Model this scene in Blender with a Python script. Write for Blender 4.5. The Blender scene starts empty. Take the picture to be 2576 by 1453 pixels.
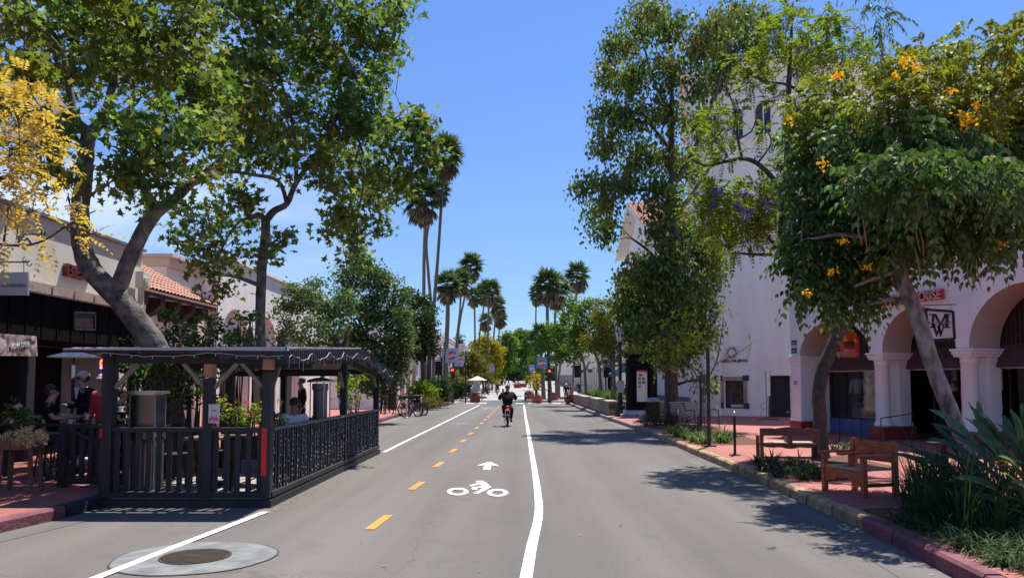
import bpy, bmesh, math, random
import numpy as np
from mathutils import Vector, Matrix
R = math.radians
rng = np.random.default_rng(7)
rnd = random.Random(11)
S = bpy.context.scene
C = S.collection

# ------------------------------------------------------------------ camera, sky, sun, exposure
FPX, CX, CY, HOR, VPX, CAMH = 1900.0, 1288.0, 726.5, 965.0, 1310.0, 1.65
PITCH = R(3.5)
YAW = math.atan((VPX - CX) / FPX)
SY = (HOR - CY) / FPX - math.tan(PITCH)
cam_d = bpy.data.cameras.new('camera'); cam = bpy.data.objects.new('camera', cam_d); C.objects.link(cam)
cam.location = (0, 0, CAMH); cam.rotation_euler = (math.pi / 2 + PITCH, 0, YAW)
cam_d.sensor_width = 36; cam_d.lens = 36 * FPX / 2576; cam_d.shift_y = SY * FPX / 2576
cam_d.clip_end = 4000; cam_d.clip_start = 0.05
S.camera = cam
SUN_EL, SUN_AZ = R(67), R(27)      # azimuth measured from +Y towards +X
w = bpy.data.worlds.new('World'); S.world = w; w.use_nodes = True
nt = w.node_tree; nt.nodes.clear()
sky = nt.nodes.new('ShaderNodeTexSky'); sky.sky_type = 'NISHITA'; sky.sun_disc = False
sky.sun_elevation = SUN_EL; sky.sun_rotation = SUN_AZ
sky.air_density = 1.0; sky.dust_density = 0.0; sky.ozone_density = 3.0; sky.altitude = 0
bg = nt.nodes.new('ShaderNodeBackground'); bg.inputs[1].default_value = 0.108
wo = nt.nodes.new('ShaderNodeOutputWorld')
# thin bright clouds low over the left side of the street
tc = nt.nodes.new('ShaderNodeTexCoord')
mp = nt.nodes.new('ShaderNodeMapping'); mp.inputs['Scale'].default_value = (1.2, 1.2, 5.0)
nz = nt.nodes.new('ShaderNodeTexNoise'); nz.inputs['Scale'].default_value = 2.2; nz.inputs['Detail'].default_value = 5
cr = nt.nodes.new('ShaderNodeValToRGB'); cr.color_ramp.elements[0].position = .44; cr.color_ramp.elements[1].position = .70
dotn = nt.nodes.new('ShaderNodeVectorMath'); dotn.operation = 'DOT_PRODUCT'; dotn.inputs[1].default_value = Vector((-.49, .84, .19)).normalized()
mr = nt.nodes.new('ShaderNodeMapRange'); mr.interpolation_type = 'SMOOTHSTEP'; mr.inputs[1].default_value = .93; mr.inputs[2].default_value = .995
mul = nt.nodes.new('ShaderNodeMath'); mul.operation = 'MULTIPLY'
mul2 = nt.nodes.new('ShaderNodeMath'); mul2.operation = 'MULTIPLY_ADD'; mul2.inputs[1].default_value = .62; mul2.inputs[2].default_value = .0
tint = nt.nodes.new('ShaderNodeMix'); tint.data_type = 'RGBA'; tint.blend_type = 'MULTIPLY'; tint.inputs[0].default_value = 1
tint.inputs[7].default_value = (1, 1, 1, 1)
gm = nt.nodes.new('ShaderNodeSeparateXYZ'); gr = nt.nodes.new('ShaderNodeValToRGB')
gr.color_ramp.elements[0].position = 0; gr.color_ramp.elements[0].color = (.38, .48, .62, 1)
gr.color_ramp.elements[1].position = .45; gr.color_ramp.elements[1].color = (.58, .70, .94, 1)
for _p, _c in ((.1, (.45, .55, .71, 1)), (.22, (.54, .63, .80, 1))):
    _e = gr.color_ramp.elements.new(_p); _e.color = _c
nt.links.new(tc.outputs['Generated'], gm.inputs[0]); nt.links.new(gm.outputs['Z'], gr.inputs[0]); nt.links.new(gr.outputs[0], tint.inputs[7])
mx = nt.nodes.new('ShaderNodeMix'); mx.data_type = 'RGBA'; mx.inputs[7].default_value = (5.6, 6.2, 7.4, 1)
L = nt.links.new
L(tc.outputs['Generated'], mp.inputs[0]); L(mp.outputs[0], nz.inputs['Vector']); L(nz.outputs['Fac'], cr.inputs[0])
L(tc.outputs['Generated'], dotn.inputs[0]); L(dotn.outputs['Value'], mr.inputs[0])
L(cr.outputs[0], mul2.inputs[0]); L(mul2.outputs[0], mul.inputs[0]); L(mr.outputs[0], mul.inputs[1]); L(mul.outputs[0], mx.inputs[0])
L(sky.outputs[0], tint.inputs[6]); L(tint.outputs[2], mx.inputs[6]); L(mx.outputs[2], bg.inputs[0]); L(bg.outputs[0], wo.inputs[0])
sd = bpy.data.lights.new('sun', 'SUN'); sd.energy = 4.35; sd.angle = R(0.53); sd.color = (1, .955, .89)
sun = bpy.data.objects.new('sun', sd); C.objects.link(sun)
sv = Vector((math.sin(SUN_AZ) * math.cos(SUN_EL), math.cos(SUN_AZ) * math.cos(SUN_EL), math.sin(SUN_EL)))
sun.rotation_euler = sv.to_track_quat('Z', 'Y').to_euler(); sun.location = (0, 0, 60)
S.view_settings.view_transform = 'Standard'; S.view_settings.look = 'None'
S.view_settings.exposure = 0.82; S.view_settings.gamma = 1; S.view_settings.use_curve_mapping = False
S.cycles.max_bounces = 6; S.cycles.transparent_max_bounces = 12; S.cycles.diffuse_bounces = 4
S.cycles.glossy_bounces = 2; S.cycles.transmission_bounces = 3; S.cycles.caustics_reflective = False; S.cycles.caustics_refractive = False

# ------------------------------------------------------------------ measuring helpers
_RM = (Matrix.Rotation(YAW, 3, 'Z') @ Matrix.Rotation(math.pi / 2 + PITCH, 3, 'X'))
def ray(px, py):
    return _RM @ Vector(((px - CX) / FPX, (CY - py) / FPX + SY, -1))
def P(px, py, Y):
    d = ray(px, py); k = Y / d.y
    return Vector((d.x * k, Y, CAMH + d.z * k))
def G(px, py, z=0.0):
    d = ray(px, py); k = (z - CAMH) / d.z
    return Vector((d.x * k, d.y * k, z))
def gz(Y):                                   # the road climbs gently past the crossing
    return 0.0 if Y < 80 else min(0.012 * (Y - 80), 2.9)
def U(px, Y): return px / FPX * Y            # a length of px pixels at distance Y

# ------------------------------------------------------------------ materials
MATS = {}
def nodes_of(name):
    m = bpy.data.materials.new(name); m.use_nodes = True
    t = m.node_tree; b = t.nodes['Principled BSDF']
    return m, t, b
def mat(name, col, rough=.7, var=.12, scale=6, bump=0, metal=0, bscale=None, spec=.5, emit=0, detail=4, stretch=None, col2=None):
    if name in MATS: return MATS[name]
    m, t, b = nodes_of(name)
    b.inputs['Roughness'].default_value = rough; b.inputs['Metallic'].default_value = metal
    b.inputs['Specular IOR Level'].default_value = spec
    co = t.nodes.new('ShaderNodeTexCoord'); src = co.outputs['Object']
    if stretch:
        mpn = t.nodes.new('ShaderNodeMapping'); mpn.inputs['Scale'].default_value = stretch
        t.links.new(src, mpn.inputs[0]); src = mpn.outputs[0]
    if var or col2:
        n = t.nodes.new('ShaderNodeTexNoise'); n.inputs['Scale'].default_value = scale; n.inputs['Detail'].default_value = detail
        t.links.new(src, n.inputs['Vector'])
        r = t.nodes.new('ShaderNodeValToRGB')
        r.color_ramp.elements[0].position = .3; r.color_ramp.elements[1].position = .7
        a = [max(0, c * (1 - var)) for c in col]; bb = [min(1, c * (1 + var)) for c in (col2 or col)]
        r.color_ramp.elements[0].color = (*a, 1); r.color_ramp.elements[1].color = (*bb, 1)
        t.links.new(n.outputs['Fac'], r.inputs[0]); t.links.new(r.outputs[0], b.inputs['Base Color'])
    else:
        b.inputs['Base Color'].default_value = (*col, 1)
    if bump:
        n2 = t.nodes.new('ShaderNodeTexNoise'); n2.inputs['Scale'].default_value = bscale or scale * 4; n2.inputs['Detail'].default_value = 5
        t.links.new(src, n2.inputs['Vector'])
        bu = t.nodes.new('ShaderNodeBump'); bu.inputs['Strength'].default_value = bump; bu.inputs['Distance'].default_value = .02
        t.links.new(n2.outputs['Fac'], bu.inputs['Height']); t.links.new(bu.outputs[0], b.inputs['Normal'])
    if emit:
        b.inputs['Emission Color'].default_value = (*col, 1); b.inputs['Emission Strength'].default_value = emit
    MATS[name] = m
    return m
def leafmat(name, cols, trans=.35, rough=.42, patch=None):
    """cols: list of (position, rgb) picked at random for every leaf"""
    m = bpy.data.materials.new(name); m.use_nodes = True; t = m.node_tree; t.nodes.clear()
    g = t.nodes.new('ShaderNodeNewGeometry'); r = t.nodes.new('ShaderNodeValToRGB')
    r.color_ramp.interpolation = 'LINEAR'
    e = r.color_ramp.elements
    while len(e) > 1: e.remove(e[-1])
    e[0].position = cols[0][0]; e[0].color = (*cols[0][1], 1)
    for p, c in cols[1:]:
        x = e.new(p); x.color = (*c, 1)
    t.links.new(g.outputs['Random Per Island'], r.inputs[0])
    col = r.outputs[0]
    if patch:
        co = t.nodes.new('ShaderNodeTexCoord'); n = t.nodes.new('ShaderNodeTexNoise'); n.inputs['Scale'].default_value = patch[0]
        n.inputs['Detail'].default_value = 2
        t.links.new(co.outputs['Object'], n.inputs['Vector'])
        rr = t.nodes.new('ShaderNodeMapRange'); rr.inputs[1].default_value = .48; rr.inputs[2].default_value = .66; rr.inputs[4].default_value = patch[2]
        t.links.new(n.outputs['Fac'], rr.inputs[0])
        mm = t.nodes.new('ShaderNodeMix'); mm.data_type = 'RGBA'; mm.inputs[7].default_value = (*patch[1], 1)
        t.links.new(rr.outputs[0], mm.inputs[0]); t.links.new(col, mm.inputs[6]); col = mm.outputs[2]
    b = t.nodes.new('ShaderNodeBsdfPrincipled'); b.inputs['Roughness'].default_value = max(rough, .34) + .2; b.inputs['Specular IOR Level'].default_value = .16
    tr = t.nodes.new('ShaderNodeBsdfTranslucent'); ms = t.nodes.new('ShaderNodeMixShader'); ms.inputs[0].default_value = trans
    br = t.nodes.new('ShaderNodeMix'); br.data_type = 'RGBA'; br.blend_type = 'MULTIPLY'; br.inputs[0].default_value = 1; br.inputs[7].default_value = (1.5, 1.6, .7, 1)
    o = t.nodes.new('ShaderNodeOutputMaterial')
    t.links.new(col, b.inputs['Base Color']); t.links.new(col, br.inputs[6]); t.links.new(br.outputs[2], tr.inputs[0])
    t.links.new(b.outputs[0], ms.inputs[1]); t.links.new(tr.outputs[0], ms.inputs[2]); t.links.new(ms.outputs[0], o.inputs[0])
    return m
def glassmat(name, tint=(.8, .85, .85), refl=.25, rough=.03):
    m = bpy.data.materials.new(name); m.use_nodes = True; t = m.node_tree; t.nodes.clear()
    tr = t.nodes.new('ShaderNodeBsdfTransparent'); tr.inputs[0].default_value = (*tint, 1)
    gl = t.nodes.new('ShaderNodeBsdfGlossy'); gl.inputs['Roughness'].default_value = rough
    ms = t.nodes.new('ShaderNodeMixShader'); ms.inputs[0].default_value = refl
    o = t.nodes.new('ShaderNodeOutputMaterial')
    t.links.new(tr.outputs[0], ms.inputs[1]); t.links.new(gl.outputs[0], ms.inputs[2]); t.links.new(ms.outputs[0], o.inputs[0])
    return m

# ------------------------------------------------------------------ mesh builder
class MB:
    def __init__(s): s.v = []; s.f = []; s.m = []; s.k = 0; s.c = []
    def mi(s, k): s.k = k; return s
    def add(s, vs, fs):
        o = len(s.v); s.c.append((o, len(s.f))); s.v += [tuple(x) for x in vs]
        s.f += [tuple(i + o for i in f) for f in fs]; s.m += [s.k] * len(fs)
        return s
    def box(s, a, b, rz=0, piv=None):
        x0, y0, z0 = a; x1, y1, z1 = b
        vs = [Vector(p) for p in ((x0, y0, z0), (x1, y0, z0), (x1, y1, z0), (x0, y1, z0), (x0, y0, z1), (x1, y0, z1), (x1, y1, z1), (x0, y1, z1))]
        if rz:
            pv = Vector(piv or ((x0 + x1) / 2, (y0 + y1) / 2, 0)); M3 = Matrix.Rotation(rz, 3, 'Z'); pv.z = 0
            vs = [M3 @ (q - pv) + pv for q in vs]
        return s.add(vs, [(0, 3, 2, 1), (4, 5, 6, 7), (0, 1, 5, 4), (1, 2, 6, 5), (2, 3, 7, 6), (3, 0, 4, 7)])
    def obox(s, c, ax, ay, az):                       # oriented box: centre and three half-axes
        c, ax, ay, az = map(Vector, (c, ax, ay, az))
        vs = [c + i * ax + j * ay + k * az for k in (-1, 1) for (i, j) in ((-1, -1), (1, -1), (1, 1), (-1, 1))]
        return s.add(vs, [(0, 3, 2, 1), (4, 5, 6, 7), (0, 1, 5, 4), (1, 2, 6, 5), (2, 3, 7, 6), (3, 0, 4, 7)])
    def bar(s, a, b, w, h=None, up=(0, 0, 1)):
        a, b = Vector(a), Vector(b); d = b - a; n = d.normalized(); u = Vector(up)
        x = n.cross(u)
        if x.length < 1e-4: x = n.cross(Vector((0, 1, 0)))
        x.normalize(); y = x.cross(n)
        return s.obox((a + b) / 2, d / 2, x * w / 2, y * (h or w) / 2)
    def tube(s, pts, rad, seg=8, cap=True, smooth=0, wob=0):
        pts = [Vector(p) for p in pts]
        if not isinstance(rad, (list, tuple)): rad = [rad] * len(pts)
        rad = list(rad)
        if smooth and len(pts) > 2:
            np_, nr = [], []
            for i in range(len(pts) - 1):
                p0 = pts[max(i - 1, 0)]; p1 = pts[i]; p2 = pts[i + 1]; p3 = pts[min(i + 2, len(pts) - 1)]
                for k in range(smooth):
                    u = k / smooth
                    np_.append(.5 * ((2 * p1) + (p2 - p0) * u + (2 * p0 - 5 * p1 + 4 * p2 - p3) * u * u + (3 * p1 - p0 - 3 * p2 + p3) * u ** 3))
                    nr.append(rad[i] * (1 - u) + rad[i + 1] * u)
            np_.append(pts[-1]); nr.append(rad[-1]); pts, rad = np_, nr
        vs = []; fs = []; n = len(pts); up = None
        for i in range(n):
            t = (pts[min(i + 1, n - 1)] - pts[max(i - 1, 0)])
            if t.length < 1e-9: t = Vector((0, 0, 1))
            t.normalize()
            if up is None: up = Vector((1, 0, 0)) if abs(t.x) < .8 else Vector((0, 1, 0))
            x = (up - t * up.dot(t)).normalized(); y = t.cross(x); up = x
            for k in range(seg):
                a = 2 * math.pi * k / seg
                r = rad[i] * (1 + (rnd.uniform(-wob, wob) if wob else 0))
                vs.append(pts[i] + (x * math.cos(a) + y * math.sin(a)) * r)
        for i in range(n - 1):
            for k in range(seg):
                k2 = (k + 1) % seg
                fs.append((i * seg + k, i * seg + k2, (i + 1) * seg + k2, (i + 1) * seg + k))
        if cap:
            fs.append(tuple(range(seg - 1, -1, -1))); fs.append(tuple((n - 1) * seg + k for k in range(seg)))
        return s.add(vs, fs)
    def lathe(s, c, prof, seg=20, axis=None, sx=1, sy=1):
        """prof: list of (r, z) from bottom up, about the point c"""
        c = Vector(c); vs = []; fs = []
        for r, z in prof:
            for k in range(seg):
                a = 2 * math.pi * k / seg
                vs.append(c + Vector((math.cos(a) * r * sx, math.sin(a) * r * sy, z)))
        n = len(prof)
        for i in range(n - 1):
            for k in range(seg):
                k2 = (k + 1) % seg
                fs.append((i * seg + k, i * seg + k2, (i + 1) * seg + k2, (i + 1) * seg + k))
        fs.append(tuple(range(seg - 1, -1, -1))); fs.append(tuple((n - 1) * seg + k for k in range(seg)))
        return s.add(vs, fs)
    def torus(s, c, Rr, r, nrm, seg=28, ring=8, a0=0, a1=2 * math.pi):
        n = Vector(nrm).normalized(); x = n.cross(Vector((0, 0, 1)))
        if x.length < 1e-3: x = Vector((1, 0, 0))
        x.normalize(); y = n.cross(x); full = abs(a1 - a0 - 2 * math.pi) < 1e-6
        pts = [Vector(c) + (x * math.cos(a0 + (a1 - a0) * k / seg) + y * math.sin(a0 + (a1 - a0) * k / seg)) * Rr for k in range(seg + (0 if full else 1))]
        if full:
            vs = []; fs = []
            for p in pts:
                o = (p - Vector(c)).normalized()
                for j in range(ring):
                    b = 2 * math.pi * j / ring; vs.append(p + o * math.cos(b) * r + n * math.sin(b) * r)
            m = len(pts)
            for i in range(m):
                for j in range(ring):
                    fs.append((i * ring + j, i * ring + (j + 1) % ring, ((i + 1) % m) * ring + (j + 1) % ring, ((i + 1) % m) * ring + j))
            return s.add(vs, fs)
        return s.tube(pts, r, ring)
    def poly(s, pts): return s.add(pts, [tuple(range(len(pts)))])
    def prism(s, pts, d):                              # polygon pts extruded by vector d
        pts = [Vector(p) for p in pts]; d = Vector(d); n = len(pts)
        vs = pts + [p + d for p in pts]
        return s.add(vs, [tuple(range(n - 1, -1, -1)), tuple(range(n, 2 * n))] + [(i, (i + 1) % n, n + (i + 1) % n, n + i) for i in range(n)])
    def ellipsoid(s, c, r, seg=14, rings=8):
        c = Vector(c); prof = [(math.sin(math.pi * i / rings), -math.cos(math.pi * i / rings)) for i in range(1, rings)]
        vs = []; fs = []
        for pr, pz in prof:
            for k in range(seg):
                a = 2 * math.pi * k / seg; vs.append(c + Vector((math.cos(a) * pr * r[0], math.sin(a) * pr * r[1], pz * r[2])))
        n = len(prof)
        for i in range(n - 1):
            for k in range(seg):
                k2 = (k + 1) % seg; fs.append((i * seg + k, i * seg + k2, (i + 1) * seg + k2, (i + 1) * seg + k))
        vs.append(c - Vector((0, 0, r[2]))); vs.append(c + Vector((0, 0, r[2]))); b = len(vs) - 2
        for k in range(seg):
            fs.append((b, (k + 1) % seg, k)); fs.append((b + 1, (n - 1) * seg + k, (n - 1) * seg + (k + 1) % seg))
        return s.add(vs, fs)
    def build(s, name, mats, parent=None, world=True, smooth=False, bevel=0):
        off = root_loc(parent) if (world and parent) else Vector((0, 0, 0))
        me = bpy.data.meshes.new(name)
        me.from_pydata([(x - off.x, y - off.y, z - off.z) for x, y, z in s.v], [], s.f)
        if not isinstance(mats, (list, tuple)): mats = [mats]
        for m in mats: me.materials.append(m)
        if len(mats) > 1: me.polygons.foreach_set('material_index', s.m)
        if smooth: me.shade_smooth() if hasattr(me, 'shade_smooth') else me.polygons.foreach_set('use_smooth', [True] * len(me.polygons))
        if smooth == 'auto':
            try: me.set_sharp_from_angle(angle=R(40))
            except Exception: pass
        me.update()
        o = bpy.data.objects.new(name, me); C.objects.link(o)
        if parent: o.parent = parent
        if bevel:
            b = o.modifiers.new('bevel', 'BEVEL'); b.width = bevel; b.segments = 2; b.limit_method = 'ANGLE'; b.angle_limit = R(40)
        return o
def build_each(mb, name, mats, parent=None, per=1, **kw):
    """one object for every 'per' shapes collected in mb"""
    c = mb.c[::per] + [(len(mb.v), len(mb.f))]; out = []
    for (v0, f0), (v1, f1) in zip(c, c[1:]):
        n = MB(); n.v = mb.v[v0:v1]; n.f = [tuple(i - v0 for i in f) for f in mb.f[f0:f1]]; n.m = mb.m[f0:f1]
        out.append(n.build(name, mats, parent, **kw))
    return out
def root_loc(o):
    v = Vector((0, 0, 0))
    while o: v += o.location; o = o.parent
    return v
def tag(o, label=None, cat=None, group=None, kind=None):
    if label: o['label'] = label
    if cat: o['category'] = cat
    if group: o['group'] = group
    if kind: o['kind'] = kind
    return o
def thing(name, label, cat, loc=(0, 0, 0), rz=0, group=None):
    o = bpy.data.objects.new(name, None); C.objects.link(o); o.empty_display_size = .2
    o.location = loc; o.rotation_euler = (0, 0, rz)
    return tag(o, label, cat, group)
def copy_tree(o, parent=None):
    c = o.copy(); C.objects.link(c)
    if parent: c.parent = parent
    for ch in list(o.children): copy_tree(ch, c)
    return c
def text_part(name, s, m, parent, org, xd, ud, width=None, height=None, depth=.02, world=True, bold=0, align='LEFT', shear=0):
    cu = bpy.data.curves.new(name, 'FONT'); cu.body = s; cu.size = 1; cu.extrude = .5; cu.offset = bold; cu.align_x = align; cu.shear = shear
    ob = bpy.data.objects.new(name, cu); C.objects.link(ob)
    me = bpy.data.meshes.new_from_object(ob); C.objects.unlink(ob); bpy.data.objects.remove(ob)
    co = np.zeros(len(me.vertices) * 3); me.vertices.foreach_get('co', co); co = co.reshape(-1, 3)
    mn, mx_ = co.min(0), co.max(0)
    sx = (width / (mx_[0] - mn[0])) if width else None; sy = (height / (mx_[1] - mn[1])) if height else None
    if sx is None: sx = sy
    if sy is None: sy = sx
    ox = mn[0] if align == 'LEFT' else (mn[0] + mx_[0]) / 2
    xd = np.array(Vector(xd).normalized()); ud = np.array(Vector(ud).normalized()); nd = np.cross(xd, ud)
    org = np.array(Vector(org) - (root_loc(parent) if world and parent else Vector((0, 0, 0))))
    q = org + np.outer((co[:, 0] - ox) * sx, xd) + np.outer((co[:, 1] - mn[1]) * sy, ud) + np.outer(co[:, 2] * depth, nd)
    me.vertices.foreach_set('co', q.ravel()); me.materials.clear(); me.materials.append(m); me.update(); me.name = name
    o = bpy.data.objects.new(name, me); C.objects.link(o); o.parent = parent
    return o

def marks(name, m, parent, org, xd, width, height, n=7, depth=.003, world=True):
    """a row of small printed strokes where the photograph's writing is too small to read"""
    mb = MB(); xd = Vector(xd).normalized(); nd = xd.cross(Vector((0, 0, 1))); s_ = width / n
    for k in range(n):
        c = Vector(org) + xd * (s_ * (k + .5)) + Vector((0, 0, height / 2)); hh = height * (.5 if k % 3 else .42)
        mb.obox(c, xd * s_ * .32, nd * depth / 2, (0, 0, hh))
    return mb.build(name, m, parent, world)
# ------------------------------------------------------------------ foliage
TEM = {
 'kite': [(0, 0, 0), (.42, .27, .03), (1, 0, -.06), (.42, -.27, .03)],
 'lance': [(0, 0, 0), (.35, .12, .02), (1, 0, -.1), (.35, -.12, .02)],
 'oval': [(0, 0, 0), (.3, .3, .03), (.75, .26, .0), (1, 0, -.06), (.75, -.26, .0), (.3, -.3, .03)],
 'star': [(0, .0, 0), (-.12, .32, .03), (.2, .22, 0), (.3, .52, .02), (.46, .2, 0), (1, 0, -.08), (.46, -.2, 0), (.3, -.52, .02), (.2, -.22, 0), (-.12, -.32, .03)],
}
def nrmz(a): return a / (np.linalg.norm(a, axis=1, keepdims=True) + 1e-9)
def frame_mesh(name, c, u, n, size, tem, m, parent=None, world=True, mats=None, mi=None):
    T = np.array(TEM[tem]); u = nrmz(u); v = nrmz(np.cross(n, u)); n = np.cross(u, v)
    if world and parent: c = c - np.array(root_loc(parent))
    k = len(T); N = len(c)
    V = c[:, None, :] + size[:, None, None] * (T[None, :, 0, None] * u[:, None, :] + T[None, :, 1, None] * v[:, None, :] + T[None, :, 2, None] * n[:, None, :])
    me = bpy.data.meshes.new(name)
    me.vertices.add(N * k); me.vertices.foreach_set('co', V.reshape(-1).astype(np.float32))
    me.loops.add(N * k); me.loops.foreach_set('vertex_index', np.arange(N * k, dtype=np.int32))
    me.polygons.add(N); me.polygons.foreach_set('loop_start', np.arange(0, N * k, k, dtype=np.int32))
    try: me.polygons.foreach_set('loop_total', np.full(N, k, dtype=np.int32))
    except Exception: pass
    for mm in (mats or [m]): me.materials.append(mm)
    if mi is not None: me.polygons.foreach_set('material_index', mi.astype(np.int32))
    me.update(calc_edges=True)
    o = bpy.data.objects.new(name, me); C.objects.link(o)
    if parent: o.parent = parent
    return o
def unit(n): return nrmz(rng.normal(size=(n, 3)))
def spray_centres(blobs, dens):
    """blobs: (centre, radii); dens: sprays per square metre of blob cross section"""
    out = []; own = []
    for i, (c, r) in enumerate(blobs):
        r = np.array(r); k = max(3, int(dens * math.pi * r[0] * r[2]))
        d = unit(k) * (rng.random((k, 1)) ** (1 / 2.4))
        out.append(np.array(c) + d * r); own += [i] * k
    return np.concatenate(out), np.array(own)
def leaf_crown(name, m, parent, blobs, dens=9, per=26, sr=.28, size=.12, tem='kite', droop=.25, up=.5, world=True, flat=.6):
    sc, own = spray_centres(blobs, dens); n = len(sc)
    c = np.repeat(sc, per, 0) + rng.normal(size=(n * per, 3)) * sr * np.array([1, 1, flat]) * .6
    N = len(c); u = unit(N); u[:, 2] -= droop; nn = unit(N) * (1 - up); nn[:, 2] += up
    s = size * rng.uniform(.6, 1.25, N)
    return frame_mesh(name, c, u, nn, s, tem, m, parent, world), sc, own
def frond_crown(name, m, parent, blobs, dens=9, fr=.42, pairs=6, leaflet=.11, tem='kite', droop=.5, world=True, spread=.55, upb=.6, lsag=.35):
    """pinnate leaves: fronds of paired leaflets, hanging at the ends"""
    sc, own = spray_centres(blobs, dens); n = len(sc)
    cen = np.array([blobs[i][0] for i in own])
    d = nrmz(nrmz(sc - cen) * .7 + unit(n) * spread + np.array([0, 0, .1])); L_ = fr * rng.uniform(.6, 1.15, n)
    side = nrmz(np.cross(d, np.array([0, 0, 1.0])) + unit(n) * .15); nn0 = nrmz(np.cross(side, d) + unit(n) * .3)
    cs, us, ns, ss = [], [], [], []
    for k in range(1, pairs + 1):
        f = k / pairs; p = sc + d * (L_ * f)[:, None]; p[:, 2] -= droop * L_ * f * f
        dd = d.copy(); dd[:, 2] -= 1.6 * droop * f
        for sg in ((-1, 1) if k < pairs else (0,)):
            uu = dd * (.45 if sg else 1) + side * sg * .9 + unit(n) * .18; uu[:, 2] -= lsag
            cs.append(p); us.append(uu); ns.append(nn0 + unit(n) * .35); ss.append(leaflet * rng.uniform(.75, 1.15, n) * (1 - .25 * abs(f - .5)))
    return frame_mesh(name, np.concatenate(cs), np.concatenate(us), np.concatenate(ns), np.concatenate(ss), tem, m, parent, world), sc, own
def blobs_px(lst, Y, dy=1.0, sq=.9, jit=.5):
    out = []
    for b in lst:
        px, py, r = b[:3]; yy = Y + (b[3] if len(b) > 3 else rnd.uniform(-dy, dy)); c = P(px, py, yy); rr = U(r, yy)
        out.append((tuple(c), (rr, rr * sq, rr)))
    return out
def skeleton(mb, paths, Y, seg=10, wob=.05, smooth=4):
    """paths: lists of (px, py, width_px[, dY]); returns nodes with radii"""
    nodes = []
    for pth in paths:
        pts = [P(p[0], p[1], Y + (p[3] if len(p) > 3 else 0)) for p in pth]
        rad = [U(p[2], Y) / 2 for p in pth]
        mb.tube(pts, rad, seg, smooth=smooth, wob=wob)
        for i in range(len(pts) - 1):
            for k in range(4): nodes.append((pts[i].lerp(pts[i + 1], k / 4), rad[i] * (1 - k / 4) + rad[i + 1] * k / 4))
        nodes.append((pts[-1], rad[-1]))
    return nodes
def limbs(mb, nodes, blobs, minz=0, rk=.45, twigs=None, tw=5, cap=.07):
    """a tapering limb from the skeleton into every blob, and twigs to the sprays"""
    order = sorted(range(len(blobs)), key=lambda i: min((Vector(blobs[i][0]) - n[0]).length for n in nodes))
    for i in order:
        c = Vector(blobs[i][0]); best = None; bd = 1e9
        for p, r in nodes:
            d = (c - p).length + (1.2 * max(0, p.z - c.z))
            if r < .006 or p.z < minz: continue
            if d < bd: bd = d; best = (p, r)
        if not best: continue
        p, r = best; r0 = min(r * rk + .006, cap); mid = p.lerp(c, .5) + Vector((rnd.uniform(-1, 1), rnd.uniform(-1, 1), rnd.uniform(-.2, .9))) * .12 * (c - p).length
        pts = [p, p.lerp(mid, .6) + Vector((0, 0, .03)), mid, c]; rr = [r0, r0 * .8, r0 * .6, max(r0 * .35, .005)]
        mb.tube(pts, rr, 5, cap=False, smooth=3)
        nodes.append((mid, rr[2])); nodes.append((c, rr[3]))
        if twigs is not None:
            sc, own = twigs; idx = np.where(own == i)[0][:tw]
            for j in idx:
                q = Vector(sc[j]); a = mid.lerp(c, rnd.uniform(.2, 1))
                mb.tube([a, a.lerp(q, .5) + Vector((0, 0, .05)), q], [max(rr[3] * .8, .005), .005, .003], 3, cap=False)
    return nodes
def ribbon(mb, base, dirh, length, width, rise, droop, seg=5, fold=0.0):
    """a strap leaf arching out of its base"""
    base = Vector(base); d = Vector((dirh[0], dirh[1], 0)).normalized(); sd_ = Vector((-d.y, d.x, 0)); vs = []; fs = []
    for i in range(seg + 1):
        f = i / seg; p = base + d * (length * f * (1 - rise * .45) * (.35 + .65 * f if rise > .5 else 1)) + Vector((0, 0, length * (rise * f - droop * f * f)))
        wv = width * (1 - f ** 2.2) * (.55 + .45 * min(1, f * 4)) / 2
        vs += [p - sd_ * wv, p + sd_ * wv]
    for i in range(seg): fs.append((2 * i, 2 * i + 1, 2 * i + 3, 2 * i + 2))
    mb.add(vs, fs)
def strap_clump(mb, c, n, length, width, rx=.12, rise=(.5, 1.1), droop=(.3, .9)):
    for k in range(n):
        a = rnd.uniform(0, 2 * math.pi); rr = rnd.uniform(0, 1) ** .5 * rx
        b = (c[0] + math.cos(a) * rr, c[1] + math.sin(a) * rr, c[2]); a2 = a + rnd.uniform(-.7, .7)
        ribbon(mb, b, (math.cos(a2), math.sin(a2)), length * rnd.uniform(.6, 1.15), width * rnd.uniform(.7, 1.1), rnd.uniform(*rise), rnd.uniform(*droop))

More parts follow.
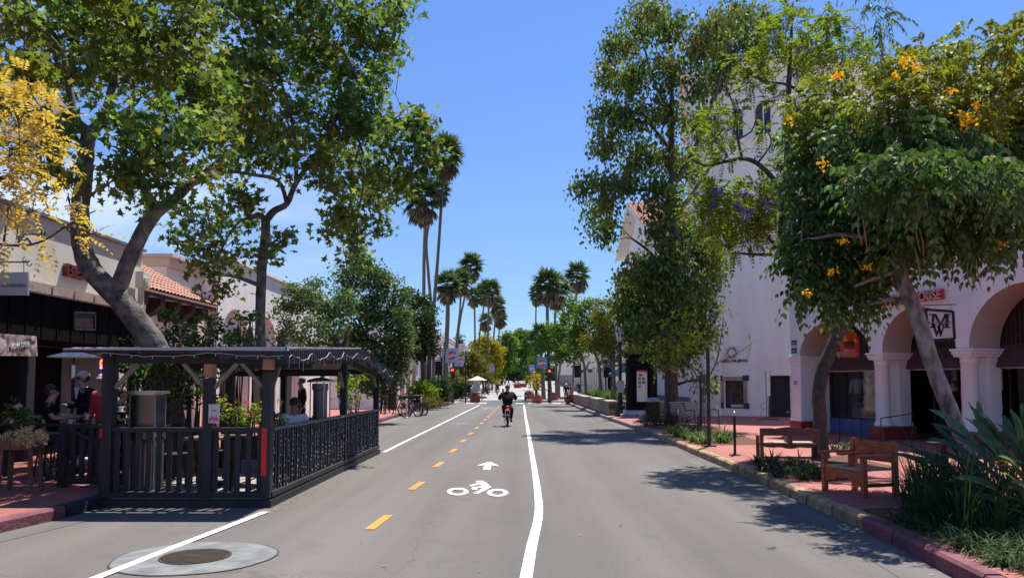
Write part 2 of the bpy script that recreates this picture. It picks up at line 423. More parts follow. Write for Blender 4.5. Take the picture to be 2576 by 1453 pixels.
# ------------------------------------------------------------------ walls
def wall(name, m, parent, p0, p1, z0, z1, th, ops=(), arch_n=14, base=None, reveal=None, world=True):
    """wall from p0 to p1; its thickness th runs to the left of p0->p1.
    ops: (t0, t1, sill, spring, rise); sill below z0 opens the wall to its foot. base(t) lifts the foot."""
    p0 = Vector((p0[0], p0[1], 0)); p1 = Vector((p1[0], p1[1], 0)); d = p1 - p0; Lg = d.length; d.normalize(); n = Vector((-d.y, d.x, 0)) * th
    ts = {0.0, Lg}
    for o in ops:
        a, b = o[0], o[1]
        if o[4] > 0:
            for i in range(arch_n + 1): ts.add(a + (b - a) * .5 * (1 - math.cos(math.pi * i / arch_n)))
        else: ts.add(a); ts.add(b)
    ts = sorted(ts); mb = MB()
    def top(o, t):
        if o[4] <= 0: return o[3]
        h = (o[1] - o[0]) / 2; x = (t - (o[0] + o[1]) / 2) / h
        return o[3] + o[4] * math.sqrt(max(0, 1 - x * x))
    def q(t, z, k): return p0 + d * t + n * k + Vector((0, 0, z))
    for a, b in zip(ts, ts[1:]):
        if b - a < 1e-5: continue
        mid = (a + b) / 2; op = [o for o in ops if o[0] < mid < o[1]]
        spans = []
        if op:
            o = op[0]; ta, tb = top(o, a), top(o, b)
            if o[2] > z0: spans.append((z0, z0, o[2], o[2]))
            spans.append((ta, tb, z1, z1))
            mb.mi(1); mb.add([q(a, ta, 0), q(b, tb, 0), q(b, tb, 1), q(a, ta, 1)], [(0, 3, 2, 1)])
            if o[2] > z0: mb.add([q(a, o[2], 0), q(b, o[2], 0), q(b, o[2], 1), q(a, o[2], 1)], [(0, 1, 2, 3)])
            mb.mi(0)
        else:
            zb = base(mid) if base else z0
            spans.append((zb, zb, z1, z1))
            mb.add([q(a, zb, 0), q(b, zb, 0), q(b, zb, 1), q(a, zb, 1)], [(0, 3, 2, 1)])
        for (a0, b0, a1, b1) in spans:
            if a1 - a0 < 1e-4 and b1 - b0 < 1e-4: continue
            mb.add([q(a, a0, 0), q(b, b0, 0), q(b, b1, 0), q(a, a1, 0)], [(0, 1, 2, 3)])
            mb.add([q(a, a0, 1), q(b, b0, 1), q(b, b1, 1), q(a, a1, 1)], [(0, 3, 2, 1)])
        mb.add([q(a, z1, 0), q(b, z1, 0), q(b, z1, 1), q(a, z1, 1)], [(0, 1, 2, 3)])
    mb.mi(1)
    for o in ops:
        lo = max(o[2], z0) if o[2] > z0 else (base(o[0] - 1e-3) if base else z0)
        if o[3] - lo > 1e-3:
            for t, fl in ((o[0], 0), (o[1], 1)):
                f = [q(t, lo, 0), q(t, o[3], 0), q(t, o[3], 1), q(t, lo, 1)]
                mb.add(f, [(0, 1, 2, 3) if fl else (0, 3, 2, 1)])
    mb.mi(0)
    for t in (0, Lg):
        zb = (base(min(max(t, 1e-3), Lg - 1e-3)) if base else z0)
        mb.add([q(t, zb, 0), q(t, z1, 0), q(t, z1, 1), q(t, zb, 1)], [(0, 1, 2, 3) if t else (0, 3, 2, 1)])
    return mb.build(name, [m, reveal or m], parent, world)
def tile_roof(name, m, parent, e0, e1, r1, r0, pitch=.22, course=.36, amp=.045, world=True):
    """barrel tiles on the quad eave e0-e1, ridge r0-r1"""
    e0, e1, r0, r1 = map(Vector, (e0, e1, r0, r1)); Lg = (e1 - e0).length; H = ((r0 - e0).length + (r1 - e1).length) / 2
    nu = max(2, int(Lg / pitch)) * 6; nv = max(1, int(H / course)); nrm = (e1 - e0).cross(r0 - e0).normalized()
    if nrm.z < 0: nrm = -nrm
    vs = []; fs = []; rows = []
    for j in range(nv):
        for s_, lift in ((0, .03), (1, 0)):
            f = (j + s_) / nv; row = []
            for i in range(nu + 1):
                g = i / nu; a = e0.lerp(e1, g); b = r0.lerp(r1, g); h = abs(math.sin(math.pi * i / 6)) * amp + lift
                row.append(len(vs)); vs.append(a.lerp(b, f) + nrm * h)
            rows.append(row)
    for a, b in zip(rows, rows[1:]):
        for i in range(nu): fs.append((a[i], a[i + 1], b[i + 1], b[i]))
    mb = MB(); mb.add(vs, fs); mb.mi(1)
    o = nrm * -.06
    mb.add([e0 + o, e1 + o, r1 + o, r0 + o], [(0, 3, 2, 1)])
    mb.add([e0 + o, e1 + o, e1, e0], [(0, 1, 2, 3)]); mb.add([e0 + o, e0, r0, r0 + o], [(0, 1, 2, 3)]); mb.add([e1 + o, e1, r1, r1 + o], [(0, 3, 2, 1)])
    return mb.build(name, [m, STUCCO], parent, world)
# ------------------------------------------------------------------ shared materials
def asphalt():
    m, t, b = nodes_of('asphalt'); lk = t.links.new
    co = t.nodes.new('ShaderNodeTexCoord')
    big = t.nodes.new('ShaderNodeTexNoise'); big.inputs['Scale'].default_value = .35; big.inputs['Detail'].default_value = 6; big.inputs['Roughness'].default_value = .6
    st = t.nodes.new('ShaderNodeMapping'); st.inputs['Scale'].default_value = (1.1, .16, 1); lk(co.outputs['Object'], st.inputs[0]); lk(st.outputs[0], big.inputs['Vector'])
    r = t.nodes.new('ShaderNodeValToRGB'); r.color_ramp.elements[0].position = .3; r.color_ramp.elements[1].position = .72
    r.color_ramp.elements[0].color = (.100, .089, .079, 1); r.color_ramp.elements[1].color = (.160, .144, .129, 1); lk(big.outputs['Fac'], r.inputs[0])
    tr = t.nodes.new('ShaderNodeTexNoise'); tr.inputs['Scale'].default_value = 1.0; tr.inputs['Detail'].default_value = 3; trm = t.nodes.new('ShaderNodeMapping'); trm.inputs['Scale'].default_value = (1.3, .03, 1); lk(co.outputs['Object'], trm.inputs[0]); lk(trm.outputs[0], tr.inputs['Vector'])
    trr = t.nodes.new('ShaderNodeMapRange'); trr.inputs[1].default_value = .38; trr.inputs[2].default_value = .62; trr.inputs[3].default_value = .88; trr.inputs[4].default_value = 1.06; lk(tr.outputs['Fac'], trr.inputs[0])
    mt = t.nodes.new('ShaderNodeMix'); mt.data_type = 'RGBA'; mt.blend_type = 'MULTIPLY'; mt.inputs[0].default_value = 1; lk(r.outputs[0], mt.inputs[6]); lk(trr.outputs[0], mt.inputs[7])
    fine = t.nodes.new('ShaderNodeTexNoise'); fine.inputs['Scale'].default_value = 75; fine.inputs['Detail'].default_value = 3; lk(co.outputs['Object'], fine.inputs['Vector'])
    fr = t.nodes.new('ShaderNodeMapRange'); fr.inputs[1].default_value = .3; fr.inputs[2].default_value = .7; fr.inputs[3].default_value = .7; fr.inputs[4].default_value = 1.3; lk(fine.outputs['Fac'], fr.inputs[0])
    m1 = t.nodes.new('ShaderNodeMix'); m1.data_type = 'RGBA'; m1.blend_type = 'MULTIPLY'; m1.inputs[0].default_value = 1; lk(mt.outputs[2], m1.inputs[6]); lk(fr.outputs[0], m1.inputs[7])
    # oil spots and tar marks
    vo = t.nodes.new('ShaderNodeTexNoise'); vo.inputs['Scale'].default_value = 1.7; vo.inputs['Detail'].default_value = 3; lk(co.outputs['Object'], vo.inputs['Vector'])
    vr = t.nodes.new('ShaderNodeMapRange'); vr.inputs[1].default_value = .60; vr.inputs[2].default_value = .72; vr.inputs[4].default_value = .35; lk(vo.outputs['Fac'], vr.inputs[0])
    m2 = t.nodes.new('ShaderNodeMix'); m2.data_type = 'RGBA'; m2.inputs[7].default_value = (.085, .079, .075, 1); lk(vr.outputs[0], m2.inputs[0]); lk(m1.outputs[2], m2.inputs[6])
    # hairline cracks
    vc = t.nodes.new('ShaderNodeTexVoronoi'); vc.feature = 'DISTANCE_TO_EDGE'; vc.inputs['Scale'].default_value = .22
    dn = t.nodes.new('ShaderNodeTexNoise'); dn.inputs['Scale'].default_value = 1.6; dn.inputs['Detail'].default_value = 4; lk(co.outputs['Object'], dn.inputs['Vector'])
    ad = t.nodes.new('ShaderNodeVectorMath'); ad.operation = 'MULTIPLY_ADD'; ad.inputs[1].default_value = (1.4, 1.4, 0); lk(dn.outputs['Color'], ad.inputs[0]); lk(co.outputs['Object'], ad.inputs[2]); lk(ad.outputs[0], vc.inputs['Vector'])
    cc = t.nodes.new('ShaderNodeMapRange'); cc.inputs[1].default_value = 0; cc.inputs[2].default_value = .0035; cc.inputs[3].default_value = .4; cc.inputs[4].default_value = 0; lk(vc.outputs['Distance'], cc.inputs[0])
    m3 = t.nodes.new('ShaderNodeMix'); m3.data_type = 'RGBA'; m3.inputs[7].default_value = (.05, .046, .045, 1); lk(cc.outputs[0], m3.inputs[0]); lk(m2.outputs[2], m3.inputs[6])
    lk(m3.outputs[2], b.inputs['Base Color']); b.inputs['Roughness'].default_value = .88
    bu = t.nodes.new('ShaderNodeBump'); bu.inputs['Strength'].default_value = .35; bu.inputs['Distance'].default_value = .006; lk(fine.outputs['Fac'], bu.inputs['Height']); lk(bu.outputs[0], b.inputs['Normal'])
    return m
def brickmat(name, c1, c2, mortar, scale=9, rot=0, dirt=.3):
    m, t, b = nodes_of(name); lk = t.links.new
    co = t.nodes.new('ShaderNodeTexCoord'); mp = t.nodes.new('ShaderNodeMapping'); mp.inputs['Rotation'].default_value = (0, 0, rot); lk(co.outputs['Object'], mp.inputs[0])
    br = t.nodes.new('ShaderNodeTexBrick'); br.inputs['Scale'].default_value = scale; br.inputs['Mortar Size'].default_value = .012; br.inputs['Color1'].default_value = (*c1, 1); br.inputs['Color2'].default_value = (*c2, 1); br.inputs['Mortar'].default_value = (*mortar, 1)
    lk(mp.outputs[0], br.inputs['Vector'])
    n = t.nodes.new('ShaderNodeTexNoise'); n.inputs['Scale'].default_value = .9; n.inputs['Detail'].default_value = 6; lk(co.outputs['Object'], n.inputs['Vector'])
    r = t.nodes.new('ShaderNodeMapRange'); r.inputs[1].default_value = .3; r.inputs[2].default_value = .7; r.inputs[3].default_value = 1 - dirt; r.inputs[4].default_value = 1 + dirt * .5; lk(n.outputs['Fac'], r.inputs[0])
    mx = t.nodes.new('ShaderNodeMix'); mx.data_type = 'RGBA'; mx.blend_type = 'MULTIPLY'; mx.inputs[0].default_value = 1; lk(br.outputs['Color'], mx.inputs[6]); lk(r.outputs[0], mx.inputs[7])
    lk(mx.outputs[2], b.inputs['Base Color']); b.inputs['Roughness'].default_value = .8
    bu = t.nodes.new('ShaderNodeBump'); bu.inputs['Strength'].default_value = .4; bu.inputs['Distance'].default_value = .004; lk(br.outputs['Fac'], bu.inputs['Height']); bu.invert = True; lk(bu.outputs[0], b.inputs['Normal'])
    return m
def rooftile(name):
    m, t, b = nodes_of(name); lk = t.links.new
    co = t.nodes.new('ShaderNodeTexCoord'); v = t.nodes.new('ShaderNodeTexVoronoi'); v.inputs['Scale'].default_value = 3.6; lk(co.outputs['Object'], v.inputs['Vector'])
    r = t.nodes.new('ShaderNodeValToRGB'); r.color_ramp.elements[0].color = (.27, .10, .06, 1); r.color_ramp.elements[1].color = (.52, .26, .18, 1)
    n = t.nodes.new('ShaderNodeTexNoise'); n.inputs['Scale'].default_value = 2; n.inputs['Detail'].default_value = 5; lk(co.outputs['Object'], n.inputs['Vector'])
    sp = t.nodes.new('ShaderNodeSeparateColor'); lk(v.outputs['Color'], sp.inputs[0])
    md = t.nodes.new('ShaderNodeMath'); md.operation = 'MULTIPLY_ADD'; md.inputs[1].default_value = .6; lk(sp.outputs[0], md.inputs[0])
    m4 = t.nodes.new('ShaderNodeMath'); m4.operation = 'MULTIPLY'; m4.inputs[1].default_value = .5; lk(n.outputs['Fac'], m4.inputs[0]); lk(m4.outputs[0], md.inputs[2])
    lk(md.outputs[0], r.inputs[0]); lk(r.outputs[0], b.inputs['Base Color']); b.inputs['Roughness'].default_value = .8
    return m
ASPH = asphalt()
def worn(name, col, base, thr=.60):
    m, t, b = nodes_of(name); lk = t.links.new; co = t.nodes.new('ShaderNodeTexCoord')
    n = t.nodes.new('ShaderNodeTexNoise'); n.inputs['Scale'].default_value = 26; n.inputs['Detail'].default_value = 9; n.inputs['Roughness'].default_value = .7; lk(co.outputs['Object'], n.inputs['Vector'])
    r = t.nodes.new('ShaderNodeMapRange'); r.inputs[1].default_value = thr - .03; r.inputs[2].default_value = thr + .05; r.inputs[4].default_value = .8; lk(n.outputs['Fac'], r.inputs[0])
    g = t.nodes.new('ShaderNodeTexNoise'); g.inputs['Scale'].default_value = 2.2; g.inputs['Detail'].default_value = 5; lk(co.outputs['Object'], g.inputs['Vector'])
    gr = t.nodes.new('ShaderNodeValToRGB'); gr.color_ramp.elements[0].position = .3; gr.color_ramp.elements[1].position = .65
    gr.color_ramp.elements[0].color = (*[c * .80 for c in col], 1); gr.color_ramp.elements[1].color = (*col, 1); lk(g.outputs['Fac'], gr.inputs[0])
    m1 = t.nodes.new('ShaderNodeMix'); m1.data_type = 'RGBA'; m1.inputs[7].default_value = (*base, 1); lk(r.outputs[0], m1.inputs[0]); lk(gr.outputs[0], m1.inputs[6]); lk(m1.outputs[2], b.inputs['Base Color'])
    b.inputs['Roughness'].default_value = .7; return m
PAINT = worn('worn_white_paint', (.80, .77, .73), (.16, .15, .14)); YPAINT = worn('worn_orange_paint', (.80, .28, .035), (.16, .14, .12))
OLDP0 = mat('road_paint', (.82, .80, .77), .6, .10, 14, .2, detail=8)
BRICK = brickmat('brick_paving', (.35, .108, .082), (.41, .14, .108), (.25, .095, .078), 5.2, 0, .22)
STUCCO = mat('white_stucco', (.88, .845, .81), .9, .07, 1.6, .35, bscale=30, stretch=(1, 1, .22), detail=8)
STUCCO2 = mat('cream_stucco', (.76, .68, .56), .9, .06, 1.1, .25, bscale=40)
STUCCO3 = mat('grey_stucco', (.72, .68, .60), .9, .09, .8, .25, bscale=30, stretch=(1, 1, .25))
REVEAL = mat('bounce_tinted_stucco', (.60, .48, .42), .9, .05, 1.5, .3, bscale=60)  # stucco tinted pinkish tan, the bounced light painted into the soffit colour
PINKST = mat('pink_stucco', (.62, .44, .38), .9, .06, 1.2, .2)
DARKW = mat('black_stained_wood', (.022, .021, .026), .6, .35, 9, .3, stretch=(1, 1, .15))
DARKW2 = mat('dark_brown_wood', (.035, .022, .017), .6, .4, 7, .3)
RAWW = mat('raw_cut_wood', (.46, .25, .15), .75, .25, 14, .2)
GREYW = mat('weathered_wood', (.34, .30, .28), .8, .2, 10, .3)
BENCHW = mat('bench_wood', (.45, .10, .034), .45, .35, 6, .25, stretch=(1, 1, 4))
BENCHW2 = mat('lit_bench_top', (.46, .30, .20), .6, .35, 8, .3, stretch=(4, 1, 1))  # paler wood for seat tops, sunlight on them put into the colour
BENCHD = mat('bench_dark_wood', (.15, .050, .026), .5, .3, 6, .25)
IRON = mat('black_iron', (.016, .017, .02), .42, .25, 20, .05, metal=.3)
GREENI = mat('dark_green_iron', (.012, .028, .022), .45, .25, 20, metal=.2)
STEEL = mat('brushed_steel', (.62, .62, .62), .3, .12, 30, metal=.9)
DSTEEL = mat('dull_steel', (.30, .30, .31), .4, .15, 20, metal=.7)
REDPL = mat('oxblood_paint', (.29, .045, .035), .6, .12, 4)
ROOFT = rooftile('terracotta_tiles')
SHEET = mat('pale_roof_sheet', (.52, .52, .53), .45, .15, 3, .1)
DGLASS = glassmat('shop_glass', (.80, .82, .84), .07)
LGLASS = mat('frosted_lamp_glass', (.50, .51, .49), .35, .05, 4)
WHITE = mat('white_paint', (.78, .77, .76), .6, .06, 5)
CREAM = mat('cream_board', (.70, .67, .60), .6, .06, 5)
MULCH = mat('bark_mulch', (.13, .052, .030), .95, .5, 35, .8, bscale=60, detail=8)
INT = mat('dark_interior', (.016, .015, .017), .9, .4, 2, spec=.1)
RUB = mat('tyre_rubber', (.018, .018, .019), .8, .2, 30)
STONE = mat('sandstone', (.30, .25, .18), .9, .35, 3.2, .7, bscale=14)
KERBY = mat('yellowed_kerb_stone', (.25, .165, .11), .85, .35, 5, .8, bscale=20, col2=(.46, .30, .15), detail=9)
KERBR = mat('faded_red_kerb', (.20, .062, .078), .8, .3, 4, .5, bscale=25)
KERBG = mat('grey_red_kerb', (.26, .19, .175), .85, .3, 3, .5, bscale=25)
CONC = mat('pale_concrete', (.185, .19, .188), .9, .3, 5, .35, bscale=60, detail=8)
PALE = mat('glare_lightened_ground', (.33, .30, .28), .9, .1, .6, .15, stretch=(1, .2, 1))  # asphalt lightened: overexposed glare of the far road put into its colour
CAST = mat('cast_iron_cover', (.075, .058, .045), .55, .3, 12, .2, metal=.5)
BARKP = mat('mottled_sycamore_bark', (.050, .040, .038), .9, .35, 6, 1, bscale=24, col2=(.15, .125, .11), detail=9)
BARKD = mat('dark_bark', (.075, .058, .050), .95, .4, 6, .9, bscale=18)
BARKG = mat('grey_flaking_bark', (.12, .10, .095), .95, .4, 9, 1, bscale=26, col2=(.29, .26, .24), stretch=(1, 1, .5))
BARKL = mat('pale_brown_bark', (.20, .165, .14), .9, .3, 6, .6, bscale=18)
BARKM = mat('palm_bark', (.15, .115, .095), .95, .3, 6, .9, bscale=14, stretch=(1, 1, 6))
PLASTK = mat('black_plastic', (.02, .02, .022), .5, .2, 10)

# ------------------------------------------------------------------ ground, road, pavements
def strip(name, m, xs, ys, dz, thick=0):
    """xs: (x0, x1) or functions of y; a sheet following the ground, with a skirt of depth thick"""
    f0 = xs[0] if callable(xs[0]) else (lambda y: xs[0]); f1 = xs[1] if callable(xs[1]) else (lambda y: xs[1])
    mb = MB(); vs = []; fs = []
    for y in ys: vs += [(f0(y), y, gz(y) + dz), (f1(y), y, gz(y) + dz)]
    n = len(ys)
    for i in range(n - 1): fs.append((2 * i, 2 * i + 1, 2 * i + 3, 2 * i + 2))
    if thick:
        o = len(vs)
        for y in ys: vs += [(f0(y), y, gz(y) + dz - thick), (f1(y), y, gz(y) + dz - thick)]
        for i in range(n - 1):
            fs.append((2 * i, 2 * i + 2, o + 2 * i + 2, o + 2 * i)); fs.append((2 * i + 1, o + 2 * i + 1, o + 2 * i + 3, 2 * i + 3))
        fs.append((0, o, o + 1, 1)); e = 2 * n - 2; fs.append((e, e + 1, o + e + 1, o + e))
    mb.add(vs, fs); o = mb.build(name, m); o['kind'] = 'structure'; return o
def interp(tab):
    xs = [a for a, b in tab]; ys = [b for a, b in tab]
    return lambda y: float(np.interp(y, xs, ys))
YS = [-20, 0, 20, 40, 60, 80, 100, 150, 200, 250, 300, 321, 322, 400, 800, 2500]
GROUND = mat('dusty_ground', (.20, .19, .17), .95, .2, .4)
strip('ground', GROUND, (-1500, 1500), YS, -.004)
strip('road', ASPH, (-5.75, 4.3), YS[:-3], 0)
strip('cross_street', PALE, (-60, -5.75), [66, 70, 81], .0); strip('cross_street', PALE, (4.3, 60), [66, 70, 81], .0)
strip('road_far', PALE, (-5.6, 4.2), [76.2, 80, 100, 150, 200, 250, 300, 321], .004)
strip('road_patch', mat('fresh_asphalt', (.085, .082, .082), .85, .12, 3, .2), (-2.9, 1.05), [57.5, 62, 76], .004)
RK = interp([(-20, 2.9), (3, 3.35), (6.3, 3.66), (8.3, 3.84), (12.3, 3.97), (20.5, 4.1), (26.6, 4.15), (36, 3.98), (48, 3.82), (60, 3.85), (66, 4.6)])
LK = interp([(-20, -7.6), (4, -6.6), (7, -6.0), (9.3, -5.62), (12, -5.6), (44, -6.3), (48, -6.2), (58, -5.6), (62, -5.55), (66, -6.5)])
ys_r = [-20, 0, 3, 6.3, 8.3, 10, 12.3, 16, 20.5, 26.6, 30, 36, 42, 48, 54, 60, 62, 63.5]
ys_l = [-20, 0, 4, 7, 8, 9.3, 12, 20, 30, 44, 48, 52, 58, 62, 63.5]
strip('pavement', BRICK, (lambda y: RK(y) + .15, 40), ys_r, .15, .15)
strip('pavement', BRICK, (-40, lambda y: LK(y) - .15), ys_l, .15, .15)
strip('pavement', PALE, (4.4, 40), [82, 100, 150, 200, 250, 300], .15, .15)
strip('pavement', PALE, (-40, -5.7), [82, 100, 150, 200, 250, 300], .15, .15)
def kerb(name, m, f, sgn, ya, yb, step=.9):
    mb = MB(); y = ya
    while y < yb - .05:
        y2 = min(y + step, yb); g = .004 + rnd.random() * .012
        x0, x1 = f(y + g), f(y2 - g); j = rnd.uniform(-.012, .012); h = .152 + rnd.uniform(-.006, .006); a, b = y + g, y2 - g
        pr = [(0, 0), (.004, h - .03), (.03, h), (.15, h), (.15, 0)]
        vs = [(x0 + sgn * (p + j), a, z) for p, z in pr] + [(x1 + sgn * (p + j), b, z) for p, z in pr]; n = 5
        mb.add(vs, [(0, 1, 2, 3, 4), (9, 8, 7, 6, 5)] + [(i, i + n, (i + 1) % n + n, (i + 1) % n) for i in range(n)])
        y = y2
    o = mb.build(name, m); o['kind'] = 'structure'
kerb('kerb', KERBR, RK, 1, -2, 8.7); kerb('kerb', KERBY, RK, 1, 8.7, 22.8); kerb('kerb', KERBG, RK, 1, 22.8, 63.5, 1.8)
kerb('kerb', KERBR, LK, -1, -2, 9.4, 1.6); kerb('kerb', KERBR, LK, -1, 18.5, 63.5, 2.4); kerb('kerb', DARKW, LK, -1, 9.4, 18.5, 2.4)
# gutter: a slightly paler concrete-dusted strip along the right kerb
GUT = mat('gutter_asphalt', (.125, .113, .104), .9, .25, 1.6, .2, stretch=(1, .2, 1), detail=7)
strip('gutter', GUT, (lambda y: RK(y) - .46, lambda y: RK(y) + .02), ys_r[1:-2], .004)
strip('gutter', GUT, (lambda y: LK(y) - .02, lambda y: LK(y) + .42), ys_l[1:6] + [10.1], .004)
# planting beds with mulch
def bed(pts, z=.154):
    mb = MB(); mb.poly([(x, y, z) for x, y in pts]); o = mb.build('planting_soil', MULCH); o['kind'] = 'structure'
bed([(3.6, -1), (5.2, -1), (6.3, 5), (6.6, 8.6), (5.2, 9.6), (4.05, 9.2), (3.95, 6)])
bed([(4.25, 12.6), (5.2, 12.4), (6.8, 13.9), (6.8, 16.1), (5, 15.2), (4.3, 14)])
bed([(4.4, 18.7), (6.3, 18.9), (6.4, 21.9), (4.5, 21.7)])
bed([(4.5, 25.2), (6.7, 25.2), (6.8, 31.5), (4.5, 31)])
bed([(-5.8, 7.1), (-6.3, 5), (-8.3, 5), (-8, 7.4), (-6.6, 8.2)])

# ------------------------------------------------------------------ painted markings
def paint_line(name, m, pts, w, z=.008):
    mb = MB(); vs = []; fs = []
    pts = [Vector((x, y, 0)) for x, y in pts]
    for i, p in enumerate(pts):
        t = (pts[min(i + 1, len(pts) - 1)] - pts[max(i - 1, 0)]).normalized(); s = Vector((t.y, -t.x, 0)) * w / 2
        vs += [p - s + Vector((0, 0, gz(p.y) + z)), p + s + Vector((0, 0, gz(p.y) + z))]
    for i in range(len(pts) - 1): fs.append((2 * i, 2 * i + 1, 2 * i + 3, 2 * i + 2))
    mb.add(vs, fs); o = mb.build(name, m); o['kind'] = 'structure'; return o
def smooth_px(l, n=5):
    g = [G(*p) for p in l]; out = []
    for i in range(len(g) - 1):
        p0, p1, p2, p3 = g[max(i - 1, 0)], g[i], g[i + 1], g[min(i + 2, len(g) - 1)]
        for k in range(n):
            u = k / n; q = .5 * ((2 * p1) + (p2 - p0) * u + (2 * p0 - 5 * p1 + 4 * p2 - p3) * u * u + (3 * p1 - p0 - 3 * p2 + p3) * u ** 3); out.append((q.x, q.y))
    out.append((g[-1].x, g[-1].y)); return out
lr = [(1318, 1018), (1322, 1046), (1327, 1075), (1333, 1110), (1339, 1147), (1346, 1190), (1351.5, 1230), (1355.5, 1270), (1354, 1302), (1347, 1335), (1338, 1372), (1331, 1410), (1324, 1450), (1319, 1490)]
paint_line('lane_line', PAINT, smooth_px(lr), .108)
paint_line('lane_line', PAINT, smooth_px([(1207, 1018), (1120, 1061), (1030, 1105), (966, 1137)], 3), .10)
paint_line('lane_line', PAINT, smooth_px([(667, 1288), (560, 1330), (420, 1384), (330, 1420)], 3), .105, .012)
paint_line('lane_line', PAINT, smooth_px([(330, 1420), (244, 1454), (120, 1503)], 3), .105, .012)
for i in range(16):
    y0 = 8.66 + 3.22 * i
    paint_line('centre_dash', YPAINT, [(-1.72 + .006 * i, y0), (-1.66 + .006 * i, y0 + .94)], .115)
for i in range(9):
    x = -4.3 + i * 1.05
    if i not in (2,): paint_line('crosswalk_bar', PAINT, [(x, 63.6), (x + .02, 65.2)], .72, .012)
for i in range(4): paint_line('crosswalk_bar', PAINT, [(5.2 + i * 1.2, 67), (5.3 + i * 1.2, 72)], .4, .012)
paint_line('lane_line', PAINT, [(.25, 84), (.25, 96)], .12, .012)
# worn symbol seen upside down further up the oncoming lane, and one by the crossing
OLDP = mat('worn_paint', (.27, .26, .25), .8, .2, 6)
for (a, b, w_) in (((-2.95, 31.5), (-2.1, 31.5), .35), ((-2.75, 52), (-1.95, 52), 1.1), ((-2.5, 49.5), (-2.15, 49.5), .9)):
    mb = MB(); mb.poly([(a[0], a[1] - w_ / 2, .006), (b[0], a[1] - w_ / 2, .006), (b[0] - .1, a[1] + w_ / 2, .006), (a[0] + .1, a[1] + w_ / 2, .006)]); o = mb.build('worn_marking', OLDP); o['kind'] = 'structure'
def pxpoly(mb, pts, z=.008, dx=0):
    mb.poly([G(x + dx, y, z) for x, y in pts])
def zp(l): return [((1700 + x / 4.54) * .644, (1780 + y / 4.54) * .644) for x, y in l]
mb = MB()
pxpoly(mb, zp([(740, 170), (800, 145), (865, 125), (930, 105), (1000, 105), (1040, 128), (1090, 150), (1138, 178), (1070, 168), (1000, 158), (885, 158), (810, 162)][::-1]))
pxpoly(mb, zp([(842, 240), (874, 163), (998, 163), (978, 243)][::-1]))
o = mb.build('lane_arrow', PAINT); o['kind'] = 'structure'
mb = MB()
def ring_px(cx, cy, rx, ry, ix, iy, n=28, gap=()):
    for k in range(n):
        if k in gap: continue
        a, b = 2 * math.pi * k / n, 2 * math.pi * (k + 1) / n
        q = [(cx + rx * math.cos(a), cy + ry * math.sin(a)), (cx + rx * math.cos(b), cy + ry * math.sin(b)), (cx + ix * math.cos(b), cy + iy * math.sin(b)), (cx + ix * math.cos(a), cy + iy * math.sin(a))]
        pxpoly(mb, zp(q))
ring_px(400, 626, 193, 66, 112, 38); ring_px(1106, 646, 193, 66, 106, 38)
pxpoly(mb, zp([(720, 437), (840, 433), (880, 455), (725, 463)])); pxpoly(mb, zp([(597, 520), (690, 490), (720, 512), (640, 536)]))
pxpoly(mb, zp([(693, 489), (780, 468), (905, 464), (955, 512), (820, 508), (745, 505), (723, 511)])); pxpoly(mb, zp([(822, 512), (958, 517), (998, 545), (970, 558), (668, 553), (668, 543), (805, 538)]))
pxpoly(mb, zp([(645, 556), (750, 560), (745, 598), (655, 594)])); pxpoly(mb, zp([(838, 562), (962, 560), (900, 600), (790, 596)])); pxpoly(mb, zp([(785, 601), (892, 604), (808, 640), (715, 634)])); pxpoly(mb, zp([(662, 650), (700, 644), (805, 645), (745, 670)]))
o = mb.build('bicycle_symbol', PAINT); o['kind'] = 'structure'
# concrete collar (worn round the manhole) and its cover
mc = G(492, 1401)
mb = MB(); n = 40
pts = [(mc.x + math.cos(2 * math.pi * k / n) * .735 * (1 + .02 * math.sin(k * .8) + rnd.uniform(-.006, .006)), mc.y + math.sin(2 * math.pi * k / n) * .70 * (1 + .015 * math.sin(k * .5 + 1)), .008) for k in range(n)]
mb.poly(pts); o = mb.build('concrete_collar', CONC); o['kind'] = 'structure'
mb = MB(); mb.poly([(mc.x + (x - mc.x) * 1.025, mc.y + (y - mc.y) * 1.025, .0065) for x, y, z in pts]); o = mb.build('collar_joint', mat('dark_joint', (.05, .046, .042), .95, .3, 8)); o['kind'] = 'structure'
mh = thing('manhole_cover', 'round cast iron manhole cover set in a pale concrete ring crossed by the white line', 'manhole cover', (mc.x, mc.y, .01))
mb = MB(); mb.lathe((0, 0, 0), [(.325, -.002), (.325, .006), (.30, .006), (.30, .003)], 48); mb.build('rim', CAST, mh, False)
mb = MB()
for k in range(-14, 15):
    h = math.sqrt(max(0, .295 ** 2 - (k * .02) ** 2))
    if h > .02: mb.box((k * .02 - .006, -h, .001), (k * .02 + .006, h, .009))
mb.box((-.09, -.03, .002), (.05, .03, .011)); mb.build('cover_plate', CAST, mh, False)

# ------------------------------------------------------------------ right side: arcaded shop building
A0 = Vector((8.44, 23.75, 0)); E = Vector((.3714, -.9285, 0)).normalized(); N = Vector((.9285, .3714, 0)).normalized()
def F(t, d, z): return A0 + E * t + N * d + Vector((0, 0, z))
def fbox(mb, t0, t1, d0, d1, z0, z1):
    return mb.obox(F((t0 + t1) / 2, (d0 + d1) / 2, (z0 + z1) / 2), E * (t1 - t0) / 2, N * (d1 - d0) / 2, Vector((0, 0, (z1 - z0) / 2)))
arc = thing('arcade_building', 'white stucco shop building with three round arches on columns beside the brick pavement', 'building', tuple(F(0, 0, .15)))
arcs = [(.42, 3.10, 0, 2.5, 1.0), (3.52, 5.72, 0, 2.5, 1.13), (6.06, 8.9, 0, 2.5, 1.42), (9.25, 12.1, 0, 2.5, 1.4)]
def fbase(t): return 2.5
wp0, wp1 = F(13.2, 0, 0), F(0, 0, 0)
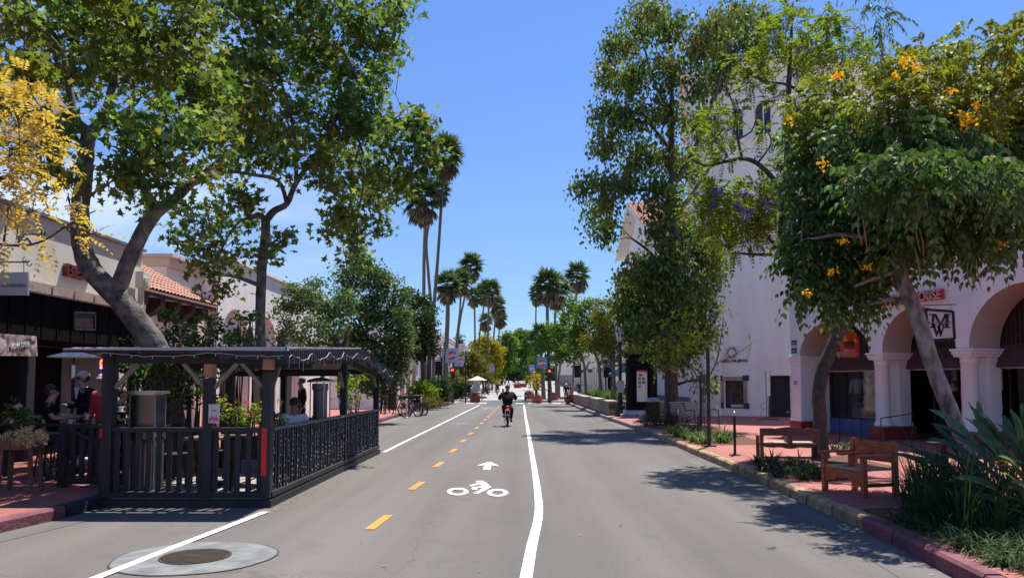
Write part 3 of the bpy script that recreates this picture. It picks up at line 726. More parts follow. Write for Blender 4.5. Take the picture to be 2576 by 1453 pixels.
# the wall helper puts its thickness to the left of p0->p1, so it runs from the near end to the far one and its t is mirrored
LT = 13.2
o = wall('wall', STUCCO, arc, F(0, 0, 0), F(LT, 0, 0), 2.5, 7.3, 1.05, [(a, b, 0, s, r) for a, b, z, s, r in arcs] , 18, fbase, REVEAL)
mb = MB()
fbox(mb, 0, .42, .003, .62, .5, 2.5); fbox(mb, -.03, .45, -.03, .65, .50, .62); fbox(mb, -.015, .435, -.015, .635, .62, .70)
mb.build('corner_pier', STUCCO, arc, bevel=.03)
mb = MB(); fbox(mb, -.045, .465, -.045, .665, .15, .5); mb.build('pier_base', REDPL, arc, bevel=.02)
for (ta, tb) in ((3.10, 3.52), (5.72, 6.06), (8.9, 9.25)):
    tm = (ta + tb) / 2; mb = MB(); c = F(tm, .21, 0)
    mb.lathe(c, [(.23, .50), (.24, .53), (.235, .58), (.205, .60), (.20, .66), (.19, .70), (.185, 2.16), (.195, 2.17), (.205, 2.19), (.19, 2.2), (.19, 2.24), (.205, 2.28), (.235, 2.33)], 28)
    mb.build('column', STUCCO, arc, smooth=True)
    mb = MB(); fbox(mb, tm - .2, tm + .2, .60, 1.02, .56, 2.3); fbox(mb, tm - .23, tm + .23, .57, 1.05, .5, .6); fbox(mb, tm - .225, tm + .225, .575, 1.045, 2.17, 2.2)
    mb.build('pier', STUCCO, arc, bevel=.012)
    mb = MB(); fbox(mb, tm - .27, tm + .27, -.05, 1.1, 2.36, 2.44); fbox(mb, tm - .24, tm + .24, -.025, 1.08, 2.30, 2.36); fbox(mb, tm - .30, tm + .30, -.08, 1.12, 2.44, 2.497)
    mb.build('impost', STUCCO, arc, bevel=.01)
    mb = MB(); fbox(mb, tm - .27, tm + .27, -.08, 1.12, .15, .5); mb.build('plinth', REDPL, arc, bevel=.012)
mb = MB(); fbox(mb, -.05, .50, -.05, .72, 2.36, 2.44); fbox(mb, -.025, .47, -.025, .69, 2.28, 2.36); fbox(mb, -.08, .53, -.08, .75, 2.44, 2.497); mb.build('impost', STUCCO, arc, bevel=.01)
mb = MB(); fbox(mb, .003, .42, .62, 1.14, .15, 2.5); fbox(mb, -.25, 0, 1.055, 9, .15, 7.3); mb.build('side_wall', STUCCO, arc)
mb = MB(); fbox(mb, -.3, LT + .3, -.12, 9.2, 7.303, 7.5); mb.build('parapet', STUCCO, arc)
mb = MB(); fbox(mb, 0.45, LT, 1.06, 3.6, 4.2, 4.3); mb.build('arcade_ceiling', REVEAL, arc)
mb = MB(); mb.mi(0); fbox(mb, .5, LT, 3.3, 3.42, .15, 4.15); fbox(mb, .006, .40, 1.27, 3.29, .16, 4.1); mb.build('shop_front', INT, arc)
mb = MB(); fbox(mb, .42, LT, 1.15, 1.25, 2.02, 2.15); mb.build('fascia_band', WHITE, arc)
mb = MB()
for k in range(int(LT / .11)): fbox(mb, .45 + k * .11, .45 + k * .11 + .085, 1.10, 1.13, 2.5, 4.2)
mb.build('timber_slats', DARKW2, arc)
AWN = mat('maroon_awning', (.085, .045, .052), .8, .2, 5)
mb = MB()
for (a, b) in ((.5, 3.2), (3.3, 6.0), (6.05, 9.0)):
    mb.add([F(a, .86, 2.14), F(b, .86, 2.14), F(b, 1.09, 2.6), F(a, 1.09, 2.6)], [(0, 1, 2, 3)]); mb.add([F(a, .86, 2.14), F(b, .86, 2.14), F(b, .862, 2.05), F(a, .862, 2.05)], [(0, 1, 2, 3)])
build_each(mb, 'awning', AWN, arc, per=2)
wz = F(2.0, 2.3, 0)
BTILE = brickmat('blue_tiles', (.07, .11, .30), (.10, .16, .38), (.25, .27, .34), 7)
mb = MB(); fbox(mb, .425, 3.0, 1.15, 1.25, .15, .60); mb.build('window_base', BTILE, arc)
mb = MB(); fbox(mb, .5, 1.0, 1.19, 1.20, .62, 2.02); fbox(mb, 1.06, 3.0, 1.19, 1.20, .62, 2.02); build_each(mb, 'window_glass', DGLASS, arc)
mb = MB()
for t in (.43, 1.0, 3.0): fbox(mb, t, t + .06, 1.155, 1.245, .15 if t > 2.5 else .6, 2.02)
fbox(mb, .45, 3.0, 1.16, 1.24, .6, .64); fbox(mb, 3.06, 3.9, 1.16, 1.24, .15, .22)
mb.build('window_frame', DARKW, arc)
mb = MB(); 
for t in (4.0, 4.7, 5.35, 5.45, 6.1, 6.8, 7.5): fbox(mb, t, t + .05, 1.25, 1.30, .15, 2.02)
fbox(mb, 4, 8, 1.25, 1.29, .15, .6)
mb.build('door_frame', DARKW2, arc)
mb = MB(); fbox(mb, 4.05, 8, 1.31, 1.315, .6, 2.02); mb.build('door_glass', DGLASS, arc)
mb = MB(); fbox(mb, .15, .95, .98, 1.0, 4.9, 6.3); mb.build('window', INT, arc)
mb = MB(); fbox(mb, .1, 1.0, -.08, .003, 4.82, 4.9); mb.build('window_sill', STUCCO, arc)
SIGNB = mat('black_notice', (.03, .03, .035), .5, .1, 4); NOTE = mat('white_notice', (.6, .6, .6), .6, .05, 4)
pl = thing('wall_notice', 'small black and white notice panel high on the corner pier', 'sign', tuple(F(-.0, 0, 2.5)))
mb = MB(); fbox(mb, .08, .30, -.02, -.004, 2.60, 2.76); fbox(mb, .08, .30, -.02, -.004, 2.86, 3.0); build_each(mb, 'dark_panel', SIGNB, pl)
mb = MB(); fbox(mb, .08, .30, -.016, -.004, 2.6, 3.0); mb.build('white_panel', NOTE, pl)
for i, zz in enumerate((2.9, 2.65)):
    marks('lettering', NOTE, pl, F(.10, -.0215, zz), E, .18, .04, 6)
text_part('house_number', '715', SIGNB, arc, F(.14, -.004, 1.62), E, (0, 0, 1), width=.14, height=.13, depth=.008)
SIGNR = mat('crimson_letters', (.56, .05, .10), .5, .1, 6); SIGNR2 = mat('letter_faces', (.80, .42, .46), .5, .06, 6)
# fascia lettering above the middle arch
def t_px(px, z=0, d=0):
    lo, hi = -5, 14
    for _ in range(40):
        m_ = (lo + hi) / 2; p = F(m_, d, z); r_ = _RM.transposed() @ (p - Vector((0, 0, CAMH))); x = CX + FPX * (r_.x / -r_.z)
        if x < px: lo = m_
        else: hi = m_
    return lo
ta, tb = t_px(2256, 3.8), t_px(2378, 3.8); wd = tb - ta
sg = thing('fascia_lettering', 'crimson raised letters MEN\'S WEARHOUSE on the white wall above the middle arch', 'sign', tuple(F(ta, 0, 3.72)))
text_part('letters', 'MEN\'S WEARHOUSE', SIGNR, sg, F(tb - wd * 1.62, -.085, 3.73), E, (0, 0, 1), width=wd * 1.62, height=.27, depth=.13, bold=.045)
text_part('letter_faces', 'MEN\'S WEARHOUSE', SIGNR2, sg, F(tb - wd * 1.615, -.155, 3.738), E, (0, 0, 1), width=wd * 1.61, height=.25, depth=.012)
# hanging board with two overlapping serif letters
hs = thing('hanging_sign', 'white plank board with black overlapping M and W hanging from an iron arm', 'sign', tuple(P(2360, 860, 17.6)))
hy = 17.6
def hp(px, py, dy=0): return P(px, py, hy + dy)
bd = [hp(2328, 778), hp(2397, 783), hp(2401, 852), hp(2336, 856)]
mb = MB(); mb.prism(bd, (0, .04, 0)); mb.build('board', mat('whitewashed_planks', (.66, .66, .64), .7, .12, 6, .3, stretch=(.3, 1, 8)), hs)
mb = MB()
for a, b in zip(bd, bd[1:] + bd[:1]): mb.bar(a, b, .035, .06)
mb.build('frame', IRON, hs)
mb = MB(); ar0, ar1 = hp(2320, 768), hp(2413, 765, .9)
mb.tube([ar0, ar1], .012, 6); mb.bar(hp(2415, 752, .92), hp(2415, 776, .92), .05); mb.tube([hp(2338, 767, .1), hp(2336, 779)], .005, 5); mb.tube([hp(2392, 766, .6), hp(2392, 783)], .005, 5); mb.build('bracket', IRON, hs)
mb = MB()
def hpoly(l): mb.prism([hp((3300 + x / 2.2357) * .644, (1050 + y / 2.2357) * .644, -.006) for x, y in l], (0, .008, 0))
for l in ([(735, 392), (800, 392), (800, 402), (783, 402), (783, 500), (795, 505), (795, 514), (745, 514), (745, 505), (760, 500), (760, 402), (735, 402)], [(772, 392), (800, 392), (845, 478), (832, 500)],
          [(845, 500), (832, 478), (872, 392), (890, 392)], [(868, 391), (925, 391), (925, 402), (908, 402), (908, 500), (922, 505), (922, 514), (862, 514), (862, 505), (876, 500), (876, 402), (868, 402)],
          [(748, 480), (800, 480), (800, 488), (788, 488), (812, 565), (806, 590), (798, 590), (764, 488), (748, 488)], [(806, 590), (798, 575), (822, 500), (835, 500)], [(806, 500), (826, 480), (850, 565), (842, 590), (834, 590)], [(842, 590), (836, 572), (858, 488), (846, 480), (880, 480), (872, 488)]):
    hpoly(l)
mb.build('initials', IRON, hs)
text_part('lettering', 'MEN\'S WEARHOUSE', mat('grey_letters', (.22, .22, .23), .6, 0), hs, hp((3300 + 722 / 2.2357) * .644, (1050 + 480 / 2.2357) * .644, -.012), (1, 0, 0), (0, 0, 1), width=U(60, hy), height=U(7, hy), depth=.004)
# second iron arm by the left arch, with lantern-less drop
br = thing('iron_bracket', 'thin black curved iron bracket on the wall between the first two arches', 'bracket', tuple(F(2.9, -.1, 2.7)))
mb = MB(); b0 = F(2.98, -.05, 0); mb.tube([b0 + Vector((0, 0, 2.62)), b0 + Vector((0, 0, 3.55))], .014, 6); mb.tube([b0 + Vector((0, 0, 3.3)), b0 + N * -.25 + Vector((0, 0, 3.5)), b0 + N * -.6 + Vector((0, 0, 3.52))], .011, 5, smooth=4); mb.lathe(b0, [(.03, 2.6), (.035, 2.66), (.02, 2.7)], 8); mb.build('arm', IRON, br)
# red banner with a brown bear
bn = thing('shop_banner', 'red banner with a brown bear and the words ONLY IN CALIFORNIA in the first arch', 'banner', tuple(F(1.9, 1.3, 2.3)))
by = 21.9
def bp(x, y, dy=0): return P((3000 + x / 1.453) * .644, (1000 + y / 1.453) * .644, by + dy)
REDB = mat('red_orange_banner', (.80, .075, .03), .6, .05, 3)
mb = MB(); mb.prism([bp(407, 572), bp(518, 577), bp(518, 470), bp(505, 440), bp(470, 428), bp(440, 436), bp(415, 460)], (0, .02, 0)); mb.build('panel', REDB, bn)
BEAR = mat('bear_brown', (.16, .06, .03), .6, .2, 6); YEL = mat('banner_yellow', (.85, .55, .06), .6, .05, 5)
mb = MB(); mb.prism([bp(x, y, -.008) for x, y in [(432, 500), (430, 490), (440, 483), (455, 480), (470, 478), (480, 482), (488, 477), (497, 478), (501, 488), (497, 496), (488, 500), (484, 508), (490, 520), (480, 522), (474, 508), (466, 509), (468, 521), (458, 522), (455, 509), (448, 511), (446, 521), (436, 521), (437, 509)]], (0, .006, 0)); mb.build('bear', BEAR, bn)
mb = MB(); mb.prism([bp(x, y, -.006) for x, y in [(431, 486), (430, 462), (440, 446), (444, 466), (452, 478), (442, 480)]], (0, .005, 0)); mb.build('flame', YEL, bn)
text_part('lettering', 'ONLY IN', CREAM, bn, bp(432, 541, -.012), (1, 0, -.01), (0, 0, 1), width=(bp(494, 541) - bp(432, 541)).length, height=U(5.6, by), depth=.004)
text_part('lettering', 'CALIFORNIA', CREAM, bn, bp(414, 557, -.012), (1, 0, -.01), (0, 0, 1), width=(bp(511, 557) - bp(414, 557)).length, height=U(5.6, by), depth=.004)
marks('small_lettering', YEL, bn, bp(427, 568, -.012), (1, 0, 0), (bp(500, 557) - bp(427, 557)).length, U(2.6, by), 12)
# mannequins behind the display window
SKINM = mat('mannequin_white', (.62, .60, .57), .5, .05, 4); LACE = mat('white_lace', (.66, .64, .60), .8, .12, 20)
DENIM = mat('denim', (.05, .07, .12), .8, .25, 12)
def mannequin(t, d, z, kind, label):
    q = F(t, d, z); r = thing('mannequin', label, 'mannequin', tuple(q))
    if z > .7: mb = MB(); mb.box((-.12, -.12, .16 - z), (.12, .12, -.003)); mb.build('plinth', GREYW, r, False)
    mb = MB(); mb.lathe((0, 0, 0), [(.13, 0), (.135, .02), (.02, .03), (.015, .3)], 14); mb.build('stand', STEEL, r, False)
    if kind == 'top':
        mb = MB(); mb.lathe((0, 0, 0), [(.13, .28), (.115, .42), (.13, .55), (.16, .66), (.17, .72), (.10, .76), (.05, .78)], 16, sy=.6)
        for s in (-1, 1): mb.tube([(s * .16, 0, .72), (s * .2, .01, .52), (s * .21, .03, .3)], [.05, .042, .035], 8)
        mb.build('blouse', LACE, r, False, smooth=True)
        mb = MB(); mb.lathe((0, 0, 0), [(.14, .05), (.15, .2), (.13, .30)], 16, sy=.6); mb.build('skirt', DENIM, r, False, smooth=True)
    elif kind == 'legs':
        mb = MB()
        for s in (-1, 1): mb.tube([(s * .06, 0, .6), (s * .07, .02, .3), (s * .07, 0, .05)], [.07, .05, .03], 8)
        mb.build('trousers', DENIM, r, False, smooth=True)
    else:
        mb = MB(); mb.lathe((0, 0, .0), [(.10, .0), (.09, .12), (.12, .22), (.13, .3), (.05, .34), (.04, .38), (.07, .42), (.075, .48), (.05, .54)], 14, sy=.8); mb.build('bust', SKINM, r, False, smooth=True)
mannequin(1.18, 1.5, 1.05, 'top', 'headless mannequin in a white long sleeved lace blouse in the display window')
mannequin(1.02, 1.55, .62, 'legs', 'mannequin legs in dark jeans low in the display window')
mannequin(1.62, 1.5, 1.3, 'bust', 'pale mannequin bust high on the display shelf beside the lace blouse')
mannequin(1.5, 1.45, .62, 'bust', 'pale mannequin bust standing low at the foot of the display window')
# handrail by the ramp
hr = thing('handrail', 'thin black iron handrail round the column plinth outside the arches', 'handrail', tuple(G(2230, 1112, .15)))
mb = MB(); ra = [G(2112, 1112, .15), G(2166, 1116, .15), G(2216, 1118, .15), G(2294, 1122, .15)]
hts = [1045, 1051, 1051, 1040]
tops = [P(x, y, g.y) for (x, y, g) in zip((2112, 2166, 2216, 2294), (1044, 1053, 1051, 1040), ra)]
for g, t_ in zip(ra, tops): mb.tube([g, t_], .014, 6)
build_each(mb, 'post', IRON, hr); mb = MB(); mb.tube([tops[2], tops[3]], .014, 6); mb.tube([tops[0], tops[1]], .014, 6); build_each(mb, 'top_rail', IRON, hr)

# ------------------------------------------------------------------ tall white corner building
TA, TD = Vector((8.34, 37.03, 0)), Vector((.822, -.57, 0)).normalized()
def t_on(p0, d, px):
    # parameter along p0+d*t that lands at pixel column px
    k = (px - VPX) / FPX   # street axis is +Y
    return (k * p0.y - p0.x) / (d.x - k * d.y)
tw = thing('corner_building', 'tall white stucco corner building with arched upper windows and a tiled eave', 'building', (12, 38, .15))
tb1 = TA + TD * 4.9; tc1 = tb1 + Vector((9.2, 3.9, 0))
ops = []
for (a, b) in ((1784, 1812), (1848, 1878), (1907, 1949), (1977, 2015)):
    x0, x1 = t_on(TA, TD, a), t_on(TA, TD, b); ops.append((x0, x1, 13.3, 14.55, (x1 - x0) / 2))
xs0, xs1 = t_on(TA, TD, 1820), t_on(TA, TD, 1833)
ops.append((xs0, xs1, 5.9, 6.9, 0)) if False else None
dk0, dk1 = t_on(TA, TD, 1926), t_on(TA, TD, 1991); 
dw0, dw1 = t_on(TA, TD, 1820), t_on(TA, TD, 1867)
ops_low = [(dk0, dk1, 0, 2.0, 0), (dw0, dw1, .5, 2.0, 0)]
nrm_in = Vector((.57, .822, 0))
wall('front_wall', STUCCO, tw, TA + nrm_in * 0, tb1, .15, 5, .35, [(a, b, s, 2.03 if s == 0 else 1.80, 0) for a, b, s, _, _ in ops_low])
wall('upper_wall', STUCCO, tw, TA, tb1, 5, 16.7, .35, ops, 12)
wall('right_wall', STUCCO, tw, tb1 + Vector((.005, .0, 0)), tc1, .15, 16.7, .35, [(1.0, 2.1, 13.3, 14.55, .55)], 12)
te = Vector((10.7, 46.5, 0)); tdd = Vector((22, 48, 0))
wall('back_wall', STUCCO, tw, te, TA + Vector((.0, .35, 0)), .15, 16.7, .3)
wall('back_wall', STUCCO, tw, tdd, te, .15, 16.7, .3); wall('side_wall', STUCCO, tw, tc1, tdd, .15, 16.7, .3)
mb = MB(); 
for (a, b, s, sp, r) in ops:
    p = TA + TD * a + nrm_in * .2; q = TA + TD * b + nrm_in * .2
    mb.add([p + Vector((0, 0, s)), q + Vector((0, 0, s)), q + Vector((0, 0, sp + r)), p + Vector((0, 0, sp + r))], [(0, 1, 2, 3)])
q = tb1 + (tc1 - tb1).normalized() * 1.0 + Vector((-.1, .25, 0)); q2 = tb1 + (tc1 - tb1).normalized() * 2.1 + Vector((-.1, .25, 0)); mb.add([q + Vector((0, 0, 13.3)), q2 + Vector((0, 0, 13.3)), q2 + Vector((0, 0, 15.1)), q + Vector((0, 0, 15.1))], [(0, 1, 2, 3)])
build_each(mb, 'window_pane', mat('blue_dark_pane', (.05, .055, .09), .15, .1, 2), tw)
mb = MB()
for (a, b, s, sp, r) in ops:
    p = TA + TD * (a - .12); q = TA + TD * (b + .12); mb.obox((p + q) / 2 + Vector((0, 0, s - .09)) - nrm_in * .08, (q - p) / 2, nrm_in * .1, Vector((0, 0, .07)))
    m_ = TA + TD * ((a + b) / 2) + nrm_in * .16; mb.box((m_.x - .025, m_.y - .025, s), (m_.x + .025, m_.y + .025, sp + r - .02))
mb.build('window_sill', STUCCO, tw)
# cornice and hipped tile roof
pr = [TA, tb1, tc1, tdd, te]; cen = Vector((13.5, 42, 0))
def off(p, k): d = (p - cen).normalized(); return p + d * k
mb = MB()
for a, b in zip(pr, pr[1:] + pr[:1]):
    for (k0, k1, z0, z1) in ((.0, .28, 16.15, 16.45), (.0, .5, 16.45, 16.7)):
        mb.add([off(a, k0) + Vector((0, 0, z0)), off(b, k0) + Vector((0, 0, z0)), off(b, k1) + Vector((0, 0, z0)), off(a, k1) + Vector((0, 0, z0)), off(a, k0) + Vector((0, 0, z1)), off(b, k0) + Vector((0, 0, z1)), off(b, k1) + Vector((0, 0, z1)), off(a, k1) + Vector((0, 0, z1))], [(0, 1, 2, 3), (4, 7, 6, 5), (3, 2, 6, 7), (0, 4, 5, 1)])
mb.build('cornice', STUCCO, tw)
for a, b in zip(pr, pr[1:] + pr[:1]):
    e0, e1 = off(a, .85) + Vector((0, 0, 16.75)), off(b, .85) + Vector((0, 0, 16.75)); r0, r1 = cen.lerp(a, .2) + Vector((0, 0, 18.2)), cen.lerp(b, .2) + Vector((0, 0, 18.2))
    tile_roof('roof', ROOFT, tw, e0, e1, r1, r0)
BLKD = mat('matt_black_door', (.022, .022, .026), .75, .15, 3)
mb = MB(); p, q = TA + TD * dk0 + nrm_in * .25, TA + TD * dk1 + nrm_in * .25
mb.add([p + Vector((0, 0, .15)), q + Vector((0, 0, .15)), q + Vector((0, 0, 2.03)), p + Vector((0, 0, 2.03))], [(0, 1, 2, 3)]); mb.build('door', BLKD, tw)
mb = MB(); mb.obox(p.lerp(q, .72) + Vector((0, 0, .38)) - nrm_in * .02, TD * .06, nrm_in * .02, Vector((0, 0, .04))); mb.build('door_plate', STEEL, tw)
# painted warm band above the door, tile surround, display window
mb = MB(); p, q = TA + TD * dw0 + nrm_in * .12, TA + TD * dw1 + nrm_in * .12
zlo, zhi = .51, 1.79
def quadz(mb, p, q, z0, z1): mb.add([p + Vector((0, 0, z0)), q + Vector((0, 0, z0)), q + Vector((0, 0, z1)), p + Vector((0, 0, z1))], [(0, 1, 2, 3)])
quadz(mb, p.lerp(q, .1), q, zlo, zhi); mb.build('display_poster', mat('dim_poster', (.045, .038, .04), .2, .8, 4, detail=2), tw)
mb = MB(); quadz(mb, TA + TD * dw0 + nrm_in * .2, TA + TD * dw1 + nrm_in * .2, .4, 2.1); mb.build('window_back', DARKW, tw)
mb = MB(); pa = p.lerp(q, .1)
for a, b in ((pa + Vector((0, 0, zlo)), q + Vector((0, 0, zlo))), (pa + Vector((0, 0, zhi)), q + Vector((0, 0, zhi))), (pa + Vector((0, 0, zlo)), pa + Vector((0, 0, zhi)))): mb.bar(a - nrm_in * .02, b - nrm_in * .02, .05)
mb.build('window_frame', DARKW, tw)
mb = MB(); quadz(mb, pa.lerp(q, .22) - nrm_in * .02, q - nrm_in * .02, .56, .68); mb.build('notice', NOTE, tw)
PTILE = brickmat('patterned_tiles', (.40, .26, .22), (.46, .36, .34), (.16, .10, .12), 16, .78); NTILE = brickmat('navy_tiles', (.02, .03, .12), (.03, .05, .18), (.10, .12, .25), 11)
mb = MB(); sp_, ep_ = TA + TD * t_on(TA, TD, 1812), TA + TD * t_on(TA, TD, 1874)
s0, s1 = t_on(TA, TD, 1804), t_on(TA, TD, 1880)
def tq(t): return TA + TD * t - nrm_in * .03
def TX(px): return t_on(TA, TD, px)
def slab(mb, a, b, c, d, th): m_ = (tq(TX(a)) + tq(TX(b))) / 2; mb.obox(m_ + Vector((0, 0, (c + d) / 2)), TD * (TX(b) - TX(a)) / 2, nrm_in * th, Vector((0, 0, (d - c) / 2)))
slab(mb, 1808, 1817.5, .76, 1.81, .025); slab(mb, 1867.5, 1877, .76, 1.81, .025); slab(mb, 1815.7, 1866, 1.815, 1.99, .025)
mb.build('tile_surround', PTILE, tw)
mb = MB(); slab(mb, 1803.5, 1815.5, 1.80, 2.05, .035); slab(mb, 1866.2, 1881, 1.80, 2.05, .035); slab(mb, 1803.5, 1817.5, .5, .755, .035); slab(mb, 1867.5, 1881, .5, .755, .035)
build_each(mb, 'corner_tile', NTILE, tw)
lt0 = t_on(TA, TD, 1804); lt1 = t_on(TA, TD, 1879)
lg = thing('mall_lettering', 'dark bronze letters PASEO NUEVO on the white wall above the tiled window', 'sign', tuple(TA + TD * lt0 + Vector((0, 0, 2.6))))
BRZ = mat('dark_bronze', (.035, .03, .028), .5, .1, 5)
text_part('letters', 'PASEO NUEVO', BRZ, lg, TA + TD * lt0 - nrm_in * .03 + Vector((0, 0, 2.66)), TD, (0, 0, 1), width=lt1 - lt0, height=.15, depth=.03)
sn = thing('sun_emblem', 'rayed sun emblem ring in dark bronze above the mall lettering', 'emblem', tuple(TA + TD * (t_on(TA, TD, 1838)) + Vector((0, 0, 3.05))))
mb = MB(); c = TA + TD * t_on(TA, TD, 1840) - nrm_in * .03 + Vector((0, 0, 3.12))
mb.torus(c, .19, .014, nrm_in, 24, 5)
for k in range(26):
    a = 2 * math.pi * k / 26; d = TD * math.cos(a) + Vector((0, 0, 1)) * math.sin(a); mb.bar(c + d * .22, c + d * (.30 if k % 2 else .27), .014)
mb.build('ring', BRZ, sn)
# low street wing beyond the corner, with brown dado
sw = thing('street_wing', 'low white street wing with brown dado between the tall corner and the gabled building', 'building', (8.84, 43, .15))
wall('wall', STUCCO, sw, (8.84, 49.0), (8.84, 36.4), .15, 8.6, .4)
wall('wall', STUCCO, sw, (8.9, 36.4), (9.4, 36.0), .15, 8.6, .3)
mb = MB(); mb.box((8.78, 36.3, .15), (8.838, 48.9, .95)); mb.box((8.74, 43.2, .15), (8.78, 44.0, 1.0)); mb.build('dado', mat('brown_dado', (.24, .15, .12), .85, .15, 2), sw)
mb = MB(); mb.box((8.7, 36.2, 8.603), (22, 49, 8.8)); mb.build('roof', STUCCO, sw)
mb = MB(); mb.box((8.80, 36.3, 2.0), (8.838, 48.9, 2.06)); mb.build('string_course', STUCCO, sw)
# gabled building
gb = thing('gabled_building', 'white gabled building with red tiled roof rising behind the big drooping tree', 'building', (8.8, 55, .15))
g0, g1, ez, pz, xr = 49.2, 62.0, 12.2, 15.0, 24
mb = MB(); ym = (g0 + g1) / 2
mb.add([(8.8, g0, .15), (8.8, g1, .15), (8.8, g1, ez), (8.8, ym, pz), (8.8, g0, ez)], [(0, 4, 3, 2, 1)]); mb.add([(8.8, g0, .15), (xr, g0, .15), (xr, g0, ez), (8.8, g0, ez)], [(0, 1, 2, 3)])
mb.add([(8.8, g1, .15), (xr, g1, .15), (xr, g1, ez), (8.8, g1, ez)], [(3, 2, 1, 0)]); mb.add([(xr, g0, .15), (xr, g1, .15), (xr, g1, ez), (xr, ym, pz), (xr, g0, ez)], [(0, 1, 2, 3, 4)])
mb.build('wall', STUCCO, gb)
tile_roof('roof', ROOFT, gb, (7.9, g0 - .8, ez - .25), (xr + .5, g0 - .8, ez - .25), (xr + .5, ym, pz + .12), (7.9, ym, pz + .12))
tile_roof('roof', ROOFT, gb, (xr + .5, g1 + .8, ez - .25), (7.9, g1 + .8, ez - .25), (7.9, ym, pz + .12), (xr + .5, ym, pz + .12))
mb = MB()
for s in (0, 1):
    a = Vector((7.95, g0 - .75 if s == 0 else g1 + .75, ez - .42)); b = Vector((7.95, ym, pz - .05)); mb.bar(a, b, .14, .2)
mb.box((7.9, g0 - .7, ez - .45), (8.8, g0 + .3, ez - .3)); build_each(mb, 'barge_board', STUCCO, gb)
mb = MB(); mb.box((8.5, g0 + .4, .15), (8.797, g1 - 4.2, 3.3)); mb.build('shopfront', DARKW, gb)
TEAL = mat('teal_awning', (.02, .22, .22), .7, .1, 4)
aw = thing('teal_awning', 'sloping teal canvas awning over the far shop entrance beside the lamp post', 'awning', (8.8, 56, 2.5))
mb = MB(); mb.add([(8.78, 53.5, 3.6), (8.78, 60.5, 3.6), (7.0, 60.5, 2.45), (7.0, 53.5, 2.45)], [(0, 1, 2, 3)]); mb.add([(7.0, 53.5, 2.45), (7.0, 60.5, 2.45), (7.0, 60.5, 2.2), (7.0, 53.5, 2.2)], [(0, 1, 2, 3)])
mb.add([(8.78, 53.5, 3.6), (7.0, 53.5, 2.45), (8.78, 53.5, 2.45)], [(0, 1, 2)]); mb.build('canvas', TEAL, aw)
# beyond the crossing, right
fr = thing('far_arcade_building', 'cream building with a row of tall narrow arches beyond the crossing', 'building', (10, 100, .3))
ops = [(1.4 + i * 2.4, 2.9 + i * 2.4, 0, 3.0, .75) for i in range(22)]
wall('wall', STUCCO2, fr, (9.6, 140), (9.6, 84), .2, 7.6, .5, [(56 - b, 56 - a, s, sp, r) for a, b, s, sp, r in ops], 8)
mb = MB(); mb.box((9.6, 84, 7.603), (25, 140, 7.9)); mb.box((9.3, 83.8, 7.1), (9.6, 140, 7.4)); mb.build('cornice', STUCCO, fr)
wall('end_wall', STUCCO2, fr, (9.62, 84.0), (25, 84.0), .2, 7.6, .4)
mb = MB(); mb.box((11.5, 84.5, .2), (11.7, 139, 4.6)); mb.build('shop_front', INT, fr)
mb = MB()
for i in range(4): y = 88 + i * 13; mb.box((8.9, y, 2.9 + gz(y)), (9.55, y + .1, 3.4 + gz(y)))
build_each(mb, 'blade_sign', mat('brown_blade_sign', (.20, .10, .08), .6, .3, .3), fr)
# ------------------------------------------------------------------ left side
l1 = thing('bar_building', 'grey stucco parapet building with a black timber shopfront behind the railed terrace', 'building', (-9.7, 12, .15))
wall('wall', STUCCO3, l1, (-9.7, -4), (-9.7, 19.1), 3.66, 5.02, .35)
wall('end_wall', STUCCO3, l1, (-10.05, 19.1), (-24, 19.1), .15, 5.02, .3)
mb = MB(); mb.box((-10.1, -4, 5.023), (-9.62, 19.15, 5.09)); mb.build('coping', DSTEEL, l1)
mb = MB(); mb.box((-9.66, -4, 3.46), (-9.55, 19.05, 3.655)); 
for k in range(30): mb.box((-9.552, -3.8 + k * .76, 3.455), (-9.53, -3.8 + k * .76 + .03, 3.62))
mb.build('stone_band', mat('pink_stone_band', (.42, .31, .27), .9, .2, 4, .4), l1)
mb = MB(); mb.box((-9.75, -4, 2.55), (-9.68, 19.0, 3.458))
for k in range(46): mb.box((-9.68, -3.9 + k * .5, 2.55), (-9.665, -3.9 + k * .5 + .015, 3.455))
mb.build('fascia', mat('near_black_timber', (.006, .005, .006), .85, .4, 9, spec=.1), l1)
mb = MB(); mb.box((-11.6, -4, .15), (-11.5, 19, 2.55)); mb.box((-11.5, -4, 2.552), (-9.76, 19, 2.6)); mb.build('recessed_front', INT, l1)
mb = MB()
for y in (2, 5.5, 9, 12.4, 14.6, 18.75): mb.box((-9.82, y, .15), (-9.6, y + .24, 2.55))
build_each(mb, 'post', DARKW, l1)
mb = MB(); mb.box((-9.62, 18.62, 4.05), (-9.42, 18.95, 4.45)); mb.box((-9.6, 18.72, .9), (-9.5, 18.85, 4.05)); mb.box((-9.5, 18.66, 4.1), (-9.38, 18.9, 4.3)); mb.build('rainwater_head', STUCCO3, l1)
mb = MB(); mb.box((-11.48, 13.0, .8), (-11.46, 13.7, 1.9)); mb.build('window_poster', mat('violet_poster', (.07, .06, .22), .6, .5, 6), l1)
BST = mat('dark_red_letters', (.13, .018, .025), .5, .15, 5)
b0 = (152 - VPX) / FPX; y0 = 9.62 / -((150 - VPX) / FPX)
yb0 = -9.62 / ((150 - VPX) / FPX); yb1 = -9.62 / ((222 - VPX) / FPX)
sgn = thing('bar_lettering', 'dark red raised letters BEST on the grey stucco parapet behind the leaning trunk', 'sign', (-9.6, yb0, 3.9))
text_part('letters', 'BEST', BST, sgn, (-9.64, yb0, 3.93), (0, 1, 0), (0, 0, 1), width=yb1 - yb0, height=.27, depth=.10, bold=.02)
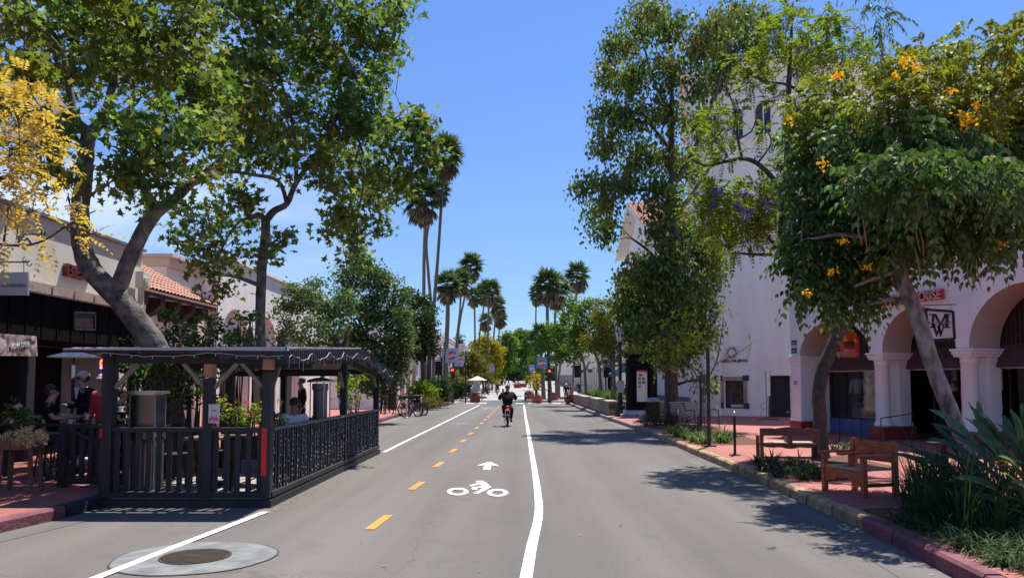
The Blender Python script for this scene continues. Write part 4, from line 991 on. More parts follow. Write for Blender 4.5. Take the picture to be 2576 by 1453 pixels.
# hanging white sign on a scrolled arm
ls = thing('law_office_sign', 'plain white sign board reading moraleslaw hanging from a scrolled iron arm at the left edge', 'sign', (-9.0, 13.2, 3.2))
yy = 13.2
p0, p1 = P(-60, 742, yy), P(70, 742, yy); p3 = P(-60, 684, yy); p2 = P(70, 684, yy)
mb = MB(); mb.prism([p0, p1, p2, p3], (0, .04, 0)); mb.build('board', mat('sign_white', (.50, .50, .50), .6, .04, 3), ls)
text_part('lettering', 'moraleslaw', mat('sign_grey', (.16, .16, .17), .6, 0), ls, P(4, 722, yy - .01), (1, 0, 0), (0, 0, 1), width=U(62, yy), height=U(12, yy), depth=.004)
mb = MB(); mb.tube([P(-70, 659, yy), P(72, 659, yy)], .013, 6); mb.torus(P(74, 662, yy), .045, .008, (0, 1, 0), 16, 5, 0, 5); mb.torus(P(62, 652, yy), .035, .008, (0, 1, 0), 16, 5, 0, 5)
mb.tube([P(10, 659, yy), P(10, 684, yy)], .006, 5); mb.tube([P(60, 659, yy), P(60, 684, yy)], .006, 5); mb.build('arm', IRON, ls)
nb = thing('vinyl_banner', 'brown food photo banner with NOW OPEN in pale letters on the black shopfront', 'banner', (-9.5, 14.5, 2.3))
def onx(px, py, X): 
    d = ray(px, py); k = X / d.x; return Vector((X, d.y * k, CAMH + d.z * k))
X_ = -9.52
q = [onx(-60, 894, X_), onx(95, 895, X_), onx(92, 845, X_), onx(-60, 834, X_)]
mb = MB(); mb.prism(q, (-.02, 0, 0)); mb.build('sheet', mat('food_print', (.12, .05, .05), .6, .7, 7, detail=3, col2=(.42, .30, .28)), nb)
text_part('lettering', 'NOW OPEN', CREAM, nb, onx(28, 878, X_ + .012), (0, 1, .16), (0, -.16, 1), width=onx(74, 868, X_).y - onx(28, 878, X_).y, height=.10, depth=.006, bold=.02)
mb = MB(); a = onx(0, 868, X_ + .01); mb.ellipsoid(a + Vector((0, -.1, 0)), (.008, .28, .16), 12, 6); a = onx(84, 852, X_ + .01); mb.ellipsoid(a, (.006, .09, .06), 8, 4); build_each(mb, 'picture_spot', mat('pale_food', (.55, .45, .42), .6, .5, 20), nb)
fs_ = thing('framed_picture', 'small framed dark reddish picture hung on the black fascia beside the trunk', 'picture', (-9.5, 16, 2.9))
q = [onx(187, 828, X_), onx(238, 829, X_), onx(238, 787, X_), onx(187, 785, X_)]
mb = MB(); mb.prism([x + (sum(q, Vector()) / 4 - x) * .16 for x in q], (-.02, 0, 0)); mb.build('picture', mat('dim_red_print', (.03, .012, .012), .5, .8, 9), fs_)
mb = MB()
for a, b in zip(q, q[1:] + q[:1]): mb.bar(a, b, .04)
mb.build('frame', DARKW, fs_)
ne = thing('neon_sign', 'small lit red neon sign with a blue underline in the dark bar window', 'neon sign', (-10.6, 19, 1.9))
X2 = -8.9
mb = MB(); pts = [onx(x, y, X2) for x, y in ((254, 922), (253, 912), (256, 905), (260, 910), (260, 920), (257, 916), (261, 924))]; mb.tube(pts, .018, 6, smooth=3); mb.build('red_tube', mat('neon_red', (1, .06, .03), .5, 0, emit=5), ne)
mb = MB(); mb.tube([onx(253, 925, X2), onx(261, 925, X2)], .02, 6); mb.build('blue_tube', mat('neon_blue', (.08, .15, 1), .5, 0, emit=5), ne)
# tiled roof building
l2 = thing('tiled_shop', 'small white shop with pink terracotta roof and dark timber corbels', 'building', (-10.3, 21.5, .15))
wall('wall', STUCCO, l2, (-10.35, 19.15), (-10.35, 23.95), .15, 4.05, .3, [(1.2, 2.4, 0, 2.3, 0), (3.2, 4.3, .9, 2.4, 0)])
wall('end_wall', STUCCO, l2, (-10.65, 23.95), (-20, 23.95), .15, 4.05, .3)
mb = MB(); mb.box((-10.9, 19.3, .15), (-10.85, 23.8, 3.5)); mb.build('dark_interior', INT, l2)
tile_roof('roof', ROOFT, l2, (-9.7, 23.98, 4.12), (-9.7, 19.12, 4.12), (-12.9, 19.12, 5.75), (-12.9, 24.6, 5.75), .21, .34, .05)
mb = MB(); mb.poly([(-9.75, 24.0, 4.0), (-12.9, 24.6, 5.65), (-12.9, 24.6, 4.0)]); mb.box((-13.1, 19.12, .15), (-12.92, 24.5, 5.7)); mb.build('gable', STUCCO, l2)
mb = MB()
for k, y in enumerate((19.2, 20.35, 21.35, 22.3, 23.2)):
    w_ = .5 if k == 0 else .28; mb.prism([(-10.34, y, 4.02), (-9.8, y, 3.98), (-9.8, y, 3.8), (-10.1, y, 3.52), (-10.34, y, 3.42)], (0, w_, 0))
mb.box((-9.86, 19.2, 4.0), (-9.74, 23.95, 4.07)); build_each(mb, 'corbel', DARKW2, l2)
l3 = thing('parapet_block', 'cream parapet block with stepped cornice behind the pink tiled roof', 'building', (-15, 30, .15))
mb = MB(); mb.box((-22, 28, .15), (-13.3, 36, 6.05)); mb.box((-24, 27.4, .15), (-14.9, 27.98, 5.85)); mb.build('wall', STUCCO2, l3)
mb = MB(); mb.box((-22, 27.8, 6.053), (-13.1, 36, 6.35)); mb.box((-22.2, 27.6, 6.353), (-12.9, 36.2, 6.47)); mb.build('cornice', mat('ochre_cornice', (.60, .48, .37), .9, .1, 2), l3)
l4 = thing('blind_arch_building', 'white stucco building with three tall blind arches behind the second sycamore', 'building', (-9.7, 29, .15))
hp_ = [(24.15, 26.9), (27.15, 29.95), (30.3, 33.2)]
wall('wall', STUCCO, l4, (-9.7, 24.0), (-9.7, 38), .15, 5.75, .45, [(a - 24.0 + .1, b - 24.0 - .1, 0, 2.9, (b - a) / 2 - .1) for a, b in hp_], 16)
mb = MB(); mb.box((-10.1, 24.1, .15), (-9.93, 37.9, 4.7)); mb.build('arch_infill', STUCCO, l4)
mb = MB(); mb.box((-10.25, 23.95, 5.753), (-9.6, 38.1, 5.86)); mb.box((-24, 38, .15), (-9.72, 38.3, 5.75)); mb.build('coping', STUCCO, l4)
mb = MB(); mb.box((-9.925, 24.6, .15), (-9.90, 26.2, 2.4)); mb.box((-9.925, 27.7, .15), (-9.90, 29.3, 2.4)); mb.box((-9.925, 30.8, .15), (-9.90, 32.6, 2.4)); build_each(mb, 'door', DARKW2, l4)
l5 = thing('columned_shop', 'white shop with square columns and flat entablature behind the corner shrubs', 'building', (-8.5, 58, .15))
wall('wall', WHITE, l5, (-8.5, 46), (-8.5, 62.6), .15, 3.9, .5, [(1.2, 3.2, 0, 3.0, 0), (4.2, 6.2, 0, 3.0, 0), (7.2, 9.2, 0, 3.0, 0), (10.2, 12.2, 0, 3.0, 0), (13.2, 15.2, 0, 3.0, 0)])
mb = MB(); mb.box((-9.6, 46, .15), (-9.5, 62, 3.5)); mb.build('back_wall', PINKST, l5)
mb = MB(); mb.box((-20, 45.8, 3.903), (-8.2, 62.9, 4.1)); mb.box((-20, 46, 4.103), (-8.6, 62.6, 5)); mb.box((-20, 62.6, .15), (-8.55, 62.9, 3.9)); mb.box((-20, 45.9, .15), (-9.0, 46.0, 3.9)); mb.build('cornice', WHITE, l5)
def far_block(name, lab, x0, x1, y0, y1, h, m, cor=.3, wins=True):
    t = thing(name, lab, 'building', ((x0 + x1) / 2, y0, gz(y0)))
    mb = MB(); mb.box((x0, y0, .1), (x1, y1, gz(y0) + h)); mb.build('wall', m, t)
    mb = MB(); mb.box((x0 - cor, y0 - cor, gz(y0) + h - .35), (x1 + cor, y1, gz(y0) + h + .003)); mb.box((x0 - cor / 2, y0 - cor / 2, gz(y0) + h - .7), (x1 + cor / 2, y1, gz(y0) + h - .5)); mb.build('cornice', WHITE, t)
    if wins:
        xx = x1 + .003 if x1 < 0 else x0 - .003; mb = MB(); k = y0 + 1.5
        while k + 2 < y1:
            a, b = (xx - .05, xx + .02) if x1 < 0 else (xx - .02, xx + .05)
            mb.box((a, k, gz(k) + .3), (b, k + 1.7, gz(k) + 2.6)); k += 3.2
        build_each(mb, 'window', INT, t)
        mb = MB(); k = x0 + 1
        while k + 1.5 < x1: mb.box((k, y0 - .02, gz(y0) + .3), (k + 1.4, y0 + .05, gz(y0) + 2.6)); k += 2.6
        build_each(mb, 'window', INT, t)
    return t
far_block('far_corner_shop', 'pale classical corner shop with heavy cornice beyond the crossing on the left', -22, -9.3, 83, 100, 4.9, STUCCO2)
far_block('pink_block', 'blank pinkish upper block showing between the palm trunks', -20, -10.2, 103, 118, 8.1, PINKST, .1)
far_block('terracotta_trimmed_tower', 'small cream tower with brick red panels above the far left trees', -19, -9.3, 122, 132, 7.6, STUCCO2, .35)
far_block('distant_shop', 'distant cream shopfront in the shade of the yellow street trees', -24, -9.6, 134, 190, 5.5, STUCCO2)
far_block('distant_shop', 'distant pale building half hidden behind the far right street trees', 9.8, 25, 142, 210, 6, STUCCO2)
# ------------------------------------------------------------------ people
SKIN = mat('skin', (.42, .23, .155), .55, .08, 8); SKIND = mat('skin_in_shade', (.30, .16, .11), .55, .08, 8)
BLK = mat('black_cloth', (.012, .012, .014), .85, .3, 12, spec=.15); NAVY = mat('navy_cloth', (.025, .035, .075), .85, .2, 12, spec=.15); HAIR = mat('dark_hair', (.022, .015, .011), .6, .3, 30)
GREYC = mat('grey_cloth', (.20, .20, .21), .85, .15, 10); WHT = mat('white_cloth', (.70, .69, .69), .85, .06, 8); REDC = mat('red_cloth', (.45, .03, .05), .85, .1, 8); PINKC = mat('pink_cloth', (.70, .06, .16), .8, .1, 8)
TAN = mat('tan_cloth', (.42, .34, .26), .85, .12, 10); BLUEC = mat('light_blue_cloth', (.22, .34, .60), .85, .1, 8); PALEP = mat('pale_pink_cloth', (.62, .50, .52), .85, .07, 8)
def skin_mesh(name, verts, edges, m, parent=None, loc=None, sub=1, root=0):
    me = bpy.data.meshes.new(name); me.from_pydata([v[0] for v in verts], edges, []); o = bpy.data.objects.new(name, me); C.objects.link(o)
    sk = o.modifiers.new('skin', 'SKIN'); sk.use_smooth_shade = True
    if not me.skin_vertices: 
        bpy.context.view_layer.objects.active = o
    for i, v in enumerate(verts):
        r = v[1] if isinstance(v[1], tuple) else (v[1], v[1]); me.skin_vertices[0].data[i].radius = r; me.skin_vertices[0].data[i].use_root = (i == root)
    sb = o.modifiers.new('sub', 'SUBSURF'); sb.levels = sub; sb.render_levels = sub
    dg = bpy.context.evaluated_depsgraph_get(); dg.update(); m2 = bpy.data.meshes.new_from_object(o.evaluated_get(dg)); m2.name = name
    o.modifiers.clear(); o.data = m2; m2.materials.clear(); m2.materials.append(m)
    if parent: o.parent = parent
    if loc: o.location = loc
    return o
POSES = {
 'stand': dict(pel=(0, 0, .93), ch=(0, .01, 1.32), nk=(0, .01, 1.46), hd=(0, .03, 1.60), sh=(.18, 0, 1.40), el=((.24, -.03, 1.13), (.24, -.03, 1.13)), ha=((.25, .08, .88), (.25, .08, .88)), kn=((.10, .03, .50), (.10, .01, .50)), an=((.11, -.01, .08), (.11, .0, .08))),
 'walk': dict(pel=(0, 0, .92), ch=(0, .02, 1.31), nk=(0, .03, 1.45), hd=(0, .05, 1.59), sh=(.18, .01, 1.39), el=((.24, .08, 1.13), (.24, -.12, 1.14)), ha=((.24, .24, .95), (.24, -.14, .90)), kn=((.10, -.02, .50), (.10, .20, .53)), an=((.10, -.28, .16), (.10, .24, .08))),
 'phone': dict(pel=(0, 0, .93), ch=(0, .0, 1.32), nk=(0, .02, 1.46), hd=(0, .05, 1.59), sh=(.18, 0, 1.40), el=((.22, .05, 1.12), (.23, .05, 1.12)), ha=((.10, .28, 1.20), (.12, .26, 1.15)), kn=((.10, .03, .50), (.10, .01, .50)), an=((.11, -.01, .08), (.11, .0, .08))),
 'sit': dict(pel=(0, -.02, .52), ch=(0, -.02, .90), nk=(0, .0, 1.04), hd=(0, .03, 1.18), sh=(.18, -.01, .98), el=((.24, .10, .76), (.24, .10, .76)), ha=((.14, .36, .78), (.16, .34, .76)), kn=((.13, .40, .52), (.13, .40, .52)), an=((.13, .42, .09), (.13, .42, .09))),
 'ride': dict(pel=(0, -.30, .80), ch=(0, -.10, 1.12), nk=(0, -.02, 1.24), hd=(0, .02, 1.38), sh=(.20, -.05, 1.19), el=((.32, .12, 1.02), (.32, .12, 1.02)), ha=((.27, .38, 1.0), (.27, .38, 1.0)), kn=((.17, .10, .74), (.16, .08, .62)), an=((.13, -.02, .40), (.13, .02, .22))),
}
def person(label, loc, rz, pose='stand', top=BLK, legs=NAVY, shoes=BLK, skin=SKIN, hair=HAIR, cap=None, h=1.72, group=None, sleeves='long', hairlong=False, extra=None, bulk=1.0):
    p = POSES[pose]; k = h / 1.72 if pose not in ('sit', 'ride') else h / 1.72
    def s(v, sg=1): return (v[0] * sg * k, v[1] * k, v[2] * k)
    V = []; Ed = []
    def av(pos, r): V.append((pos, r * k if not isinstance(r, tuple) else (r[0] * k, r[1] * k))); return len(V) - 1
    pel, ch, nk, hd = p['pel'], p['ch'], p['nk'], p['hd']; mid = tuple((a + b) / 2 for a, b in zip(pel, ch))
    a = av(s(pel), (.13, .10)); b = av(s(mid), (.115, .09)); c_ = av(s(ch), (.135, .10)); n_ = av(s(nk), .05); jaw = av(s((hd[0], hd[1] + .015, hd[2] - .045)), (.055, .065)); cr_ = av(s((hd[0], hd[1] - .01, hd[2] + .045)), (.078, .088))
    nose = av(s((hd[0], hd[1] + .10, hd[2] - .01)), .014)
    Ed += [(a, b), (b, c_), (c_, n_), (n_, jaw), (jaw, cr_), (jaw, nose)]
    for e_ in (-1, 1): x = av(s((e_ * .086, hd[1] - .01, hd[2])), .014); Ed.append((cr_, x))
    J = {}
    for i, sg in enumerate((-1, 1)):
        sh = av(s(p['sh'], sg), .055); el = av(s(p['el'][i], sg), .042); wr = av(s(p['ha'][i], sg), .027)
        Ed += [(c_, sh), (sh, el), (el, wr)]
        d = Vector(p['ha'][i]) - Vector(p['el'][i]); d.normalize(); hnd = tuple(Vector(p['ha'][i]) + d * .06); hv = av(s(hnd, sg), (.034, .016)); Ed.append((wr, hv))
        sd = Vector((1, 0, 0)) if abs(d.x) < .7 else Vector((0, 1, 0)); cu = d.cross(sd).normalized()
        for f in range(4):
            q1 = Vector(hnd) + d * .045 + sd * (.021 * (f - 1.5)); q2 = q1 + d * (.028 - .006 * abs(f - 1.3)) + cu * .014
            x1 = av(s(tuple(q1), sg), .0085); x2 = av(s(tuple(q2), sg), .007); Ed += [(hv, x1), (x1, x2)]
        q = Vector(hnd) - sd * .045 + d * .0; x = av(s(tuple(q), sg), .009); Ed.append((hv, x))
        hip = av(s((.09, pel[1], pel[2] - .06), sg), .085); kn = av(s(p['kn'][i], sg), .058); an = av(s(p['an'][i], sg), .038)
        toe = av(s((p['an'][i][0] + .01, p['an'][i][1] + .15, p['an'][i][2] - .045), sg), .034); Ed += [(a, hip), (hip, kn), (kn, an), (an, toe)]
    body = skin_mesh('person', V, Ed, skin); body.location = loc; body.rotation_euler = (0, 0, rz)
    tag(body, label, 'person', group)
    # clothes follow the same joints
    B = bulk; V2 = [(s((pel[0], pel[1], pel[2] - .10)), (.158 * k * B, .126 * k * B)), (s(mid), (.142 * k * B, .112 * k * B)), (s(ch), (.166 * k * B, .132 * k * B)), (s((nk[0], nk[1], nk[2] - .045)), .064 * k)]; E2 = [(0, 1), (1, 2), (2, 3)]
    for i, sg in enumerate((-1, 1)):
        o = len(V2); V2.append((s(p['sh'], sg), (.074 * k * B))); E2.append((2, o))
        el = Vector(p['el'][i]); sh = Vector(p['sh']); ha = Vector(p['ha'][i])
        if sleeves == 'long': V2.append((s(tuple(el), sg), (.056 * k * B))); V2.append((s(tuple(el.lerp(ha, .92)), sg), .038 * k * B)); E2 += [(o, o + 1), (o + 1, o + 2)]
        else: V2.append((s(tuple(sh.lerp(el, .75)), sg), .062 * k)); E2.append((o, o + 1))
    skin_mesh('jacket' if sleeves == 'long' else 'shirt', V2, E2, top, body)
    V3 = [(s((pel[0], pel[1], pel[2] + .06)), (.128 * k, .098 * k)), (s((pel[0], pel[1], pel[2] - .03)), (.140 * k, .112 * k))]; E3 = [(0, 1)]
    for i, sg in enumerate((-1, 1)):
        o = len(V3); kn = Vector(p['kn'][i]); an = Vector(p['an'][i])
        V3 += [(s((.095, pel[1], pel[2] - .10), sg), .098 * k), (s(tuple(kn), sg), .072 * k), (s(tuple(kn.lerp(an, .93)), sg), .053 * k)]; E3 += [(1, o), (o, o + 1), (o + 1, o + 2)]
    skin_mesh('trousers', V3, E3, legs, body)
    for i, sg in enumerate((-1, 1)):
        an = p['an'][i]; mb = MB(); q = Vector(s((an[0] + .005, an[1] + .06, an[2] - .045), sg)); mb.ellipsoid(q, (.052 * k, .155 * k, .052 * k), 10, 6); mb.build('shoe', shoes, body, False, smooth=True)
    hc = Vector(s((hd[0], hd[1] - .012, hd[2] + .045)))
    if cap:
        mb = MB(); mb.ellipsoid(hc + Vector((0, -.002, .03)), (.098 * k, .110 * k, .085 * k), 14, 8); mb.lathe(hc + Vector((0, .06, .02)), [(.085 * k, 0), (.09 * k, .006), (.07 * k, .014)], 14, sx=.8, sy=1.15); mb.build('cap', cap, body, False, smooth=True)
    mb = MB(); mb.ellipsoid(hc + Vector((0, -.022, .004)), (.092 * k, .098 * k, .092 * k), 12, 8)
    if hairlong: mb.ellipsoid(hc + Vector((0, -.055, -.09)), (.088 * k, .06 * k, .15 * k), 12, 8)
    mb.build('hair', hair, body, False, smooth=True)
    if extra: extra(body, s, hc, k)
    return body
def shades(body, s, hc, k):
    mb = MB()
    for e in (-1, 1): mb.obox(hc + Vector((e * .035, .092, -.018)), (.028, 0, 0), (0, .004, 0), (0, 0, .016))
    mb.obox(hc + Vector((0, .09, -.012)), (.07, 0, 0), (0, .003, 0), (0, 0, .004)); mb.build('sunglasses', PLASTK, body, False)
def vneck(body, s, hc, k):
    mb = MB(); mb.prism([(-.06, .125, 1.44), (0, .135, 1.24), (.06, .125, 1.44)], (0, .02, 0)); mb.build('shirt_front', WHT, body, False); shades(body, s, hc, k)
def backpack(body, s, hc, k):
    mb = MB(); mb.ellipsoid((0, -.19, 1.20), (.17, .11, .24), 14, 8); mb.build('backpack', PINKC, body, False, smooth=True)
def gpt(px, py, z=.15): g = G(px, py, z); return (g.x, g.y, z)
def at(px, Y, z=.15): q = P(px, 965, Y); return (q.x, Y, z)
person('man in beige cap and sunglasses with dark jacket open over white shirt', at(214, 12.9), R(150), 'phone', BLK, NAVY, BLK, SKIN, cap=mat('beige_cap', (.50, .43, .40), .8, .1, 9), extra=vneck, h=1.70)
person('person in red with a white cap standing behind the left roof post', at(263, 12.4), R(170), 'stand', REDC, NAVY, BLK, SKIN, cap=WHT, h=1.64)
q = at(128, 12.4); person('person in black with bare forearms and white shoes seated at the bar', (q[0], q[1], .33), R(-70), 'sit', BLK, NAVY, WHT, SKIN, sleeves='short')
q = at(303, 12.2); person('person in dark shirt at the terrace edge with lit hands raised over the table', (q[0], q[1], .15), R(-78), 'phone', BLK, BLK, BLK, SKIN, sleeves='short', h=1.42)
q = at(742, 13.3); person('seated diner with sunglasses and pale jacket behind the street side railing', (q[0], q[1], .10), R(190), 'sit', WHT, NAVY, BLK, SKIND, extra=shades)
person('dark silhouetted man standing on the pavement beyond the patio heater', at(760, 20.0), R(120), 'stand', BLK, BLK, BLK, SKIND, h=1.66)
person('man in white cap and pale pink T-shirt standing past the terrace end', at(965, 38.5), R(10), 'stand', PALEP, BLK, BLK, SKIN, cap=WHT, sleeves='short', h=1.68,
       extra=lambda b, s, hc, k: (lambda mb: (mb.lathe((0, 0, .9 * k), [(.165, -.02), (.172, .03), (.165, .07)], 16, sy=.78), mb.build('waistband', BLUEC, b, False)))(MB()))
person('person in bright pink with rucksack walking behind the leaning grey trunk', at(2403, 18.9), R(60), 'walk', BLK, NAVY, WHT, SKIND, extra=backpack, h=1.58)
person('person all in black standing on the pavement between lamp post and notice kiosk', gpt(1575, 1021), R(0), 'stand', BLK, BLK, BLK, SKIND, h=1.46)
q = gpt(1527, 1016); person('dark haired person behind the stone planter left of the lamp post', (q[0], 50.0, .15), R(20), 'walk', BLK, BLK, BLK, SKIND, hairlong=True, h=1.55)
person('person in blue shirt among the walkers at the far corner', at(1468, 73, .0), R(200), 'walk', BLUEC, NAVY, BLK, SKIN, h=1.65)
person('woman in white sun hat and dark top walking by the far corner', at(1424, 69, .0), R(170), 'walk', BLK, BLK, BLK, SKIN, cap=WHT, h=1.68, hairlong=True)
person('person in red-brown top walking at the far corner beside the white hat', at(1436, 74, .0), R(185), 'walk', mat('rust_cloth', (.25, .07, .05), .8, .1, 8), GREYC, BLK, SKIN, h=1.66)
person('dark dressed walker nearest the brown blade signs beyond the crossing', at(1456, 88, .2), R(180), 'walk', BLK, NAVY, BLK, SKIN, h=1.7)
fp = person('distant walker on the far stretch of the road', at(1262, 200, gz(200)), 0, 'walk', GREYC, NAVY, BLK, SKIN, h=1.75, group='walkers far down the road')
for i, (px, Y, sc, lab, m_) in enumerate(((1271, 205, 1, 'distant walker in white on the far stretch of the road', WHT), (1279, 190, 1, 'distant walker in tan crossing the far road', TAN), (1296, 215, 1, 'distant walker in bright red on the far road', REDC), (1303, 210, 1, 'distant walker in black near the far planters', BLK), (1332, 150, 1, 'walker in grey on the right pavement below the far banner', GREYC), (1343, 165, 1, 'walker in navy on the right pavement in the tree shade', NAVY))):
    c = copy_tree(fp); c.location = (P(px, 965, Y).x, Y, gz(Y)); c.rotation_euler.z = rnd.uniform(0, 6); c['label'] = lab
    for ch in c.children:
        if ch.name.startswith('jacket'): ch.data = ch.data.copy(); ch.data.materials[0] = m_
fp['label'] = 'distant walker in a grey jacket beside the old car on the far road'

# ------------------------------------------------------------------ bicycles
def wheel(parent, c, r, t, rim=DSTEEL, spokes=14, w_=1.0):
    wl = bpy.data.objects.new('wheel', None)
    mb = MB(); mb.torus(c, r - t, t, (1, 0, 0), 36, 8); w = mb.build('wheel', RUB, parent, False, smooth=True)
    mb = MB(); mb.torus(c, r - 2 * t - .008, .010, (1, 0, 0), 32, 6); mb.tube([Vector(c) - Vector((.05, 0, 0)), Vector(c) + Vector((.05, 0, 0))], .022, 8)
    for k in range(spokes): a = 2 * math.pi * k / spokes; mb.tube([Vector(c) + Vector((.02 * (-1) ** k, 0, 0)), Vector(c) + Vector((0, math.cos(a) * (r - 2 * t), math.sin(a) * (r - 2 * t)))], .0022, 3, cap=False)
    mb.build('rim', rim, w, False); return w
def bike(label, loc, rz, frame=WHITE, r=.33, kind='share', group=None, name='bicycle'):
    b = thing(name, label, 'bicycle', loc, rz, group); L_ = .54
    wheel(b, (0, -L_, r), r, .022); wheel(b, (0, L_, r), r, .022)
    mb = MB(); hd1, hd0 = Vector((0, L_ - .20, .78)), Vector((0, L_ - .15, .62)); bb = Vector((0, -.06, .30)); st = Vector((0, -.22, .70))
    mb.tube([hd0, bb + Vector((0, .04, .04))], .028, 8); mb.tube([bb, st], .02, 8); mb.tube([bb + Vector((0, .02, .1)), hd0.lerp(bb, .35)], .018, 8); mb.tube([hd0, hd1], .024, 8)
    for e in (-1, 1):
        mb.tube([bb, Vector((e * .05, -L_, r))], .010, 6); mb.tube([bb.lerp(st, .75), Vector((e * .05, -L_, r))], .009, 6); mb.tube([hd0, Vector((e * .05, L_ - .06, r + .2)), Vector((e * .05, L_, r))], .012, 6)
    mb.build('frame', frame, b, False)
    mb = MB(); mb.tube([hd1, hd1 + Vector((0, -.02, .16))], .013, 6); hb = hd1 + Vector((0, -.02, .16)); mb.tube([hb + Vector((-.29, -.12, .02)), hb + Vector((-.2, .02, .03)), hb, hb + Vector((.2, .02, .03)), hb + Vector((.29, -.12, .02))], .012, 6, smooth=2); mb.build('handlebar', IRON, b, False)
    mb = MB(); mb.tube([st, st + Vector((0, -.03, .12))], .014, 6); mb.ellipsoid(st + Vector((0, -.05, .15)), (.075, .13, .035), 12, 6); mb.build('saddle', PLASTK, b, False)
    mb = MB(); mb.tube([bb + Vector((-.10, 0, 0)), bb + Vector((.10, 0, 0))], .014, 6); mb.bar(bb + Vector((.09, 0, 0)), bb + Vector((.09, .05, -.15)), .02); mb.bar(bb + Vector((-.09, 0, 0)), bb + Vector((-.09, -.05, .15)), .02)
    mb.box((.09, .0, .12), (.17, .09, .15)); mb.box((-.17, -.1, .44), (-.09, -.01, .47)); mb.lathe(bb, [(.09, -.005), (.09, .005)], 18); mb.build('pedals', IRON, b, False)
    if kind == 'share':
        mb = MB(); mb.torus((0, -L_, r), r + .03, .02, (1, 0, 0), 20, 5, -.2, 2.4); mb.box((-.05, -L_ - .2, .42), (.05, -L_ + .22, .66)); mb.build('mudguard', PLASTK, b, False)
        mb = MB(); q = Vector((0, L_ - .0, .80)); mb.box(q - Vector((.16, .12, .0)), q + Vector((.16, .14, .22))); mb.build('basket', PLASTK, b, False)
    return b
bike('silver framed hire bicycle parked nearest the terrace end', at(1000, 37.5, 0.01), R(62), WHITE, group=None)
bike('black hire bicycle leaning in the kerbside rack behind the first post', at(1032, 38.6, 0.01), R(55), DSTEEL)
bike('black hire bicycle with rear pannier at the road end of the rack', at(1048, 39.8, 0.01), R(50), BLK)
bike('dark hire bicycle half hidden behind the silver framed one', at(992, 38.9, .01), R(70), PLASTK)
def delineator(px, py, lab):
    g = G(px, py); t = thing('flexible_post', lab, 'post', (g.x, g.y, 0.008)); mb = MB(); mb.lathe((0, 0, 0), [(.10, 0), (.10, .03), (.04, .05)], 16); mb.build('base', WHITE, t, False)
    mb = MB(); mb.lathe((0, 0, 0), [(.038, .05), (.042, .82), (.05, .84), (.05, .90), (.03, .92)], 14); mb.build('tube', mat('post_white', (.66, .67, .60), .5, .05, 4), t, False, smooth='auto')
delineator(1023, 1051, 'white flexible post in front of the parked hire bicycles')
delineator(1060, 1041, 'white flexible post at the road end of the hire bicycles')
rk = thing('bike_station_panel', 'dark framed bicycle station panel behind the parked bicycles', 'panel', at(1052, 42.5, .01)); mb = MB(); mb.box((-.3, -.03, .1), (.3, .03, .95)); mb.build('panel', BLK, rk, False)
mb = MB()
for a, b in (((-.32, 0, 0), (-.32, 0, 1.0)), ((.32, 0, 0), (.32, 0, 1.0)), ((-.32, 0, 1.0), (.32, 0, 1.0))): mb.tube([a, b], .02, 6)
mb.build('frame', mat('grey_green_tube', (.30, .33, .30), .5, .1, 5), rk, False)
# e-bike with its rider
RX, RY = (1277 - VPX) / FPX * 29.9, 29.9
eb = thing('electric_moped_bike', 'black fat tyred electric bike with a glowing red tail lamp on the lane', 'electric bike', (RX, RY, .005), R(1))
r = .26
for yy_ in (-.55, .58): 
    mb = MB(); mb.torus((0, yy_, r), r - .045, .047, (1, 0, 0), 36, 10); w_ = mb.build('wheel', RUB, eb, False, smooth=True); mb = MB(); mb.lathe((0, yy_, r), [(.02, 0)], 8); mb = MB(); mb.torus((0, yy_, r), r - .10, .012, (1, 0, 0), 24, 6); mb.tube([(-.06, yy_, r), (.06, yy_, r)], .05, 12)
    for k in range(8): a = math.pi * k / 4; mb.tube([(0, yy_, r), (0, yy_ + math.cos(a) * .16, r + math.sin(a) * .16)], .006, 4)
    mb.build('rim', DSTEEL, w_, False)
mb = MB(); mb.tube([(0, .40, .86), (0, .30, .60), (0, .0, .42), (0, -.15, .34)], .032, 8); mb.tube([(0, -.15, .34), (0, -.30, .66), (0, -.62, .70)], .022, 8); mb.box((-.06, -.14, .42), (.06, .2, .62))
for e in (-1, 1): mb.tube([(e * .07, -.55, r), (e * .06, -.2, .34)], .014, 6); mb.tube([(e * .07, -.55, r), (e * .05, -.4, .68)], .012, 6); mb.tube([(e * .07, .58, r), (e * .06, .42, .78)], .018, 6)
mb.build('frame', IRON, eb, False)
mb = MB(); mb.ellipsoid((0, -.35, .76), (.11, .36, .05), 16, 8); mb.build('seat', PLASTK, eb, False, smooth=True)
mb = MB(); mb.torus((0, -.55, r), r + .035, .02, (1, 0, 0), 20, 6, -1.2, 1.4); mb.box((-.045, -.82, .50), (.045, -.76, .60)); mb.build('mudguard', BLK, eb, False)
mb = MB(); mb.ellipsoid((0, -.80, .665), (.05, .02, .035), 12, 6); mb.build('tail_lamp', mat('tail_red', (1, .02, .03), .4, 0, emit=3), eb, False)
mb = MB(); mb.ellipsoid((0, -.84, .47), (.035, .01, .03), 10, 6); mb.build('reflector', STEEL, eb, False)
mb = MB(); mb.tube([(0, .42, .80), (0, .38, 1.0)], .016, 6); mb.tube([(-.33, .30, 1.02), (-.2, .38, 1.03), (0, .40, 1.0), (.2, .38, 1.03), (.33, .30, 1.02)], .014, 6); mb.build('handlebar', IRON, eb, False)
mb = MB(); mb.tube([(-.14, -.35, .30), (-.10, -.3, .10)], .012, 5); mb.tube([(-.16, -.10, .34), (.16, -.10, .20)], .014, 6); mb.box((-.21, -.15, .355), (-.12, -.03, .38)); mb.box((.09, -.12, .16), (.19, .0, .185)); mb.build('footrest', IRON, eb, False)
